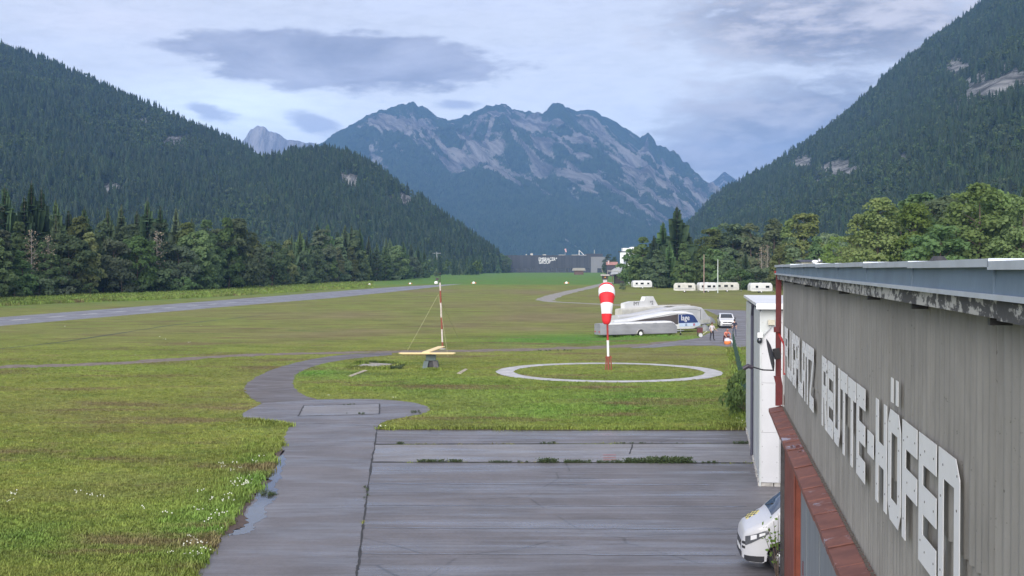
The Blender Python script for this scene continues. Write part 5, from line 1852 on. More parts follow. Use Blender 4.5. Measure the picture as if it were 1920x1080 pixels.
skin_m = mat('skin', (0.42, 0.25, 0.18), 0.6, 0.06, 6)
c_white = mat('white_shirt', (0.56, 0.52, 0.54), 0.8, 0.08, 5)
c_black = mat('black_trousers', (0.020, 0.019, 0.028), 0.8, 0.2, 5)
c_navy = mat('navy_jacket', (0.014, 0.015, 0.035), 0.8, 0.2, 5)
c_slate = mat('slate_trousers', (0.08, 0.09, 0.13), 0.8, 0.2, 5)
c_coral = mat('coral_top', (0.66, 0.20, 0.14), 0.8, 0.1, 5)
c_dred = mat('dark_red_trousers', (0.09, 0.016, 0.024), 0.8, 0.2, 5)
shoe = mat('shoe', (0.03, 0.028, 0.028), 0.6, 0.2, 5)
hair_d = mat('hair_brown', (0.10, 0.055, 0.035), 0.7, 0.2, 9)
hair_b = mat('hair_black', (0.02, 0.018, 0.018), 0.7, 0.2, 9)


def standing(splay=.12, armr=((.28, -.04, 1.16), (.42, -.16, .98)), arml=((-.27, .02, 1.14), (-.22, -.12, .93)), sleeve=0):
    J, reg = {}, {}
    J['pelvis'] = ((0, 0, .96), (.155, .115), None)
    J['waist'] = ((0, 0, 1.10), (.140, .105), 'pelvis'); reg['waist'] = 0
    J['chest'] = ((0, .01, 1.32), (.165, .115), 'waist'); reg['chest'] = 0
    for s_, n_, A in ((1, 'r', armr), (-1, 'l', arml)):
        J['sh' + n_] = ((s_ * .20, .01, 1.41), .062, 'chest'); reg['sh' + n_] = 0
        h_ = Vector(A[1]) - Vector(A[0])
        arm_hand(J, reg, n_, None, A[0], A[1], h_, 'sh' + n_, 2, 0)
        J['hip' + n_] = ((s_ * .10, 0, .90), .100, 'pelvis'); reg['hip' + n_] = 1
        J['kn' + n_] = ((s_ * (.10 + splay * .45), -.02, .49), .062, 'hip' + n_); reg['kn' + n_] = 1
        J['an' + n_] = ((s_ * (.10 + splay), .02, .10), .046, 'kn' + n_); reg['an' + n_] = 1
        J['to' + n_] = ((s_ * (.12 + splay), -.17, .045), (.046, .034), 'an' + n_); reg['to' + n_] = 3
    head_joints(J, reg, (0, .0, 1.42), 2)
    return J, reg


J, reg = standing()
person('person in white shirt and black trousers standing by the trailer noses', J, reg, [c_white, c_black, skin_m, shoe], ground(1335, 638.5), R(25), hair_d)
J, reg = standing(.06, ((.25, .0, 1.14), (.22, -.16, .93)), ((-.25, .0, 1.14), (-.20, -.18, .98)))
o = person('person in dark navy jacket standing beside the white car', J, reg, [c_navy, c_slate, skin_m, shoe], ground(1377, 631), R(-20), hair_b)
# crouching, bent forward over the bundle
J, reg = {}, {}
J['pelvis'] = ((0, .28, .52), (.155, .12), None)
J['waist'] = ((0, .14, .66), (.145, .115), 'pelvis'); reg['waist'] = 0
J['chest'] = ((0, -.06, .84), (.165, .125), 'waist'); reg['chest'] = 0
for s_, n_ in ((1, 'r'), (-1, 'l')):
    J['sh' + n_] = ((s_ * .20, -.10, .90), .062, 'chest'); reg['sh' + n_] = 0
    arm_hand(J, reg, n_, None, (s_ * .30, -.24, .70), (s_ * .20, -.42, .50), (-s_ * .3, -.5, -.5), 'sh' + n_, 2, 0)
    J['hip' + n_] = ((s_ * .12, .26, .48), .105, 'pelvis'); reg['hip' + n_] = 1
    J['kn' + n_] = ((s_ * .30, -.14, .52), .068, 'hip' + n_); reg['kn' + n_] = 1
    J['an' + n_] = ((s_ * .26, .10, .10), .048, 'kn' + n_); reg['an' + n_] = 1
    J['to' + n_] = ((s_ * .28, -.10, .045), (.046, .034), 'an' + n_); reg['to' + n_] = 3
head_joints(J, reg, (0, -.12, .92), 2, (0, -.45, .85))
gq = ground(1362, 641)
person('person in coral top crouching over a white and orange bundle', J, reg, [c_coral, c_dred, skin_m, shoe], gq, R(14), mat('hair_red', (0.40, 0.13, 0.09), 0.7, 0.15, 9))
bd = thing('equipment_bag', 'white and orange rounded bag on the ground before the crouching person', 'bag')
g = ground(1364, 645.5); bd.location = (g.x, g.y, 0)
MB().loft([[(.30 * r_ * math.cos(2 * PI * j / 16), .24 * r_ * math.sin(2 * PI * j / 16), z) for j in range(16)] for r_, z in ((.8, .0), (1.0, .06), (1.05, .20), (.98, .30))]).build('lower_half', mat('bag_orange', (0.70, 0.20, 0.05), 0.6, 0.1, 6), bd, True)
MB().loft([[(.29 * r_ * math.cos(2 * PI * j / 16), .235 * r_ * math.sin(2 * PI * j / 16), z) for j in range(16)] for r_, z in ((1.0, .301), (1.0, .40), (.80, .50), (.40, .56))]).build('upper_half', c_white, bd, True)
MB().tube([(.2, -.05, .42), (.36, -.08, .36), (.46, -.1, .10)], .05, 8).build('strap', white_paint, bd)

# ================================================================== BUILDINGS FAR OFF
YF = 1445.0
def fx(px): return (px - 960) / F * YF
def fz(py): return CAMH + (HZ - py) / F * YF
m_fac = mat('anthracite_cladding', (0.028, 0.032, 0.043), 0.6, 0.08, .05)
m_fac2 = mat('anthracite_cladding_light', (0.037, 0.041, 0.053), 0.6, 0.08, .05)
m_fgrey = mat('light_grey_cladding', (0.17, 0.17, 0.18), 0.6, 0.08, .05)
m_fwin = mat('factory_glass', (0.012, 0.015, 0.022), 0.2, 0.2, .2, spec=.7)
fac = thing('factory', 'long low anthracite factory hall with white lettering at the far end of the field', 'factory', (fx(947), YF, 0))
X0 = fx(947)
def lx_(px): return fx(px) - X0
zt_f = fz(478.5)
n_p = 34
MB().box(lx_(948), lx_(1108), .6, 60, 0, zt_f - .4).build('core', MATS['jamb_dark'], fac)
pw = (lx_(1108) - lx_(947)) / n_p
zw = fz(502.5)
for i in range(n_p):
    MB().box(i * pw + .06, (i + 1) * pw - .06, -.1 * (i % 2), .6, zw, zt_f).build('facade_panel', m_fac if (i * 7) % 3 else m_fac2, fac)
MB().box(lx_(940.5), -.1, .2, 8, 0, zt_f - 3.5).build('side_wing', m_fac, fac)
groups = [(953, 962), (966, 977), (983, 1001), (1013, 1027), (1029, 1042), (1045, 1059), (1061, 1075), (1099, 1106)]
last = 947
for a, b_ in groups:
    MB().box(lx_(last), lx_(a), .05, .6, 0, zw - .05).build('pier', m_fac2, fac)
    w_ = MB().box(lx_(a), lx_(b_), .45, .6, fz(509.5), zw - .05).build('window', m_fwin, fac)
    nb = 4
    for i in range(nb):
        q = lx_(a) + (lx_(b_) - lx_(a)) * (i + .5) / nb
        MB().box(q - .18, q + .18, .30, .44, fz(509.5), zw - .05).build('mullion', m_fac2, w_)
    MB().box(lx_(a), lx_(b_), .05, .6, 0, fz(509.5)).build('plinth', m_fac2, fac)
    last = b_
MB().box(lx_(last), lx_(1108), .05, .6, 0, zw - .05).build('pier', m_fac2, fac)
# light grey block with set back part
for i in range(6):
    a = lx_(1108) + i * (lx_(1138) - lx_(1108)) / 6
    MB().box(a + .05, a + (lx_(1138) - lx_(1108)) / 6 - .05, -.6, 14, 0, fz(481.5)).build('light_panel', m_fgrey, fac)
MB().box(lx_(1100), lx_(1132), 16, 50, 0, fz(475.5)).build('upper_storey', m_fac, fac)
MB().box(lx_(1120), lx_(1134), -.75, -.62, 0, fz(503)).build('window', m_fwin, fac)
m_sgn = mat('sign_white', (0.85, 0.85, 0.85), 0.5, 0.02, 1)
for txt, py_, sz in (('EMBRACER', 486.3, 5.6), ('GROUP', 492.0, 5.6)):
    me_t = text_mesh(txt, sz, .12, m_sgn)
    xs_ = [v.co.x for v in me_t.vertices]
    wpx = (1010, 1041.5) if txt == 'EMBRACER' else (1010.5, 1032)
    s_ = (lx_(wpx[1]) - lx_(wpx[0])) / (max(xs_) - min(xs_))
    for v in me_t.vertices:
        v.co.x = (v.co.x - min(xs_)) * s_
        # heavier strokes
    o = obj('sign_lettering', me_t, fac, (lx_(wpx[0]), -.35, fz(py_)), (PI / 2, 0, 0))
MB().box(-.8, .8, -.1, .1, -.25, .25).box(-.25, .25, -.1, .1, -.8, .8).build('sign_lettering', m_sgn, fac, loc=(lx_(1043.3), -.3, fz(484.3)))
# roof furniture
MB().tube([(0, 0, 0), (0, 0, fz(466) - zt_f + 1)], .22, 6).build('roof_mast', galv, fac, loc=(lx_(1060), 6, zt_f - 1))
MB().loft([[(x, 1.1 * r_ * math.cos(2 * PI * j / 10), 1.1 * r_ * math.sin(2 * PI * j / 10)) for j in range(10)] for x, r_ in ((0, 1), (2, .85), (4.2, .6))]).build('roof_windsock', mat('pink_sock', (0.75, 0.45, 0.48), 0.6, 0.1, 1), fac, loc=(lx_(1060), 6, fz(466.5)), rot=(0, R(70), 0))
MB().tube([(0, 0, 0), (0, 0, 6.2)], .45, 8).tube([(.2, 0, 6.2), (6.0, 0, .4)], .35, 8).tube([(0, 0, .3), (9, 0, .3)], .3, 8).build('roof_frame', white_paint, fac, loc=(lx_(1086.5), 8, zt_f - .3))
for px_, h_, w2 in ((987, 1.6, 1.4), (997, 2.6, 3.0), (1021, 1.4, 4.0), (1054, 1.0, 8), (1080, 1.0, 10), (1115, 4.5, .5)):
    MB().box(-w2 / 2, w2 / 2, 0, 2, 0, h_).build('roof_unit', m_gel2, fac, loc=(lx_(px_), 6, zt_f - .38 if px_ < 1108 else fz(475.5) - .02))

kd = thing('field_shed', 'small dark shed with pale roof before the factory', 'shed')
g = ground(1086, 515.0); kd.location = (g.x, g.y, 0)
k = g.y / F
MB().box(-9 * k, 8 * k, 0, 7, 0, 8 * k).build('wall', mat('brown_wall', (0.11, 0.065, 0.05), 0.8, 0.15, .4), kd)
MB().prism([(-13 * k, 7.6 * k), (12 * k, 7.6 * k), (10 * k, 12.5 * k), (-11 * k, 12.5 * k)], -1.0, 8.0, 'XZ').build('roof', mat('pale_shed_roof', (0.30, 0.28, 0.25), 0.8, 0.1, .4), kd)

# white modern house, partly behind the trees
hs = thing('white_house', 'white modern apartment house with flat dark roof edges behind the trees', 'house')
YH = 800.0
def hx(px): return (px - 1163) / F * YH
def hzz(py): return CAMH + (HZ - py) / F * YH
hs.location = ((1163 - 960) / F * YH, YH, 0)
m_hw = mat('house_white', (0.80, 0.80, 0.80), 0.6, 0.03, .5)
m_hd = mat('house_dark', (0.04, 0.04, 0.055), 0.6, 0.1, .5)
MB().box(hx(1163), hx(1169), 0, 3, 0, hzz(473)).build('pillar', m_hw, hs)
MB().box(hx(1177), hx(1182), 0, 3, 0, hzz(473)).build('pillar', m_hw, hs)
MB().box(hx(1169), hx(1177), 0.05, 3, hzz(478), hzz(473)).build('lintel', m_hw, hs)
wn = MB().box(hx(1169), hx(1177), 1.6, 3, hzz(483), hzz(478)).build('window', m_hd, hs)
MB().box(hx(1172.8), hx(1173.2), 1.5, 1.59, hzz(483), hzz(478)).build('mullion', m_hw, wn)
MB().box(hx(1169), hx(1177), 1.3, 3, 0, hzz(483.2)).build('balcony_screen', mat('grey_screen', (0.25, 0.26, 0.32), 0.6, 0.1, .6), hs)
MB().box(hx(1161), hx(1183), -.4, 9, hzz(473) + .01, hzz(471)).build('roof', m_hd, hs)
MB().box(hx(1168), hx(1183), 2, 12, hzz(471) + .01, hzz(465)).build('penthouse', m_hw, hs)
ph = MB().box(hx(1183) + .02, hx(1200), .5, 12, hzz(471.5), hzz(463)).build('penthouse', m_hw, hs)
MB().box(hx(1185), hx(1187), .42, .49, hzz(468.5), hzz(465.5)).build('window', m_hd, ph)
MB().box(hx(1192), hx(1195), .42, .49, hzz(470.5), hzz(467)).build('window', m_hd, ph)
MB().box(hx(1182) + .03, hx(1200), 1.2, 12, 0, hzz(471.5) - .02).build('wall', m_hd, hs)
for py_ in (476, 482, 488):
    MB().box(hx(1183), hx(1190), .6, 1.19, hzz(py_ + 1.2), hzz(py_ - 1.2)).build('balcony', m_gel2, hs)

rh = thing('red_roof_house', 'small house with a pinkish tiled roof left of the white apartment house', 'house')
g = Vector(((1138 - 960) / F * 900, 900, 0)); rh.location = g
k = 900 / F
MB().box(0, 20 * k, 0, 8, 0, CAMH + 3 * k).build('wall', mat('dark_wall', (0.05, 0.045, 0.06), 0.8, 0.1, .5), rh)
MB().prism([(-.6, CAMH + 3 * k), (8.8, CAMH + 3 * k), (4, CAMH + 9 * k)], -.8 * k, 21 * k, 'YZ').build('roof', mat('pink_tile', (0.34, 0.17, 0.14), 0.8, 0.12, .6), rh)
MB().box(2 * k, 4.5 * k, 1, 2.4, CAMH + 4 * k, CAMH + 11.5 * k).build('chimney', mat('pink_wall', (0.5, 0.36, 0.36), 0.8, 0.1, .6), rh)

# grey roofed barn at the edge of the wood
bn = thing('barn', 'barn with a broad hipped grey roof at the edge of the right wood', 'barn')
YB = 500.0
def bxx(px): return (px - 1160) / F * YB
def bz(py): return CAMH + (HZ - py) / F * YB
bn.location = ((1160 - 960) / F * YB, YB, 0)
m_broof = mat('grey_shingle', (0.30, 0.31, 0.32), 0.8, 0.12, .8, bump=.3, bscale=5)
MB().add([(bxx(1144), -1, bz(515)), (bxx(1163), -1, bz(513)), (bxx(1180), 3, bz(507)), (bxx(1180), 9, bz(507)), (bxx(1150), 9, bz(506)), (bxx(1151), 2.2, bz(505)), (bxx(1163), 4, bz(497.5)), (bxx(1172), 5, bz(499))],
         [(0, 1, 6, 5), (1, 2, 7, 6), (2, 3, 7), (5, 6, 7, 3, 4), (0, 5, 4)]).add([(bxx(1144), -.9, bz(515.6)), (bxx(1163), -.9, bz(513.6)), (bxx(1179), 3, bz(507.6)), (bxx(1179), 9, bz(507.6)), (bxx(1150), 9, bz(507))], [(0, 1, 2, 3, 4)]).build('roof', m_broof, bn)
MB().tube([(bxx(1163), -1.1, bz(513.8)), (bxx(1181), 2.9, bz(507.6))], .22, 6).build('eaves_beam', mat('brown_beam', (0.14, 0.065, 0.045), 0.7, 0.1, 2), bn)
MB().box(bxx(1154), bxx(1176), 1.0, 8, 0, bz(515)).build('wall', mat('dark_timber', (0.035, 0.028, 0.026), 0.8, 0.2, 1), bn)
MB().box(bxx(1140), bxx(1160), .2, .5, bz(508.5), bz(507.5)).build('beam', m_gel2, bn)
MB().tube([(bxx(1148), -.7, 0), (bxx(1148), -.7, bz(515))], .12, 6).build('post', MATS['brown_beam'], bn)
wv = thing('white_tank', 'small white tank standing beside the dark barn wall', 'tank')
g = ground(1168, 531); wv.location = (g.x, g.y - 30, 0)
MB().lathe([(.35, 0), (.5, .2), (.5, 1.2), (.3, 1.5)], 12).build('tank', white_paint, wv, True)
MB().lathe([(.18, 1.49), (.18, 1.6)], 10).build('lid', dark_plastic, wv)

# small house glimpsed over the hangar roof
sh = thing('small_house', 'small pale house with dark roof glimpsed among trees over the hangar roof', 'house')
Yq = 335.0
k = Yq / F
sh.location = ((1543 - 960) / F * Yq, Yq, 0)
MB().box(-40 * k, 4 * k, 0, 7, 0, CAMH + 9 * k).build('wall', m_gel2, sh)
MB().prism([(-.6, CAMH + 9 * k), (7.6, CAMH + 9 * k), (3.5, CAMH + 13 * k)], -43 * k, 6 * k, 'YZ').build('roof', MATS['house_dark'], sh)
MB().box(-7 * k, -4 * k, .5, 1.2, CAMH + 9 * k, CAMH + 15 * k).build('chimney', white_paint, sh)
# ground marker stones near the wood and a far pylon
py_t = thing('pylon', 'thin pale power pylon before the dark foot of the knoll', 'pylon')
Yq = 1250.0
a = at(819, 472, Yq); py_t.location = (a.x, Yq, 0)
MB().tube([(0, 0, 0), (0, 0, a.z)], [.5, .25], 6).build('mast', galv, py_t)
for dz in (1.5, 5.5):
    MB().box(-4.2, 4.2, -.15, .15, a.z - dz - .15, a.z - dz + .15).build('crossarm', galv, py_t)

# ================================================================== TREES
def leaf_mat(name, c1, c2, trans=0.5):
    m = bpy.data.materials.new(name)
    m.use_nodes = True
    t = NT(m.node_tree)
    t.n.clear()
    ri = t.node('ShaderNodeObjectInfo').outputs['Random']
    tcn = t.node('ShaderNodeTexCoord').outputs['Object']
    n = t.noise(tcn, 0.55, 4, 0.6)
    c = t.mix(t.step(n, 0.32, 0.68), c1, c2)
    hs = t.node('ShaderNodeHueSaturation')
    t.put(hs.inputs['Hue'], t.math('ADD', 0.485, t.math('MULTIPLY', ri, 0.03)))
    t.put(hs.inputs['Saturation'], t.math('ADD', 0.82, t.math('MULTIPLY', t.math('FRACT', t.math('MULTIPLY', ri, 7.3)), 0.35)))
    t.put(hs.inputs['Value'], t.math('ADD', 0.66, t.math('MULTIPLY', t.math('FRACT', t.math('MULTIPLY', ri, 13.7)), 0.75)))
    t.put(hs.inputs['Color'], c)
    d = t.node('ShaderNodeBsdfDiffuse'); t.put(d.inputs[0], hs.outputs[0])
    tr_ = t.node('ShaderNodeBsdfTranslucent'); t.put(tr_.inputs[0], hs.outputs[0])
    mx = t.node('ShaderNodeMixShader'); mx.inputs[0].default_value = trans
    t.l.new(d.outputs[0], mx.inputs[1]); t.l.new(tr_.outputs[0], mx.inputs[2])
    o = t.node('ShaderNodeOutputMaterial'); t.l.new(mx.outputs[0], o.inputs[0])
    return m


lf_green = leaf_mat('leaf_green', (0.128, 0.190, 0.086), (0.170, 0.235, 0.106))
lf_olive = leaf_mat('leaf_olive', (0.165, 0.205, 0.088), (0.225, 0.255, 0.116))
lf_bright = leaf_mat('leaf_bright', (0.140, 0.215, 0.062), (0.200, 0.275, 0.088))
lf_grey = leaf_mat('leaf_grey_green', (0.110, 0.150, 0.088), (0.150, 0.185, 0.108))
nd_dark = leaf_mat('needles_dark', (0.046, 0.076, 0.044), (0.074, 0.110, 0.056), 0.2)
nd_mid = leaf_mat('needles_mid', (0.070, 0.108, 0.052), (0.105, 0.148, 0.070), 0.2)
m_bark = mat('bark', (0.12, 0.09, 0.07), 0.9, 0.25, 3, bump=.5)
m_bark_p = mat('pale_bark', (0.42, 0.38, 0.33), 0.8, 0.2, 4, col2=(0.24, 0.21, 0.18))
m_twig = mat('bare_twig', (0.26, 0.20, 0.14), 0.9, 0.2, 3)


def cards(centers, sizes, out_dir=None, rs=None):
    """many leaf-sized four-sided faces; out_dir turns their flat side outwards as leaves grow"""
    rs = rs or np.random.default_rng(1)
    n = len(centers)
    nrm = rs.normal(size=(n, 3)) * .75
    if out_dir is not None:
        nrm += out_dir
        nrm[:, 2] += .35
    nrm /= np.linalg.norm(nrm, axis=1)[:, None]
    u = rs.normal(size=(n, 3))
    u -= (u * nrm).sum(1)[:, None] * nrm
    u /= np.linalg.norm(u, axis=1)[:, None]
    w_ = np.cross(nrm, u)
    s_ = np.asarray(sizes)[:, None]
    V = np.stack([centers - u * s_ * .55, centers + w_ * s_ * .40, centers + u * s_ * .55, centers - w_ * s_ * .40], 1).reshape(-1, 3)
    return V, np.arange(4 * n).reshape(n, 4)


def np_mesh(name, V, Fc, m):
    me = bpy.data.meshes.new(name)
    nv, nf = len(V), len(Fc)
    me.vertices.add(nv); me.vertices.foreach_set('co', np.asarray(V, np.float32).ravel())
    k = Fc.shape[1]
    me.loops.add(nf * k); me.loops.foreach_set('vertex_index', np.asarray(Fc, np.int32).ravel())
    me.polygons.add(nf)
    me.polygons.foreach_set('loop_start', np.arange(0, nf * k, k, dtype=np.int32))
    me.update(calc_edges=True)
    me.materials.append(m)
    return me


def broadleaf(seed, h=16.0, wd=9.0, n_leaf=1900, m=lf_green, trunk_h=.22, bark=m_bark, shape=0, leaf=.55, nclump=34):
    """crown and trunk meshes; the tree stands at the origin"""
    rs = np.random.default_rng(seed)
    cl = []
    def prof(k):
        if shape == 0: return math.sin(PI * (.13 + .80 * k)) ** .65            # round
        if shape == 1: return (1 - k) ** .62 * (.55 + .45 * min(1, k * 4))     # egg, pointed
        return .75 * (1 - .45 * abs(2 * k - .9))                               # column
    while len(cl) < nclump:
        k = rs.uniform(0, 1)
        rad = prof(k)
        if rs.uniform(0, 1) > .25 + .75 * rad: continue
        z = trunk_h * h + (1 - trunk_h) * h * k
        rr = wd / 2 * rad * math.sqrt(rs.uniform(.30, 1.0)) * rs.uniform(.85, 1.1)
        th = rs.uniform(0, 2 * PI)
        cl.append((rr * math.cos(th), rr * math.sin(th), min(z, h * .965), rs.uniform(.11, .20) * wd * (1.1 - .4 * k)))
    cl.append((rs.normal() * .3, rs.normal() * .3, h * .95, .10 * wd))
    per = n_leaf // len(cl)
    C, Sz, O = [], [], []
    for x, y, z, r_ in cl:
        q = rs.normal(size=(per, 3))
        q /= np.linalg.norm(q, axis=1)[:, None]
        q[:, 2] = np.where(q[:, 2] < -.3, -q[:, 2], q[:, 2])
        o_ = q.copy()
        q *= (rs.uniform(.5, 1.0, size=(per, 1)) ** .5) * r_ * np.array([1.15, 1.15, .85])
        c_ = q + np.array([x, y, z])
        oc = c_ - np.array([0, 0, h * .45]); oc /= np.linalg.norm(oc, axis=1)[:, None] + 1e-6
        C.append(c_); Sz.append(rs.uniform(.6, 1.35, per) * leaf); O.append(o_ * .8 + oc * .6)
    V, Fc = cards(np.concatenate(C), np.concatenate(Sz), np.concatenate(O), rs=rs)
    crown = np_mesh('crown', V, Fc, m)
    mb = MB()
    bend = rs.normal(size=2) * .25
    mb.tube([(0, 0, -.2), (bend[0] * .4, bend[1] * .4, h * .25), (bend[0], bend[1], h * .55), (bend[0] * .8, bend[1], h * .85)], [h * .017, h * .013, h * .008, h * .003], 7)
    for x, y, z, r_ in cl[::3]:
        zz = max(h * .18, z - math.hypot(x, y) * .8)
        mb.tube([(bend[0] * zz / h, bend[1] * zz / h, zz), (x * .55, y * .55, (zz + z) / 2 + .2), (x, y, z)], [h * .006, h * .004, h * .0015], 4, cap=False)
    trunk = mb.mesh('trunk', bark, fix=False)
    return crown, trunk


def spruce(seed, h=26.0, wd=6.5, m=nd_dark, sparse=1.0, base=.06, bark=m_bark):
    rs = np.random.default_rng(seed)
    V, Fc = [], []
    z = h * base
    while z < h * .985:
        k = z / h
        L = wd / 2 * (1 - k) ** .95 * rs.uniform(.70, 1.15) + .12
        nb = max(5, int((7 + 6 * (1 - k)) * sparse))
        th0 = rs.uniform(0, 6.3)
        for j in range(nb):
            th = th0 + 2 * PI * j / nb + rs.uniform(-.25, .25)
            l_ = L * rs.uniform(.42, 1.18)
            drop = rs.uniform(.18, .42) * l_
            d = np.array([math.cos(th), math.sin(th), 0]); s_ = np.array([-math.sin(th), math.cos(th), 0])
            zz = z + rs.uniform(-.25, .25)
            w_ = (.22 + .20 * l_) * rs.uniform(.8, 1.2)
            p0 = np.array([0, 0, zz]); p1 = d * l_ * .55 + np.array([0, 0, zz - drop * .35]); p2 = d * l_ + np.array([0, 0, zz - drop + .12 * l_])
            b_ = len(V)
            hang = np.array([0, 0, -w_ * .75])
            V += [p0, p1 + s_ * w_ + hang * .5, p1, p1 - s_ * w_ + hang * .5, p2, p1 * .55 + hang * 1.4, p2 * .86 + hang * 1.2]
            Fc += [(b_, b_ + 1, b_ + 2, b_ + 2), (b_, b_ + 2, b_ + 3, b_ + 3), (b_ + 2, b_ + 1, b_ + 4, b_ + 4), (b_ + 2, b_ + 4, b_ + 3, b_ + 3), (b_ + 2, b_ + 5, b_ + 6, b_ + 4)]
        z += (.70 + .034 * h * (1 - k)) * rs.uniform(.75, 1.25)
    me = bpy.data.meshes.new('crown')
    me.from_pydata([tuple(v) for v in V], [], [tuple(dict.fromkeys(f)) for f in Fc])
    me.materials.append(m)
    tr_ = MB().tube([(0, 0, -.2), (0, 0, h * .5), (0, 0, h)], [h * .014, h * .008, .02], 7).mesh('trunk', bark, fix=False)
    return me, tr_


def shrub(seed, h=4.5, wd=6.0, n_leaf=700, m=lf_green, leaf=.42):
    return broadleaf(seed, h, wd, n_leaf, m, .02, m_bark, 0, leaf, 16)


def bare(seed, h=16):
    rs = np.random.default_rng(seed)
    mb = MB()
    mb.tube([(0, 0, -.2), (.1, .05, h * .5), (.0, .1, h)], [.14, .09, .02], 6)
    for i in range(46):
        z = h * rs.uniform(.3, .95); th = rs.uniform(0, 6.3); l_ = rs.uniform(.8, 2.6) * (1.15 - z / h)
        e = Vector((math.cos(th) * l_, math.sin(th) * l_, z + l_ * .8))
        mb.tube([(0.05, .05, z), (e.x * .6, e.y * .6, z + l_ * .3), e], [.03, .02, .008], 4, cap=False)
        for q in range(3):
            mb.tube([e * .8 + Vector((0, 0, z * .2)), e + Vector(rs.normal(size=3) * .45)], [.016, .006], 3, cap=False)
    rs2 = np.random.default_rng(seed + 1)
    C = np.stack([rs2.normal(size=160) * .9, rs2.normal(size=160) * .9, rs2.uniform(h * .4, h, 160)], 1)
    V, Fc = cards(C, rs2.uniform(.2, .5, 160), rs=rs2)
    return np_mesh('crown', V, Fc, m_twig), mb.mesh('trunk', m_bark_p, fix=False)


KIND = {
    'round': [broadleaf(s_, 16, 12.5, 5200, lf_green, .05, m_bark, 0, .80, 60) for s_ in (1, 2, 3)] + [broadleaf(4, 16, 12, 5200, lf_grey, .05, m_bark, 0, .80, 60)],
    'tall': [broadleaf(s_, 18, 10.0, 5200, lf_green, .05, m_bark, 1, .80, 60) for s_ in (11, 12)] + [broadleaf(13, 18, 9, 4600, lf_grey, .07, m_bark_p, 2, .80, 56)],
    'birch': [broadleaf(s_, 18, 9.5, 5200, lf_olive, .05, m_bark, 1, .76, 64) for s_ in (21, 22)] + [broadleaf(23, 18, 9.5, 5000, lf_olive, .06, m_bark_p, 2, .76, 60)],
    'spruce': [spruce(s_, 26, w_, m) for s_, w_, m in ((31, 14.5, nd_dark), (32, 13, nd_dark), (33, 15, nd_mid), (34, 13.5, nd_mid))],
    'shrub': [shrub(s_, 4.5, 7, 900, m, .6) for s_, m in ((41, lf_green), (42, lf_grey), (43, lf_green))],
    'bright': [broadleaf(s_, 18, 13, 8200, lf_bright, .04, m_bark, sh_, .56, 84) for s_, sh_ in ((51, 1), (52, 0), (53, 1))],
    'bigolive': [broadleaf(61, 20, 12, 8200, lf_olive, .03, m_bark, 1, .50, 84)],
    'bare': [bare(71), bare(72)],
    'column': [spruce(81, 18, 2.0, nd_dark, .9, .12)],
}
KH = {'round': 16, 'tall': 18, 'birch': 18, 'spruce': 26, 'shrub': 4.5, 'bright': 18, 'bigolive': 20, 'bare': 16, 'column': 18}
KN = {'round': 'broadleaf_tree', 'tall': 'broadleaf_tree', 'birch': 'birch_tree', 'spruce': 'spruce_tree', 'shrub': 'shrub', 'bright': 'broadleaf_tree', 'bigolive': 'birch_tree', 'bare': 'bare_tree', 'column': 'spruce_tree'}
TREES = []


def tree(kind, x, y, h, label, group=None, wide=1.0, var=None):
    vs_ = KIND[kind]
    cr, tk = vs_[random.randrange(len(vs_)) if var is None else var % len(vs_)]
    s_ = h / KH[kind]
    o = thing(KN[kind], label, 'shrub' if kind == 'shrub' else 'tree', (x, y, 0), random.uniform(0, 6.28), group)
    o.scale = (s_ * wide * random.uniform(.92, 1.08), s_ * wide * random.uniform(.92, 1.08), s_)
    obj('crown', cr, o)
    obj('trunk', tk, o)
    TREES.append((x, y))
    return o


LBASE = lin([(-400, 605), (0, 561), (150, 554), (300, 549), (450, 541), (600, 531.5), (640, 529), (730, 526), (830, 518)])
LTOPF = lin([(-400, 400), (0, 455), (60, 470), (120, 430), (170, 440), (240, 445), (330, 450), (390, 440), (430, 416), (470, 440), (520, 455), (560, 452), (600, 448), (680, 465), (740, 470), (815, 488), (830, 495)])
LTOPB = lin([(-400, 300), (0, 347), (30, 358), (60, 340), (90, 360), (130, 385), (200, 388), (275, 374), (300, 385), (350, 392), (385, 400), (410, 425), (430, 430), (500, 452), (540, 440), (570, 416), (600, 420), (640, 408), (665, 428), (700, 438), (760, 452), (800, 466), (830, 480)])
FG, BG_, SG = 'broadleaf trees along the wood edge behind the runway', 'dark spruces at the back of the wood behind the runway', 'shrubs at the foot of the wood behind the runway'
FL, BL_, SL_ = 'green broadleaf tree in the front of the wood behind the runway', 'dark spruce in the back row of the wood behind the runway', 'low green shrub at the foot of the wood behind the runway'
ML = 'pale barked slim tree in the front of the wood behind the runway'


def stand(px, extra):
    g = ground(px, float(LBASE(px)))
    Y = g.y + extra
    return (px - 960) / F * Y, Y


def sect(px):
    for lim, nm in ((130, 'at the left end of the wood'), (300, 'left of the middle of the wood'), (470, 'in the middle of the wood'), (650, 'right of the middle of the wood'), (9999, 'at the right end of the wood')):
        if px < lim: return nm


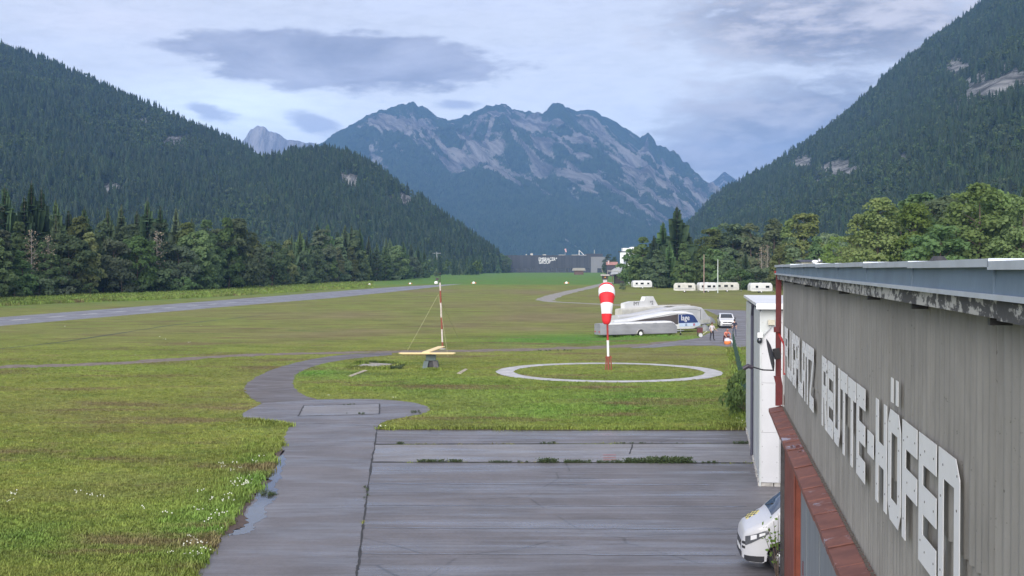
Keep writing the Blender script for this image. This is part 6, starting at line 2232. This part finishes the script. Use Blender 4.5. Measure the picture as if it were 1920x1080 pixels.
px = -260.0
while px < 832:
    Y = ground(px, float(LBASE(px))).y
    x, yy = stand(px, random.uniform(2, 6))
    top_ = float(LTOPF(px)) - random.uniform(-22, 10)
    h = (CAMH + (HZ - top_) / F * yy)
    r_ = random.random()
    if px > 690: kind, h = ('round' if r_ < .5 else 'tall'), h * random.uniform(.92, 1.06)
    else: kind = 'round' if r_ < .30 else ('tall' if r_ < .80 else 'birch')
    what = {'round': 'round green broadleaf tree', 'tall': 'narrow green broadleaf tree', 'birch': 'olive green slim tree'}[kind]
    tree(kind, x, yy, max(h, 6), f'{"taller" if top_ < float(LTOPF(px)) else "lower"} {what} in the front row, {sect(px)}', FG, random.uniform(.85, 1.1) * (1.15 if h < 13 else .95))
    px += random.uniform(.75, 1.15) * 5.4 * F / Y
px = -240.0
while px < 760:
    Y = ground(px, float(LBASE(px))).y
    x, yy = stand(px, random.uniform(11, 18))
    top_ = float(LTOPF(px)) * .5 + float(LTOPB(px)) * .5 - random.uniform(-14, 14)
    h = (CAMH + (HZ - top_) / F * yy)
    r_ = random.random()
    kind = 'tall' if r_ < .40 else ('birch' if r_ < .5 else 'spruce')
    what = {'spruce': 'green spruce', 'tall': 'narrow broadleaf tree', 'birch': 'olive slim tree'}[kind]
    tree(kind, x, yy, max(h, 7), f'{what} of the second row, {sect(px)}', 'second row of trees in the wood behind the runway', random.uniform(.9, 1.15), (2 if r_ < .8 else 3) if kind == 'spruce' else None)
    px += random.uniform(.8, 1.2) * 7.0 * F / Y
px = -250.0
while px < 800:
    Y = ground(px, float(LBASE(px))).y
    x, yy = stand(px, random.uniform(22, 40))
    d_ = abs(random.gauss(0, 16)) - 3
    h = (CAMH + (HZ - float(LTOPB(px)) - d_) / F * yy)
    tree('spruce', x, yy, max(h, 9), f'{"taller" if d_ < 7 else "lower"} dark spruce in the back row, {sect(px)}', BG_, random.uniform(1.0, 1.45))
    px += random.uniform(.7, 1.2) * 3.8 * F / Y
px = -250.0
while px < 690:
    Y = ground(px, float(LBASE(px))).y
    x, yy = stand(px, random.uniform(-3.5, 1))
    h = random.uniform(2.6, 6.0)
    tree('shrub', x, yy, h, f'{"tall" if h > 4.3 else "low"} green shrub at the grass edge, {sect(px)}', SG, random.uniform(.8, 1.2))
    px += random.uniform(.8, 1.5) * 5.4 * F / Y
for px_, top_, ex_, lab in ((60, 338, 26, 'tallest spruce near the left end of the wood behind the runway'), (10, 345, 30, 'tall dark spruce at the left edge of the picture'), (277, 371, 28, 'tall spruce topping the middle of the wood behind the runway')):
    x, yy = stand(px_, ex_)
    tree('spruce', x, yy, CAMH + (HZ - top_) / F * yy, lab, None, 1.15, 0)
for px_, top_ in ((60, 430), (90, 440), (295, 432)):
    x, yy = stand(px_, 1.5)
    tree('bare', x, yy, CAMH + (HZ - top_) / F * yy, 'half bare brownish tree in the front of the wood behind the runway', 'half bare trees in the wood behind the runway')
x, yy = stand(437, 4)
tree('round', x, yy, CAMH + (HZ - 413) / F * yy, 'large round bright topped tree standing highest in the middle of the wood edge', None, 1.0, 1)
x, yy = stand(675, 20)
o = tree('spruce', x, yy, CAMH + (HZ - 424) / F * yy, 'dark pine with a bare pale trunk near the right end of the wood edge', None, .9, 1)
# far belt of trees by the factory
for i, px_ in enumerate(np.arange(800, 952, 6.2)):
    Y = 1380 + random.uniform(-30, 60)
    top_ = np.interp(px_, [800, 900, 910, 925, 948], [485, 486, 478, 474, 480]) + random.uniform(-2, 3)
    tree('round' if i % 3 else 'tall', (px_ - 960) / F * Y, Y, CAMH + (HZ - top_) / F * Y, 'distant green tree in the belt left of the factory', 'belt of trees left of the factory', 1.15)
for px_, top_, Y in ((1141, 477, 1150), (1152, 482, 1100), (1134, 486, 1200)):
    tree('tall', (px_ - 960) / F * Y, Y, CAMH + (HZ - top_) / F * Y, 'small dark tree between factory and white apartment house', 'trees between factory and white house', 1.0)


def rt(kind, px_, top_, Y, label, group=None, wide=1.0, var=None):
    return tree(kind, (px_ - 960) / F * Y, Y, CAMH + (HZ - top_) / F * Y, label, group, wide, var)


rt('spruce', 1269, 383, 425, 'tallest pointed dark spruce behind the caravans', None, 1.6, 0)
rt('spruce', 1243, 414, 432, 'second spruce, left beside the tallest one behind the caravans', None, 1.7, 2)
rt('spruce', 1288, 420, 436, 'spruce close on the right of the tallest one behind the caravans', None, 1.6, 3)
rt('spruce', 1226, 440, 425, 'shorter dark spruce near the left end of the clump behind the caravans', None, 1.6, 1)
rt('spruce', 1255, 450, 405, 'full dark spruce in front of the tallest one behind the caravans', None, 1.35, 3)
rt('tall', 1205, 446, 430, 'broad dark green tree at the left end of the clump behind the caravans', None, 1.3, 0)
rt('round', 1190, 470, 440, 'low round tree beside the white apartment house', None, 1.1, 0)
rt('tall', 1232, 470, 398, 'dense green tree in front at the left of the clump behind the caravans', None, 1.3, 1)
rt('tall', 1283, 458, 396, 'slim green tree in front of the spruces behind the caravans', None, 1.0, 0)
RG, RL = 'mixed trees behind the caravans', 'green broadleaf tree in the row behind the caravans'
for px_, top_, Y, kind in ((1308, 450, 430, 'tall'), (1330, 432, 425, 'birch'), (1352, 440, 432, 'tall'), (1373, 425, 436, 'round'), (1392, 432, 440, 'tall'), (1322, 462, 398, 'bright'),
                           (1345, 470, 396, 'round'), (1362, 478, 392, 'tall'), (1398, 468, 404, 'spruce'), (1338, 428, 445, 'tall')):
    lab = {'birch': 'olive leaved birch in the row behind the caravans', 'spruce': 'dark spruce low in the row behind the caravans', 'bright': 'pale green tree between the pinkish mast and the spruces'}.get(kind, RL)
    rt(kind, px_, top_, Y, lab, RG if kind in ('tall', 'round') else None, 1.1)
rt('birch', 1407, 418, 430, 'tall olive birch left of the two dead columns', None, 1.1, 1)
rt('birch', 1450, 412, 436, 'tall olive birch right above the far hangar corner', None, 1.1, 0)
rt('column', 1433, 442, 388, 'left one of two dark narrow columnar conifers', None, 1.0, 0)
rt('column', 1442, 437, 388, 'right one of two dark narrow columnar conifers', None, 1.0, 0)
rt('bare', 1428, 460, 384, 'bare pale tree left of the two columnar conifers', None, .9, 0)
rt('bare', 1439, 458, 383, 'bare pale tree in front of the two columnar conifers', None, .8, 1)
rt('shrub', 1420, 503, 372, 'round pale green bush behind the far hangar corner', None, .95, 1)
rt('shrub', 1167, 531, 360, 'low dark bush left of the lone caravan', None, .8, 1)
rt('shrub', 1388, 508, 372, 'leafy shrub behind the caravans left of the round bush', None, 1.1, 0)
rt('shrub', 1448, 505, 372, 'shrub at the far hangar corner right of the bare trees', None, 1.0, 2)
rt('birch', 1485, 410, 400, 'olive birch with two tops over the far end of the hangar roof', None, 1.1, 1)
rt('birch', 1506, 404, 395, 'taller olive birch over the far end of the hangar roof', None, 1.2, 2)
rt('tall', 1487, 447, 350, 'bluish green tree low over the far end of the hangar roof', None, 1.0, 0)
rt('birch', 1460, 462, 350, 'small olive tree at the far end of the hangar roof', None, 1.0, 0)
rt('tall', 1532, 446, 380, 'small green tree left of the big olive birch', None, 1.0, 1)
rt('round', 1555, 440, 520, 'distant round tree in the gap left of the big olive birch', None, .9, 2)
rt('bright', 1577, 447, 300, 'light green tree below the gap left of the big olive birch', None, 1.0, 1)
rt('bigolive', 1650, 372, 255, 'big olive grey birch over the middle of the hangar roof', None, 1.2, 0)
rt('bigolive', 1612, 402, 258, 'smaller olive birch leaning out left of the big one', None, 1.0, 0)
rt('bright', 1714, 384, 250, 'yellow green tree right of the big olive birch', None, 1.0, 0)
rt('round', 1736, 368, 300, 'darker green tree behind the yellow green one', None, 1.0, 1)
rt('round', 1775, 376, 290, 'greyish green tree left of the largest bright tree', None, .95, 3)
rt('bright', 1830, 345, 235, 'largest bright green tree over the near part of the hangar roof', None, 1.15, 2)
rt('bright', 1868, 360, 240, 'bright green tree joined to the right of the largest one', None, 1.0, 0)
rt('spruce', 1922, 338, 250, 'dark spruce at the right edge of the picture', None, 1.0, 0)
rt('bright', 1912, 372, 225, 'bright green tree in front of the dark spruce at the right edge', None, 1.0, 2)
rt('bright', 1690, 398, 300, 'light green tree filling the gap behind the yellow green one', None, 1.1, 1)
rt('bright', 1797, 366, 300, 'light green tree behind and left of the largest one', None, 1.1, 0)
rt('bright', 1890, 366, 300, 'light green tree behind and right of the largest one', None, 1.1, 2)
rt('round', 1760, 430, 230, 'dark green lower tree in front of the greyish one', None, 1.1, 0)
for px_, top_, Y in ((1985, 350, 230), (2060, 335, 235), (2150, 340, 240), (2250, 330, 230)):
    rt('bright', px_, top_, Y, 'bright green tree outside the right edge over the hangar roof', 'trees beyond the right edge', 1.1)
rt('shrub', 1396, 700, 57, 'dark leafy bush against the side of the white annex', None, .55, 0)
TREES.pop()


# ================================================================== SCATTERED GROWTH
def scatter(name, pts_, rz_, sc_a, vi, meshes, kind='stuff', label=None, extra=None):
    """one object whose points carry copies of the given meshes"""
    col = bpy.data.collections.new(name + '_source')
    for i, m_ in enumerate(meshes):
        col.objects.link(bpy.data.objects.new(f'{name}_source_{i:02d}', m_))
    me = bpy.data.meshes.new(name)
    me.vertices.add(len(pts_)); me.vertices.foreach_set('co', np.asarray(pts_, np.float32).ravel())
    for nm, val, ty in [('rz', rz_, 'FLOAT'), ('sz', sc_a, 'FLOAT'), ('vi', vi, 'INT')] + (extra or []):
        a = me.attributes.new(nm, ty, 'POINT')
        a.data.foreach_set('value', np.asarray(val, np.float32 if ty == 'FLOAT' else np.int32))
    o = obj(name, me)
    o['kind'] = kind
    if label: o['label'] = label
    ng = bpy.data.node_groups.new(name, 'GeometryNodeTree')
    ng.interface.new_socket('Geometry', in_out='INPUT', socket_type='NodeSocketGeometry')
    ng.interface.new_socket('Geometry', in_out='OUTPUT', socket_type='NodeSocketGeometry')
    N, Lk = ng.nodes, ng.links
    gi, go = N.new('NodeGroupInput'), N.new('NodeGroupOutput')
    ip = N.new('GeometryNodeInstanceOnPoints')
    ci = N.new('GeometryNodeCollectionInfo')
    ci.inputs['Collection'].default_value = col
    ci.inputs['Separate Children'].default_value = True
    ci.inputs['Reset Children'].default_value = True
    def attr(nm, ty):
        a = N.new('GeometryNodeInputNamedAttribute'); a.data_type = ty; a.inputs['Name'].default_value = nm
        return a.outputs['Attribute']
    cx = N.new('ShaderNodeCombineXYZ')
    Lk.new(attr('rz', 'FLOAT'), cx.inputs[2])
    Lk.new(gi.outputs[0], ip.inputs['Points'])
    Lk.new(ci.outputs[0], ip.inputs['Instance'])
    ip.inputs['Pick Instance'].default_value = True
    Lk.new(attr('vi', 'INT'), ip.inputs['Instance Index'])
    Lk.new(cx.outputs[0], ip.inputs['Rotation'])
    Lk.new(attr('sz', 'FLOAT'), ip.inputs['Scale'])
    Lk.new(ip.outputs[0], go.inputs[0])
    o.modifiers.new('scatter', 'NODES').node_group = ng
    return o


# hillside forests -------------------------------------------------
lf_hill = leaf_mat('hill_leaf', (0.060, 0.090, 0.036), (0.095, 0.130, 0.050), 0.3)
nd_hill = leaf_mat('hill_needles', (0.022, 0.038, 0.022), (0.052, 0.072, 0.036), 0.1)


def low_spruce(seed, h=22, wd=6.0):
    rs = np.random.default_rng(seed)
    mb = MB()
    nt_ = 6
    for i in range(nt_):
        k = i / nt_
        z0 = h * (.06 + .86 * k); z1 = min(h, z0 + h * .30)
        r_ = wd / 2 * (1 - k) ** .8 * rs.uniform(.65, 1.25) + .15
        nn_ = 11
        th0 = rs.uniform(0, 6)
        v = [(0, 0, z1)]
        for j in range(nn_):
            rr = r_ * (rs.uniform(.6, 1.3) if j % 2 == 0 else rs.uniform(.25, .55))
            v.append((rr * math.cos(th0 + 2 * PI * j / nn_), rr * math.sin(th0 + 2 * PI * j / nn_), z0 - rs.uniform(0, .06) * h * (1 if j % 2 == 0 else 0)))
        mb.add(v, [(0, 1 + j, 1 + (j + 1) % nn_) for j in range(nn_)])
    return mb.mesh('low_spruce', nd_hill, fix=False)


def low_leafy(seed, h=17, wd=8.5):
    rs = np.random.default_rng(seed)
    C = []
    for i in range(9):
        k = rs.uniform(.25, 1)
        r_ = wd / 2 * math.sin(PI * (.15 + .72 * k)) * math.sqrt(rs.uniform(.1, 1)); th = rs.uniform(0, 6.3)
        c_ = np.array([r_ * math.cos(th), r_ * math.sin(th), h * k * .93])
        q = rs.normal(size=(12, 3)); q /= np.linalg.norm(q, axis=1)[:, None]
        C.append(c_ + q * wd * .17)
    C = np.concatenate(C)
    V, Fc = cards(C, rs.uniform(1.6, 2.8, len(C)), rs=rs)
    return np_mesh('low_leafy', V, Fc, lf_hill)


hill_meshes = [low_spruce(100 + i, 22, w_) for i, w_ in enumerate((7.5, 8.5, 7.0, 9.5))] + [low_leafy(120), low_leafy(121), low_leafy(122, 16, 6.5)]


def forest(name, M, n, px0, px1, rock, leafy, seed, label, smin=.40, smax=.92, tmin=0.0, keep=None):
    rs = np.random.default_rng(seed)
    PX, TT = [], []
    got = 0
    while got < n:
        a = rs.uniform(px0, px1, n); b_ = rs.uniform(tmin, 1.04, n)
        Fd, Td = M.foot(a), M.top(a)
        wgt = (Td - Fd) * (Fd + (Td - Fd) * b_)
        k_ = rs.uniform(0, 1, n) * wgt.max() < wgt
        a, b_ = a[k_], b_[k_]
        PX.append(a); TT.append(b_); got += len(a)
    PX, TT = np.concatenate(PX)[:n], np.concatenate(TT)[:n]
    X, Y, Z = M.pos(PX, TT)
    if rock is not None:
        r_ = rock(PX, TT, X, Y, Z)
        k_ = (r_ < .40 + rs.uniform(-.14, .26, len(r_)))
        PX, TT, X, Y, Z = PX[k_], TT[k_], X[k_], Y[k_], Z[k_]
    gap = fbm(X / 28, Y / 60, 4, seed + 3)
    k_ = gap > rs.uniform(.18, .40, len(X))
    X, Y, Z, TT, PX = X[k_], Y[k_], Z[k_], TT[k_], PX[k_]
    m_ = len(X)
    lf = fbm(X / 70, Y / 120, 4, seed + 9)
    vi = rs.integers(0, 4, m_)
    isl = rs.uniform(0, 1, m_) < np.clip(.14 + np.clip((lf - .42) * 3, 0, 1) * leafy, 0, .85)
    vi = np.where(isl, rs.integers(4, 7, m_), vi)
    s_ = rs.uniform(smin, smax, m_) * (0.8 + .45 * fbm(X / 50, Y / 50, 3, seed + 1))
    scatter(name, np.stack([X, Y, Z - .4], 1), rs.uniform(0, 6.28, m_), s_, vi, hill_meshes, label=label)


forest('hillside_forest', hill_left, 46000, -600, 780, rock_left, 1.3, 1, 'dark spruce forest covering the left mountainside')
forest('hillside_forest', hill_knoll, 15000, 380, 935, rock_knoll, .5, 2, 'dark forest on the wooded knoll in front of the massif')
forest('hillside_forest', hill_right, 66000, 1280, 2800, rock_right, 1.0, 3, 'dark spruce forest covering the right mountainside')


def clump(seed):
    rs = np.random.default_rng(seed)
    mb = MB()
    for i in range(9):
        x, y = rs.uniform(-11, 11, 2); h = rs.uniform(13, 24); r_ = h * rs.uniform(.13, .19)
        nn_ = 6
        for z0, k in ((.05, 1.0), (.38, .68)):
            v = [(x, y, h if z0 > .1 else h * .75)] + [(x + r_ * k * math.cos(2 * PI * j / nn_ + i), y + r_ * k * math.sin(2 * PI * j / nn_ + i), h * z0) for j in range(nn_)]
            mb.add(v, [(0, 1 + j, 1 + (j + 1) % nn_) for j in range(nn_)])
    return mb.mesh('clump', nd_hill, fix=False)


clumps = [clump(200 + i) for i in range(5)]
rs = np.random.default_rng(77)
nM = 60000
PXm = rs.uniform(500, 1400, nM); Tm = rs.uniform(0, .97, nM)
Xm, Ym, Zm = massif.pos(PXm, Tm)
k_ = (rock_massif(PXm, Tm, Xm, Ym, Zm) < .36 + rs.uniform(-.1, .1, nM)) & (Zm < 700) & (Tm < .86) & (rs.uniform(0, 1, nM) < np.clip(1.35 - Tm * .9, 0, 1))
Xm, Ym, Zm = Xm[k_], Ym[k_], Zm[k_]
scatter('hillside_forest', np.stack([Xm, Ym, Zm - 1], 1), rs.uniform(0, 6.28, len(Xm)), rs.uniform(.5, .9, len(Xm)), rs.integers(0, 5, len(Xm)), clumps, label='bluish forest on the lower slopes of the far massif')

# valley wood between the left trees and the hill
rs = np.random.default_rng(5)
n = 2600
px_ = rs.uniform(-260, 900, n); Yq = rs.uniform(430, 1500, n)
Yb = np.array([ground(a, float(LBASE(a))).y for a in px_])
k_ = (Yq > Yb + 60)
px_, Yq = px_[k_], Yq[k_]
scatter('valley_wood', np.stack([(px_ - 960) / F * Yq, Yq, 0 * Yq], 1), rs.uniform(0, 6.28, len(Yq)), rs.uniform(.5, .85, len(Yq)), rs.integers(0, 6, len(Yq)), hill_meshes, label='mixed wood on the valley floor at the foot of the left hill')
n = 900
px_ = rs.uniform(1470, 2300, n); Yq = rs.uniform(560, 1150, n)
scatter('valley_wood', np.stack([(px_ - 960) / F * Yq, Yq, 0 * Yq], 1), rs.uniform(0, 6.28, n), rs.uniform(.45, .75, n), rs.integers(0, 6, n), hill_meshes, label='mixed wood on the valley floor at the foot of the right hill')

# grass tufts -------------------------------------------------------
m_blade = bpy.data.materials.new('grass_blade')
m_blade.use_nodes = True
t = NT(m_blade.node_tree)
p = m_blade.node_tree.nodes['Principled BSDF']
P = t.node('ShaderNodeNewGeometry').outputs['Position']
a1 = t.node('ShaderNodeAttribute', attribute_name='dry', attribute_type='INSTANCER').outputs['Fac']
a2 = t.node('ShaderNodeAttribute', attribute_name='lush', attribute_type='INSTANCER').outputs['Fac']
ri = t.node('ShaderNodeObjectInfo').outputs['Random']
cg = grass_nodes(t, a1, a2, P)
t.put(p.inputs['Base Color'], t.mix(1.0, cg, t.ramp(ri, [(0.0, 0.85), (0.5, 1.2), (1.0, 1.6)]), 'MULTIPLY'))
p.inputs['Roughness'].default_value = 0.7
p.inputs['Specular IOR Level'].default_value = 0.2


def tuft(seed, nb=9, h=.075, rad=.10, lean_=.6, w_=.010):
    rs = np.random.default_rng(seed)
    mb = MB()
    for i in range(nb):
        x, y = rs.normal(size=2) * rad * .5
        th = rs.uniform(0, 6.3); hh = h * rs.uniform(.6, 1.3); l_ = hh * lean_ * rs.uniform(.4, 1.2)
        s_ = Vector((-math.sin(th), math.cos(th), 0)) * w_
        d = Vector((math.cos(th), math.sin(th), 0))
        b_ = Vector((x, y, 0)); m_ = b_ + d * l_ * .4 + Vector((0, 0, hh * .65)); e = b_ + d * l_ + Vector((0, 0, hh))
        mb.add([b_ - s_, b_ + s_, m_ + s_ * .8, m_ - s_ * .8, e], [(0, 1, 2, 3), (3, 2, 4)])
    return mb.mesh('tuft', m_blade, fix=False)


def inside(poly, x, y):
    poly = np.asarray([(v[0], v[1]) for v in poly]); c_ = np.zeros(len(x), bool)
    j = len(poly) - 1
    for i in range(len(poly)):
        xi, yi = poly[i]; xj, yj = poly[j]
        c_ ^= ((yi > y) != (yj > y)) & (x < (xj - xi) * (y - yi) / (yj - yi + 1e-12) + xi)
        j = i
    return c_


hard = []
for o in bpy.data.objects:
    if o.type == 'MESH' and o.get('kind') == 'structure' and (o.name.startswith(('taxiway', 'apron', 'yard', 'runway', 'soil', 'path', 'pavement_joint'))):
        hard.append(o)


def grass_mask(x, y):
    """true where turf shows"""
    ok = np.ones(len(x), bool)
    for o in hard:
        me = o.data
        vs_ = np.array([(v.co.x, v.co.y) for v in me.vertices])
        lo, hi = vs_.min(0), vs_.max(0)
        cand = ok & (x > lo[0]) & (x < hi[0]) & (y > lo[1]) & (y < hi[1])
        if not cand.any(): continue
        ci = np.nonzero(cand)[0]
        hit = np.zeros(len(ci), bool)
        for pl in me.polygons:
            q = vs_[list(pl.vertices)]
            a0, a1_ = q.min(0), q.max(0)
            s_ = (~hit) & (x[ci] >= a0[0]) & (x[ci] <= a1_[0]) & (y[ci] >= a0[1]) & (y[ci] <= a1_[1])
            si = np.nonzero(s_)[0]
            if len(si): hit[si] = inside(q, x[ci[si]], y[ci[si]])
        ok[ci[hit]] = False
    d = np.hypot(x - WC.x, y - WC.y)
    ok &= ~((d > RO - 1.25) & (d < RO + .05))
    return ok


rs = np.random.default_rng(31)
n = 200000
Yg = 20 + 125 * rs.uniform(0, 1, n) ** 1.6
Xg = (rs.uniform(-420, 1440, n) - 960) / F * Yg
k_ = grass_mask(Xg, Yg)
Xg, Yg = Xg[k_], Yg[k_]
dg_, lg_ = ground_attr(Xg, Yg)
sg = rs.uniform(.55, 1.25, len(Xg)) * (.75 + .5 * np.clip(lg_, 0, 1)) * (1 - .25 * dg_) * np.clip((150 - Yg) / 70, 0.05, 1)
scatter('grass', np.stack([Xg, Yg, 0 * Xg], 1), rs.uniform(0, 6.28, len(Xg)), sg, rs.integers(0, 5, len(Xg)),
        [tuft(300 + i, 11, .07, .16, .8, .012) for i in range(5)], label='short mown airfield grass round the taxiway', extra=[('dry', dg_, 'FLOAT'), ('lush', np.clip(lg_, 0, 1.2), 'FLOAT')])
# longer growth: edge of the taxiway, fence line, foot of the landing T, verge by the wood
def along(line, n, wd, smin, smax, seed):
    rs = np.random.default_rng(seed)
    q = smooth_line(gp(line), 10)
    idx_ = rs.uniform(0, len(q) - 1.001, n)
    i0 = idx_.astype(int); f_ = idx_ - i0
    A = np.array([(v.x, v.y) for v in q])
    c_ = A[i0] * (1 - f_)[:, None] + A[i0 + 1] * f_[:, None]
    c_ = c_ + rs.normal(size=c_.shape) * wd
    return c_, rs.uniform(smin, smax, n), rs


parts_ = []
for line, n, wd, a, b_, sd_ in (([(532, 832), (520, 852), (502, 884), (482, 914), (462, 945), (430, 985), (402, 1014), (378, 1050), (356, 1086)], 1000, .20, .8, 2.0, 1),
                                ([(520, 830), (500, 860), (470, 905), (440, 950), (400, 1000), (360, 1060)], 2000, .8, .7, 1.5, 2),
                                ([(1374, 655), (1385, 700), (1396, 760), (1404, 795)], 700, .22, 1.5, 3.2, 3),
                                ([(1360, 803), (1380, 803), (1404, 800)], 400, .30, 1.2, 2.4, 4),
                                ([(708, 806), (900, 806), (1100, 806.5), (1400, 806.5)], 1500, .12, .8, 1.8, 5),
                                ([(795, 693), (808, 694), (822, 692)], 160, .25, 1.0, 1.8, 6),
                                ([(657, 691), (690, 692.5), (722, 692), (755, 684)], 420, .12, 1.3, 2.4, 7),
                                ([(672, 682), (700, 681.5), (745, 683)], 420, .12, 1.3, 2.4, 8),
                                ([(460, 790), (500, 794), (545, 800)], 300, .16, .9, 2.0, 9),
                                ([(1120, 629), (1190, 632), (1260, 629)], 300, .4, 1, 1.8, 10)):
    c_, s_, r2 = along(line, n, wd, a, b_, sd_)
    parts_.append((c_, s_))
cc = np.concatenate([a for a, _ in parts_]); ss_ = np.concatenate([b_ for _, b_ in parts_])
k_ = grass_mask(cc[:, 0], cc[:, 1]); cc, ss_ = cc[k_], ss_[k_]
d_, l_ = ground_attr(cc[:, 0], cc[:, 1])
scatter('grass', np.stack([cc[:, 0], cc[:, 1], 0 * ss_], 1), rs.uniform(0, 6.28, len(cc)), ss_, rs.integers(0, 4, len(cc)),
        [tuft(330 + i, 10, .10, .10, .6, .010) for i in range(4)], label='longer unmown grass along edges and obstacles', extra=[('dry', d_ * .5, 'FLOAT'), ('lush', np.clip(l_ + .15, 0, 1.2), 'FLOAT')])
# tall verge in front of the wood
n = 9000
pv_ = rs.uniform(-150, 700, n)
Yv = np.array([ground(a, float(LBASE(a)) + b_).y for a, b_ in zip(pv_, rs.uniform(-3, 13, n) ** 1.0)])
Xv = (pv_ - 960) / F * Yv
scatter('grass', np.stack([Xv, Yv, 0 * Xv], 1), rs.uniform(0, 6.28, n), rs.uniform(3, 7.5, n), rs.integers(0, 4, n),
        [tuft(350 + i, 12, .085, .14, .5, .012) for i in range(4)], label='tall meadow verge in front of the left wood', extra=[('dry', np.clip(fbm(Xv / 9, Yv / 30, 4, 2) - .45, 0, 1), 'FLOAT'), ('lush', 0 * Xv + .45, 'FLOAT')])

# weeds growing in the joints of the apron, and the one in the puddle
m_weed = mat('weed_leaf', (0.030, 0.052, 0.018), 0.7, 0.3, 5, col2=(0.060, 0.085, 0.030))
def weed(seed, h=.22):
    rs = np.random.default_rng(seed)
    C = rs.normal(size=(46, 3)) * np.array([.09, .09, .0]); C[:, 2] = rs.uniform(.0, 1, 46) ** 1.3 * h
    V, Fc = cards(C, rs.uniform(.05, .11, 46), rs=rs)
    return np_mesh('weed', V, Fc, m_weed)
W = []
for a, b_, y0_, y1_, n, smin, smax in ((780, 865, 866.5, 867, 46, .5, 1.0), (915, 990, 867.5, 867.8, 30, .4, .8), (1012, 1045, 867, 868, 24, .7, 1.6), (1060, 1115, 868, 868, 30, .5, 1.1), (1120, 1165, 868, 868.5, 24, .5, 1.0), (1170, 1215, 867.5, 868.5, 34, .8, 1.6),
                                       (1218, 1292, 867.0, 868.8, 80, 1.0, 2.1), (1292, 1345, 868.5, 869, 22, .4, .8), (740, 760, 832, 833.5, 8, .6, .9), (1010, 1040, 832, 833, 10, .5, .9), (1372, 1404, 832, 833, 14, .7, 1.2), (1145, 1270, 832, 832.8, 14, .4, .6),
                                       (492, 518, 925, 931, 16, .6, 1.0), (683, 690, 905, 935, 7, .4, .7), (766, 790, 772, 777, 10, .5, .9), (640, 668, 759, 760, 5, .5, .8), (640, 690, 776, 778, 8, .4, .8), (1004, 1070, 657.5, 659, 10, .8, 1.2), (657, 755, 690.5, 692.3, 60, 1.2, 2.2), (672, 745, 681, 682.5, 60, 1.0, 2.0), (735, 757, 683, 688, 24, 1.0, 2.0)):
    for i in range(n):
        g = ground(random.uniform(a, b_), random.uniform(y0_, y1_))
        W.append((g.x, g.y, .02, random.uniform(smin, smax) * .45))
W = np.array(W)
scatter('weeds', W[:, :3], rs.uniform(0, 6.28, len(W)), W[:, 3], rs.integers(0, 4, len(W)), [weed(400 + i) for i in range(4)], label='dark weeds growing in the pavement joints')
# white clover and daisies
m_fl = mat('flower_white', (0.72, 0.72, 0.62), 0.7, 0.1, 6)
def flower(seed):
    rs = np.random.default_rng(seed)
    mb = MB()
    for i in range(4):
        x, y = rs.normal(size=2) * .08; z = rs.uniform(.08, .16)
        mb.lathe([(.004, z - .015), (.017, z), (.013, z + .014), (.004, z + .018)], 6, (x, y, 0))
    return mb.mesh('flower', m_fl, fix=False)
Q = []
for cx, cy, rx, ry, n in ((430, 880, 18, 6, 12), (455, 908, 24, 6, 16), (395, 938, 5, 4, 5), (430, 942, 10, 4, 6), (440, 915, 14, 5, 8), (370, 1018, 24, 12, 12), (350, 1040, 26, 10, 12), (400, 975, 12, 12, 6), (480, 870, 10, 8, 8), (300, 950, 120, 40, 14),
                          (180, 935, 40, 8, 8), (420, 1010, 14, 12, 5), (1390, 795, 8, 6, 6), (1385, 802, 10, 3, 4), (20, 930, 30, 8, 6), (520, 760, 200, 60, 16), (300, 640, 260, 40, 24)):
    for i in range(n // 3 + 1):
        g = ground(random.gauss(cx, rx * .7), random.gauss(cy, ry * .7))
        Q.append((g.x, g.y, 0, random.uniform(.7, 1.3)))
Q = np.array(Q); k_ = grass_mask(Q[:, 0], Q[:, 1]); Q = Q[k_]
scatter('wildflowers', Q[:, :3], rs.uniform(0, 6.28, len(Q)), Q[:, 3], rs.integers(0, 3, len(Q)), [flower(450 + i) for i in range(3)], label='white clover flowers in the grass by the taxiway')
# the plant that hangs in front of the parked van
lp = thing('potted_weed', 'leafy green plant growing at the hangar corner in front of the van wheel', 'plant')
g = hm @ Vector((-.16, S1 - .55, 0)); lp.location = (g.x, g.y, 0.012)
rs = np.random.default_rng(9)
mb = MB(); C = []
for i in range(6):
    th = rs.uniform(1.6, 4.6); l_ = rs.uniform(.15, .42); hh = rs.uniform(.35, 1.75)
    e = Vector((math.cos(th) * l_, math.sin(th) * l_ * .6, hh))
    mb.tube([(0, 0, 0), (e.x * .4, e.y * .4, hh * .6), e], [.010, .008, .004], 4, cap=False)
    for q in range(9):
        k = rs.uniform(.45, 1.05); C.append((e.x * k + rs.normal() * .05, e.y * k + rs.normal() * .05, hh * k + rs.normal() * .05))
mb.build('stem', m_bark, lp, fix=False)
V, Fc = cards(np.array(C), rs.uniform(.05, .11, len(C)), rs=rs)
obj('leaf', np_mesh('leaf', V, Fc, lf_bright), lp)['kind'] = 'stuff'
print('trees', len(TREES), 'meshes', len([o for o in scene.objects if o.type == 'MESH']))
